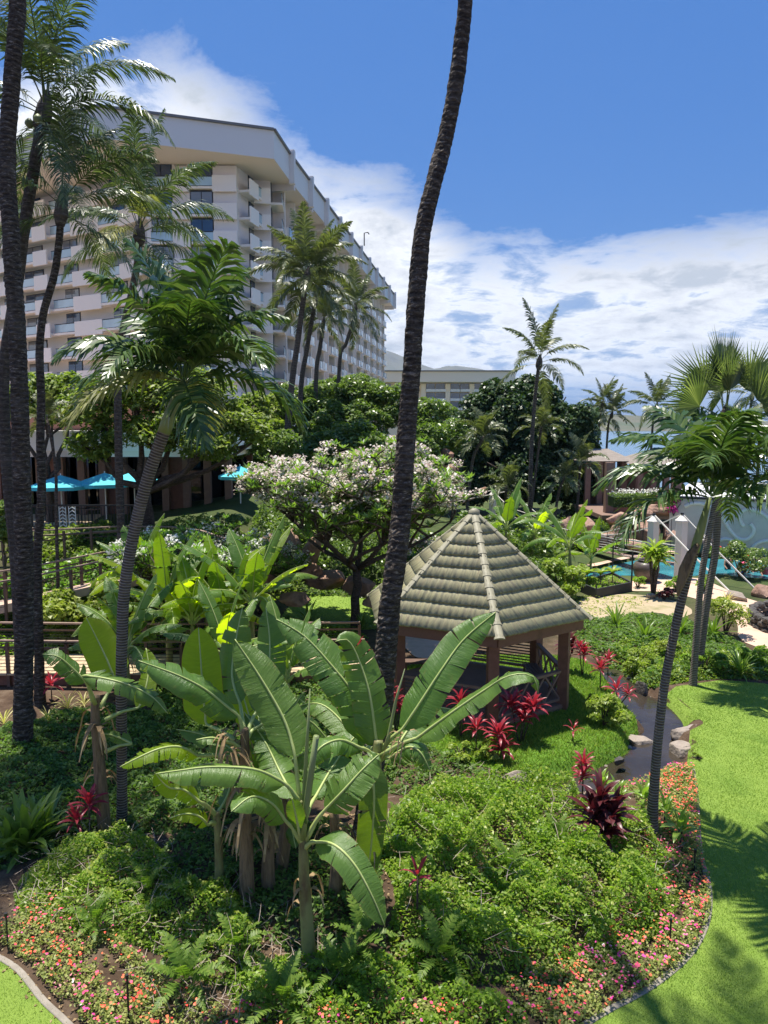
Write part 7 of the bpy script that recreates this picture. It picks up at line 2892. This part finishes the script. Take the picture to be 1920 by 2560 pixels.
# right shrub mass
right_px = [(985, 2020), (1100, 1968), (1220, 1962), (1350, 1990), (1470, 2020), (1560, 2040), (1660, 2120), (1690, 2200), (1700, 2290), (1620, 2380), (1500, 2430), (1380, 2480), (1200, 2500), (1020, 2480), (960, 2400), (1000, 2300), (940, 2180), (960, 2080)]
rp_poly = smooth_poly(gpoly(right_px), 1)


def dryspots(x, y):
    return lump(x, y, 1.35, 2.2)


HB = dict(hbase=.08, hamp=.95, f=.9, seed=1.7)
cover('shrub_bed', rp_poly, 2300, .066, M['shrub'], thick=.26, keep=lambda x, y: dryspots(x, y) < rng.uniform(.55, 1.1, len(x)), edge=.4, **HB)
cover('shrub_bed', rp_poly, 420, .070, M['shrub_y'], thick=.12, keep=lambda x, y: dryspots(x, y) > .42, edge=.5, **HB)
left_px = [(30, 2260), (60, 2190), (130, 2140), (250, 2110), (380, 2120), (420, 2180), (500, 2260), (620, 2290), (660, 2380), (640, 2460), (560, 2500), (470, 2470), (380, 2400), (250, 2370), (130, 2340), (60, 2330)]
lp_poly = smooth_poly(gpoly(left_px), 1)
cover('shrub_bed', lp_poly, 2100, .058, M['shrub'], hbase=.12, hamp=.55, f=.95, seed=3.3, thick=.22, bare=.18)
cover('shrub_bed', lp_poly, 260, .065, M['shrub_y'], hbase=.15, hamp=.55, f=.95, seed=3.3, thick=.08)
low_px = [(560, 2480), (700, 2420), (960, 2420), (1060, 2500), (1250, 2510), (1330, 2560), (1300, 2660), (900, 2660), (600, 2600)]
cover('fern_bed', smooth_poly(gpoly(low_px), 1), 1500, .07, M['shrub'], hbase=.08, hamp=.5, f=1.3, seed=4.1, thick=.2, bare=.2)
ctr_px = [(380, 2130), (600, 2110), (900, 2080), (960, 2180), (950, 2360), (760, 2440), (600, 2360), (450, 2250)]
cover('fern_bed', smooth_poly(gpoly(ctr_px), 1), 900, .085, M['ivy'], hbase=.05, hamp=.4, f=1.6, seed=6.1, thick=.15, bare=.3)
# ivy bed at the left, between the trunks
ivy_px = [(-60, 1830), (120, 1790), (300, 1770), (520, 1800), (620, 1900), (700, 2000), (600, 2090), (420, 2110), (250, 2100), (100, 2150), (-60, 2200)]
cover('ivy_bed', smooth_poly(gpoly(ivy_px), 1), 900, .095, M['ivy'], hbase=.10, hamp=.32, f=1.2, seed=7.1, thick=.15, bare=.15)
# background planting right of the gazebo, beyond the stream
bk_px = [(1430, 1560), (1500, 1548), (1640, 1540), (1740, 1560), (1815, 1600), (1900, 1640), (2050, 1700), (1900, 1706), (1800, 1700), (1690, 1708), (1620, 1722), (1560, 1690), (1500, 1650), (1440, 1620)]
cover('garden_bed', smooth_poly(gpoly(bk_px), 1), 420, .12, M['ivy'], hbase=.12, hamp=.35, f=.9, seed=8.1, thick=.16)
cover('garden_bed', smooth_poly(gpoly([(1500, 1620), (1640, 1600), (1800, 1640), (2000, 1700), (1800, 1700), (1690, 1708), (1620, 1720), (1560, 1690)]), 1), 800, .09, M['lime'], hbase=.10, hamp=.40, f=1.3, seed=9.1, thick=.16, bare=.3)
# strips between gazebo, boardwalk and bananas; slopes at left
cover('garden_bed', smooth_poly(gpoly([(300, 1700), (600, 1680), (930, 1690), (1000, 1720), (980, 1850), (1000, 1990), (800, 2040), (600, 1900), (400, 1800)]), 1), 500, .11, M['ivy'], hbase=.1, hamp=.4, f=1.1, seed=10.1, thick=.2, bare=.2)
cover('garden_bed', smooth_poly([tuple(Gt(a, b)[:2]) for a, b in [(-80, 1640), (200, 1560), (500, 1560), (680, 1570), (900, 1585), (930, 1600), (700, 1622), (300, 1640), (0, 1660)]], 1), 300, .16, M['shrub'], hbase=.1, hamp=.5, f=.8, seed=11.1, thick=.25)
cover('garden_bed', smooth_poly([tuple(Gt(a, b)[:2]) for a, b in [(-80, 1480), (0, 1430), (300, 1380), (500, 1390), (570, 1440), (600, 1500), (640, 1560), (500, 1550), (200, 1560), (-80, 1620)]], 1), 300, .16, M['plum2'], hbase=.1, hamp=.8, f=.7, seed=12.1, thick=.3)
cover('garden_bed', smooth_poly([(-16, 29.5), (-9, 30), (-5, 30), (-3, 33), (-6, 34), (-16, 33)], 1), 220, .2, M['mango'], hbase=.1, hamp=.7, f=.7, seed=13.1, thick=.3)
cover('garden_bed', smooth_poly([(-6.5, 31.5), (-3, 32.6), (2, 32.5), (4, 31), (6, 34), (2, 40), (-6, 40)], 1), 200, .2, M['midtree'], hbase=.2, hamp=1.2, f=.5, seed=14.1, thick=.4)
cover('garden_bed', smooth_poly([tuple(G(a, b)) [:2] for a, b in [(1050, 1540), (1130, 1490), (1300, 1440), (1400, 1420), (1440, 1440), (1400, 1520), (1300, 1560), (1100, 1590)]], 1), 260, .17, M['midtree'], hbase=.2, hamp=.8, f=.7, seed=15.1, thick=.3)
cover('garden_bed', smooth_poly([tuple(G(a, b)) [:2] for a, b in [(1100, 1400), (1200, 1340), (1420, 1320), (1560, 1335), (1440, 1380), (1400, 1420), (1250, 1430)]], 1), 130, .26, M['midtree'], hbase=.3, hamp=1.3, f=.5, seed=16.1, thick=.5)
cover('garden_bed', smooth_poly(gpoly([(1380, 1520), (1450, 1490), (1560, 1492), (1640, 1500), (1600, 1525), (1500, 1540), (1400, 1545)]), 1), 60, .12, M['shrub_y'], hbase=.03, hamp=.15, f=1.8, seed=17.1, thick=.08, bare=.5)

cover('garden_bed', smooth_poly(gpoly([(940, 1830), (1060, 1880), (1180, 1925), (1300, 1960), (1240, 1995), (1000, 2010), (920, 1960)]), 1), 620, .085, M['ivy'], hbase=.06, hamp=.35, f=1.3, seed=18.1, thick=.15, bare=.3)
# bedding flowers along both kerbs


def ribbon(line, w0, w1):
    """polygon beside a kerb line, on its planted side (towards -n)"""
    L, R = [], []
    for k, p in enumerate(line):
        a = line[max(k - 1, 0)]; b = line[min(k + 1, len(line) - 1)]
        t = Vector((b[0] - a[0], b[1] - a[1], 0)).normalized()
        n = Vector((-t.y, t.x, 0))
        L.append((p[0] + n.x * w0, p[1] + n.y * w0)); R.append((p[0] + n.x * w1, p[1] + n.y * w1))
    return L + R[::-1]


def flowerbed(poly, dens, fl, seed, bare=.35, h=.16):
    n = int(area(poly) * dens)
    p = inpoly(poly, n)
    m = lump(p[:, 0], p[:, 1], 2.2, seed) > bare
    p = p[m]
    z = terrain(p[:, 0], p[:, 1]) + rng.uniform(.02, h, len(p)) * (.5 + lump(p[:, 0], p[:, 1], 3, seed))
    tag(link('bedding_plants', leaf_mesh('bedding_plants', np.stack([p[:, 0], p[:, 1], z], 1), .05, M['impl'], aspect=.6, up=.8)), kind='stuff')
    n = int(area(poly) * fl)
    p = inpoly(poly, n)
    m = (lump(p[:, 0], p[:, 1], 2.2, seed) > bare) & (lump(p[:, 0], p[:, 1], 4.5, seed + 3) > rng.uniform(.25, .75, len(p)))
    p = p[m]
    z = terrain(p[:, 0], p[:, 1]) + h * (.75 + .75 * lump(p[:, 0], p[:, 1], 3, seed))
    # five-petalled discs
    k = 6
    c = np.stack([p[:, 0], p[:, 1], z], 1)
    nn = rng.normal(scale=.35, size=(len(c), 3)); nn[:, 2] = 1; nn = unit(nn)
    ax = unit(np.cross(nn, np.array([0, 1, 0.1])))
    bx = np.cross(nn, ax)
    R = rng.uniform(.012, .027, (len(c), 1))
    V = [c + (ax * math.cos(a) + bx * math.sin(a)) * R * (1 if i % 2 == 0 else .8) for i, a in enumerate([2 * math.pi * q / k for q in range(k)])]
    V = np.stack(V, 1).reshape(-1, 3)
    F_ = np.arange(len(c) * k).reshape(-1, k)
    tag(link('bedding_flowers', new_mesh('bedding_flowers', V, F_, [M['flower']])), kind='stuff')


flowerbed(ribbon(edge_line[2:], -.02, .95), 2200, 420, 1.0, bare=.2)
flowerbed(ribbon(left_edge, .12, 1.2), 1800, 260, 2.0, bare=.36)
flowerbed(smooth_poly(gpoly([(1520, 1990), (1600, 1962), (1690, 1925), (1735, 1935), (1748, 2010), (1750, 2090), (1700, 2060), (1640, 2030), (1570, 2010)]), 1), 1600, 150, 3.0, bare=.25)
flowerbed(smooth_poly(gpoly([(330, 2500), (480, 2520), (620, 2560), (900, 2548), (1150, 2556), (1300, 2540), (1330, 2640), (300, 2640), (240, 2560)]), 1), 1800, 240, 4.0, bare=.36)

# grass blades on the near lawns
def blades(poly, dens, h, w, mat, nm, far=60, ymax=99):
    n = int(area(poly) * dens)
    p = inpoly(poly, n)
    vis = (np.abs(p[:, 0]) < p[:, 1] * .56 + .6) & (p[:, 1] < ymax) & (p[:, 1] > 6.5)
    p = p[vis]
    k = np.clip((9.0 / p[:, 1]) ** 1.2, .15, 1)
    p = p[rng.uniform(size=len(p)) < k]
    n = len(p)
    z = terrain(p[:, 0], p[:, 1]) + .01
    b = np.stack([p[:, 0], p[:, 1], z], 1)
    a = rng.uniform(0, 6.283, n)
    sx = np.stack([np.cos(a), np.sin(a), np.zeros(n)], 1)
    ww = w * (p[:, 1:2] / 10) * rng.uniform(.7, 1.3, (n, 1))
    ln = rng.normal(scale=.45, size=(n, 3)); ln[:, 2] = 1
    hh = h * rng.uniform(.4, 1.15, (n, 1)) * (.7 + .6 * lump(p[:, 0], p[:, 1], .9, 4)[:, None])
    V = np.stack([b - sx * ww, b + sx * ww, b + ln * hh], 1).reshape(-1, 3)
    return tag(link(nm, new_mesh(nm, V, np.arange(n * 3).reshape(-1, 3), [mat])), kind='stuff')


lawn_near = [p for p in lawn_poly]
blades(smooth_poly([(p[0], p[1]) for p in edge_line] + gpoly([(1716, 1925), (1722, 1860), (1725, 1836), (1758, 1818), (1755, 1805), (1700, 1806), (1672, 1776), (1655, 1745), (1690, 1716), (1800, 1704), (1900, 1712), (2150, 1750), (2300, 2000), (2300, 2700)]), 0),
       4600, .03, .0042, M['blade'], 'grass')
blades(lawn_l_poly, 3500, .03, .004, M['blade'], 'grass')
blades(isl_poly, 3600, .075, .0065, M['blade_deep'], 'island_grass')
blades(mid_poly, 900, .05, .006, M['blade'], 'grass')

# dry twigs and litter in the beds
def twigs(poly, n, L, seed, nm='dry_twigs', zup=.5):
    r = random.Random(seed)
    p = inpoly(poly, n)
    mb = MB()
    for x, y in p:
        z = hz(x, y) + r.uniform(.03, zup)
        d = Vector((r.gauss(0, 1), r.gauss(0, 1), r.gauss(.25, .45))).normalized()
        l = L * r.uniform(.4, 1.2)
        s_ = Vector((-d.y, d.x, 0)).normalized() * .004
        a = Vector((x, y, z)); b = a + d * l * .5 + Vector((0, 0, r.uniform(-.02, .02))); c = a + d * l + Vector((r.uniform(-.04, .04), r.uniform(-.04, .04), 0))
        mb.quad(a - s_, a + s_, b + s_, b - s_); mb.quad(b - s_, b + s_, c + s_ * .4, c - s_ * .4)
    tag(mb.build(nm, M['twig']), kind='stuff')


twigs(rp_poly, 420, .35, 1, zup=.55)
twigs(lp_poly, 450, .3, 2, zup=.45)
twigs(smooth_poly(gpoly([(300, 2400), (700, 2300), (900, 2420), (800, 2600), (400, 2600)]), 1), 420, .3, 3, zup=.15)
n = 2600
q_ = inpoly(gpoly([(-50, 2250), (400, 2050), (1000, 2050), (1200, 2500), (1100, 2640), (200, 2640), (-50, 2400)]), n)
tag(link('leaf_litter', leaf_mesh('leaf_litter', np.stack([q_[:, 0], q_[:, 1], terrain(q_[:, 0], q_[:, 1]) + .02], 1), .06, M['dry'], up=2)), kind='stuff')

# ferns in the foreground
def fern(label, px, py, sc, seed, n=11):
    fm = shared('fern', lambda: [frond_mesh(.62, 20, .13, .035, p0, p1, M['fern'], seed=i, dihedral=5, droop=15, petiole=.15, sweep=12, rr=.006, tipf=.6) for i, (p0, p1) in enumerate(((75, 20), (58, -10), (38, -35)))])
    return rosette('fern', label, 'fern', tuple(Gt(px, py)), fm, n, group='ferns in the foreground bed', sc=sc, pname='frond', seed=seed, z0=.12)


for i, (px, py, sc, lab) in enumerate(((372, 2255, .8, 'sword fern in the left shrub bed'), (465, 2480, 1.1, 'bright sword fern at bottom left centre'), (590, 2400, .9, 'fern under the banana plants'),
                                      (850, 2460, 1.0, 'fern in shade right of the nearest banana stem'), (1270, 2190, .8, 'fern rising out of the middle of the right shrub bed'), (1400, 2120, .8, 'fern left of the maroon ti clump'),
                                      (1100, 2420, 1.0, 'fern at the lower left of the right shrub bed'), (700, 2540, 1.0, 'fern at the bottom edge, left of centre'), (1010, 2100, .9, 'fern below the withered banana flower'),
                                      (240, 2330, .8, 'fern at the front of the left shrub bed'), (900, 2380, 1.0, 'fern beside the central palm foot'))):
    fern(lab, px, py, sc, 600 + i)


# ---------------------------------------------------------------- swimmers
def swimmer(label, px, Y, zw, suit, pose=0, rz=0.0):
    x = XY(px, Y, zw).x
    t = thing('person', label, 'person', (x, Y, zw - .95), rz)
    up = pose == 0
    J = [((0, 0, .92), .15), ((0, 0, 1.12), .14), ((0, 0, 1.36), .17), ((0, 0, 1.50), .06), ((0, 0, 1.60), .09), ((0, 0, 1.72), .10),
         ((.19, 0, 1.42), .07), ((.27, -.05, 1.16), .045), ((.30, -.22, 1.0), .035), ((.31, -.30, .96), .03),
         ((-.19, 0, 1.42), .07), ((-.27, -.05, 1.16), .045), ((-.30, -.25, 1.05), .035), ((-.31, -.33, 1.02), .03),
         ((.10, 0, .85), .10), ((.11, -.03, .48), .07), ((.11, 0, .08), .05), ((-.10, 0, .85), .10), ((-.11, -.03, .48), .07), ((-.11, 0, .08), .05), ((.11, -.12, .03), .04), ((-.11, -.12, .03), .04)]
    E = [(0, 1), (1, 2), (2, 3), (3, 4), (4, 5), (2, 6), (6, 7), (7, 8), (8, 9), (2, 10), (10, 11), (11, 12), (12, 13), (0, 14), (14, 15), (15, 16), (0, 17), (17, 18), (18, 19), (16, 20), (19, 21)]
    if pose:
        J[8] = ((.42, -.1, 1.35), .035); J[9] = ((.46, -.12, 1.44), .03)
    me = bpy.data.meshes.new('body')
    me.from_pydata([j[0] for j in J], E, [])
    o = link('body', me, t)
    md = o.modifiers.new('skin', 'SKIN')
    for i, v in enumerate(me.skin_vertices[0].data):
        v.radius = (J[i][1], J[i][1] * .85)
        v.use_root = i == 0
    sb = o.modifiers.new('sub', 'SUBSURF'); sb.levels = sb.render_levels = 1
    me.materials.append(M['skin'])
    MB().tube([(0, 0, 1.66), (0, .015, 1.76), (0, .02, 1.83)], [.112, .115, .05], 10).build('hair', M['hair'], t, smooth=True)
    MB().tube([(0, 0, .80), (0, 0, 1.0), (0, 0, 1.15), (0, 0, 1.32)], [.165, .165, .155, .175], 12, cap=False).build('swimsuit', suit, t, smooth=True)
    return t


swimmer('dark haired swimmer standing chest deep near the wave wall', 1819, 40.5, -.1, M['metal'], 0, .3)
swimmer('child in blue swimwear standing in the pool', 1851, 39.5, -.35, M['swim_blue'], 1, -.4)
swimmer('swimmer in red further right in the pool', 1884, 39.8, -.25, M['swim_red'], 0, .5)
swimmer('swimmer at the right edge of the pool, arm raised', 1912, 39.0, -.2, M['swim_red'], 1, .1)

# ---------------------------------------------------------------- haze
hb = MB().box((500, 5000, 352), (24000, 14000, 724))
HZ = bpy.data.materials.new('haze')
HZ.use_nodes = True
ht = HZ.node_tree
ht.nodes.clear()
pv_ = ht.nodes.new('ShaderNodeVolumePrincipled')
pv_.inputs['Density'].default_value = 0.000065
pv_.inputs['Color'].default_value = (.48, .68, 1.0, 1)
pv_.inputs['Anisotropy'].default_value = .3
mo = ht.nodes.new('ShaderNodeOutputMaterial')
ht.links.new(pv_.outputs[0], mo.inputs['Volume'])
if USE_HAZE:
    tag(hb.build('haze', HZ), kind='stuff')
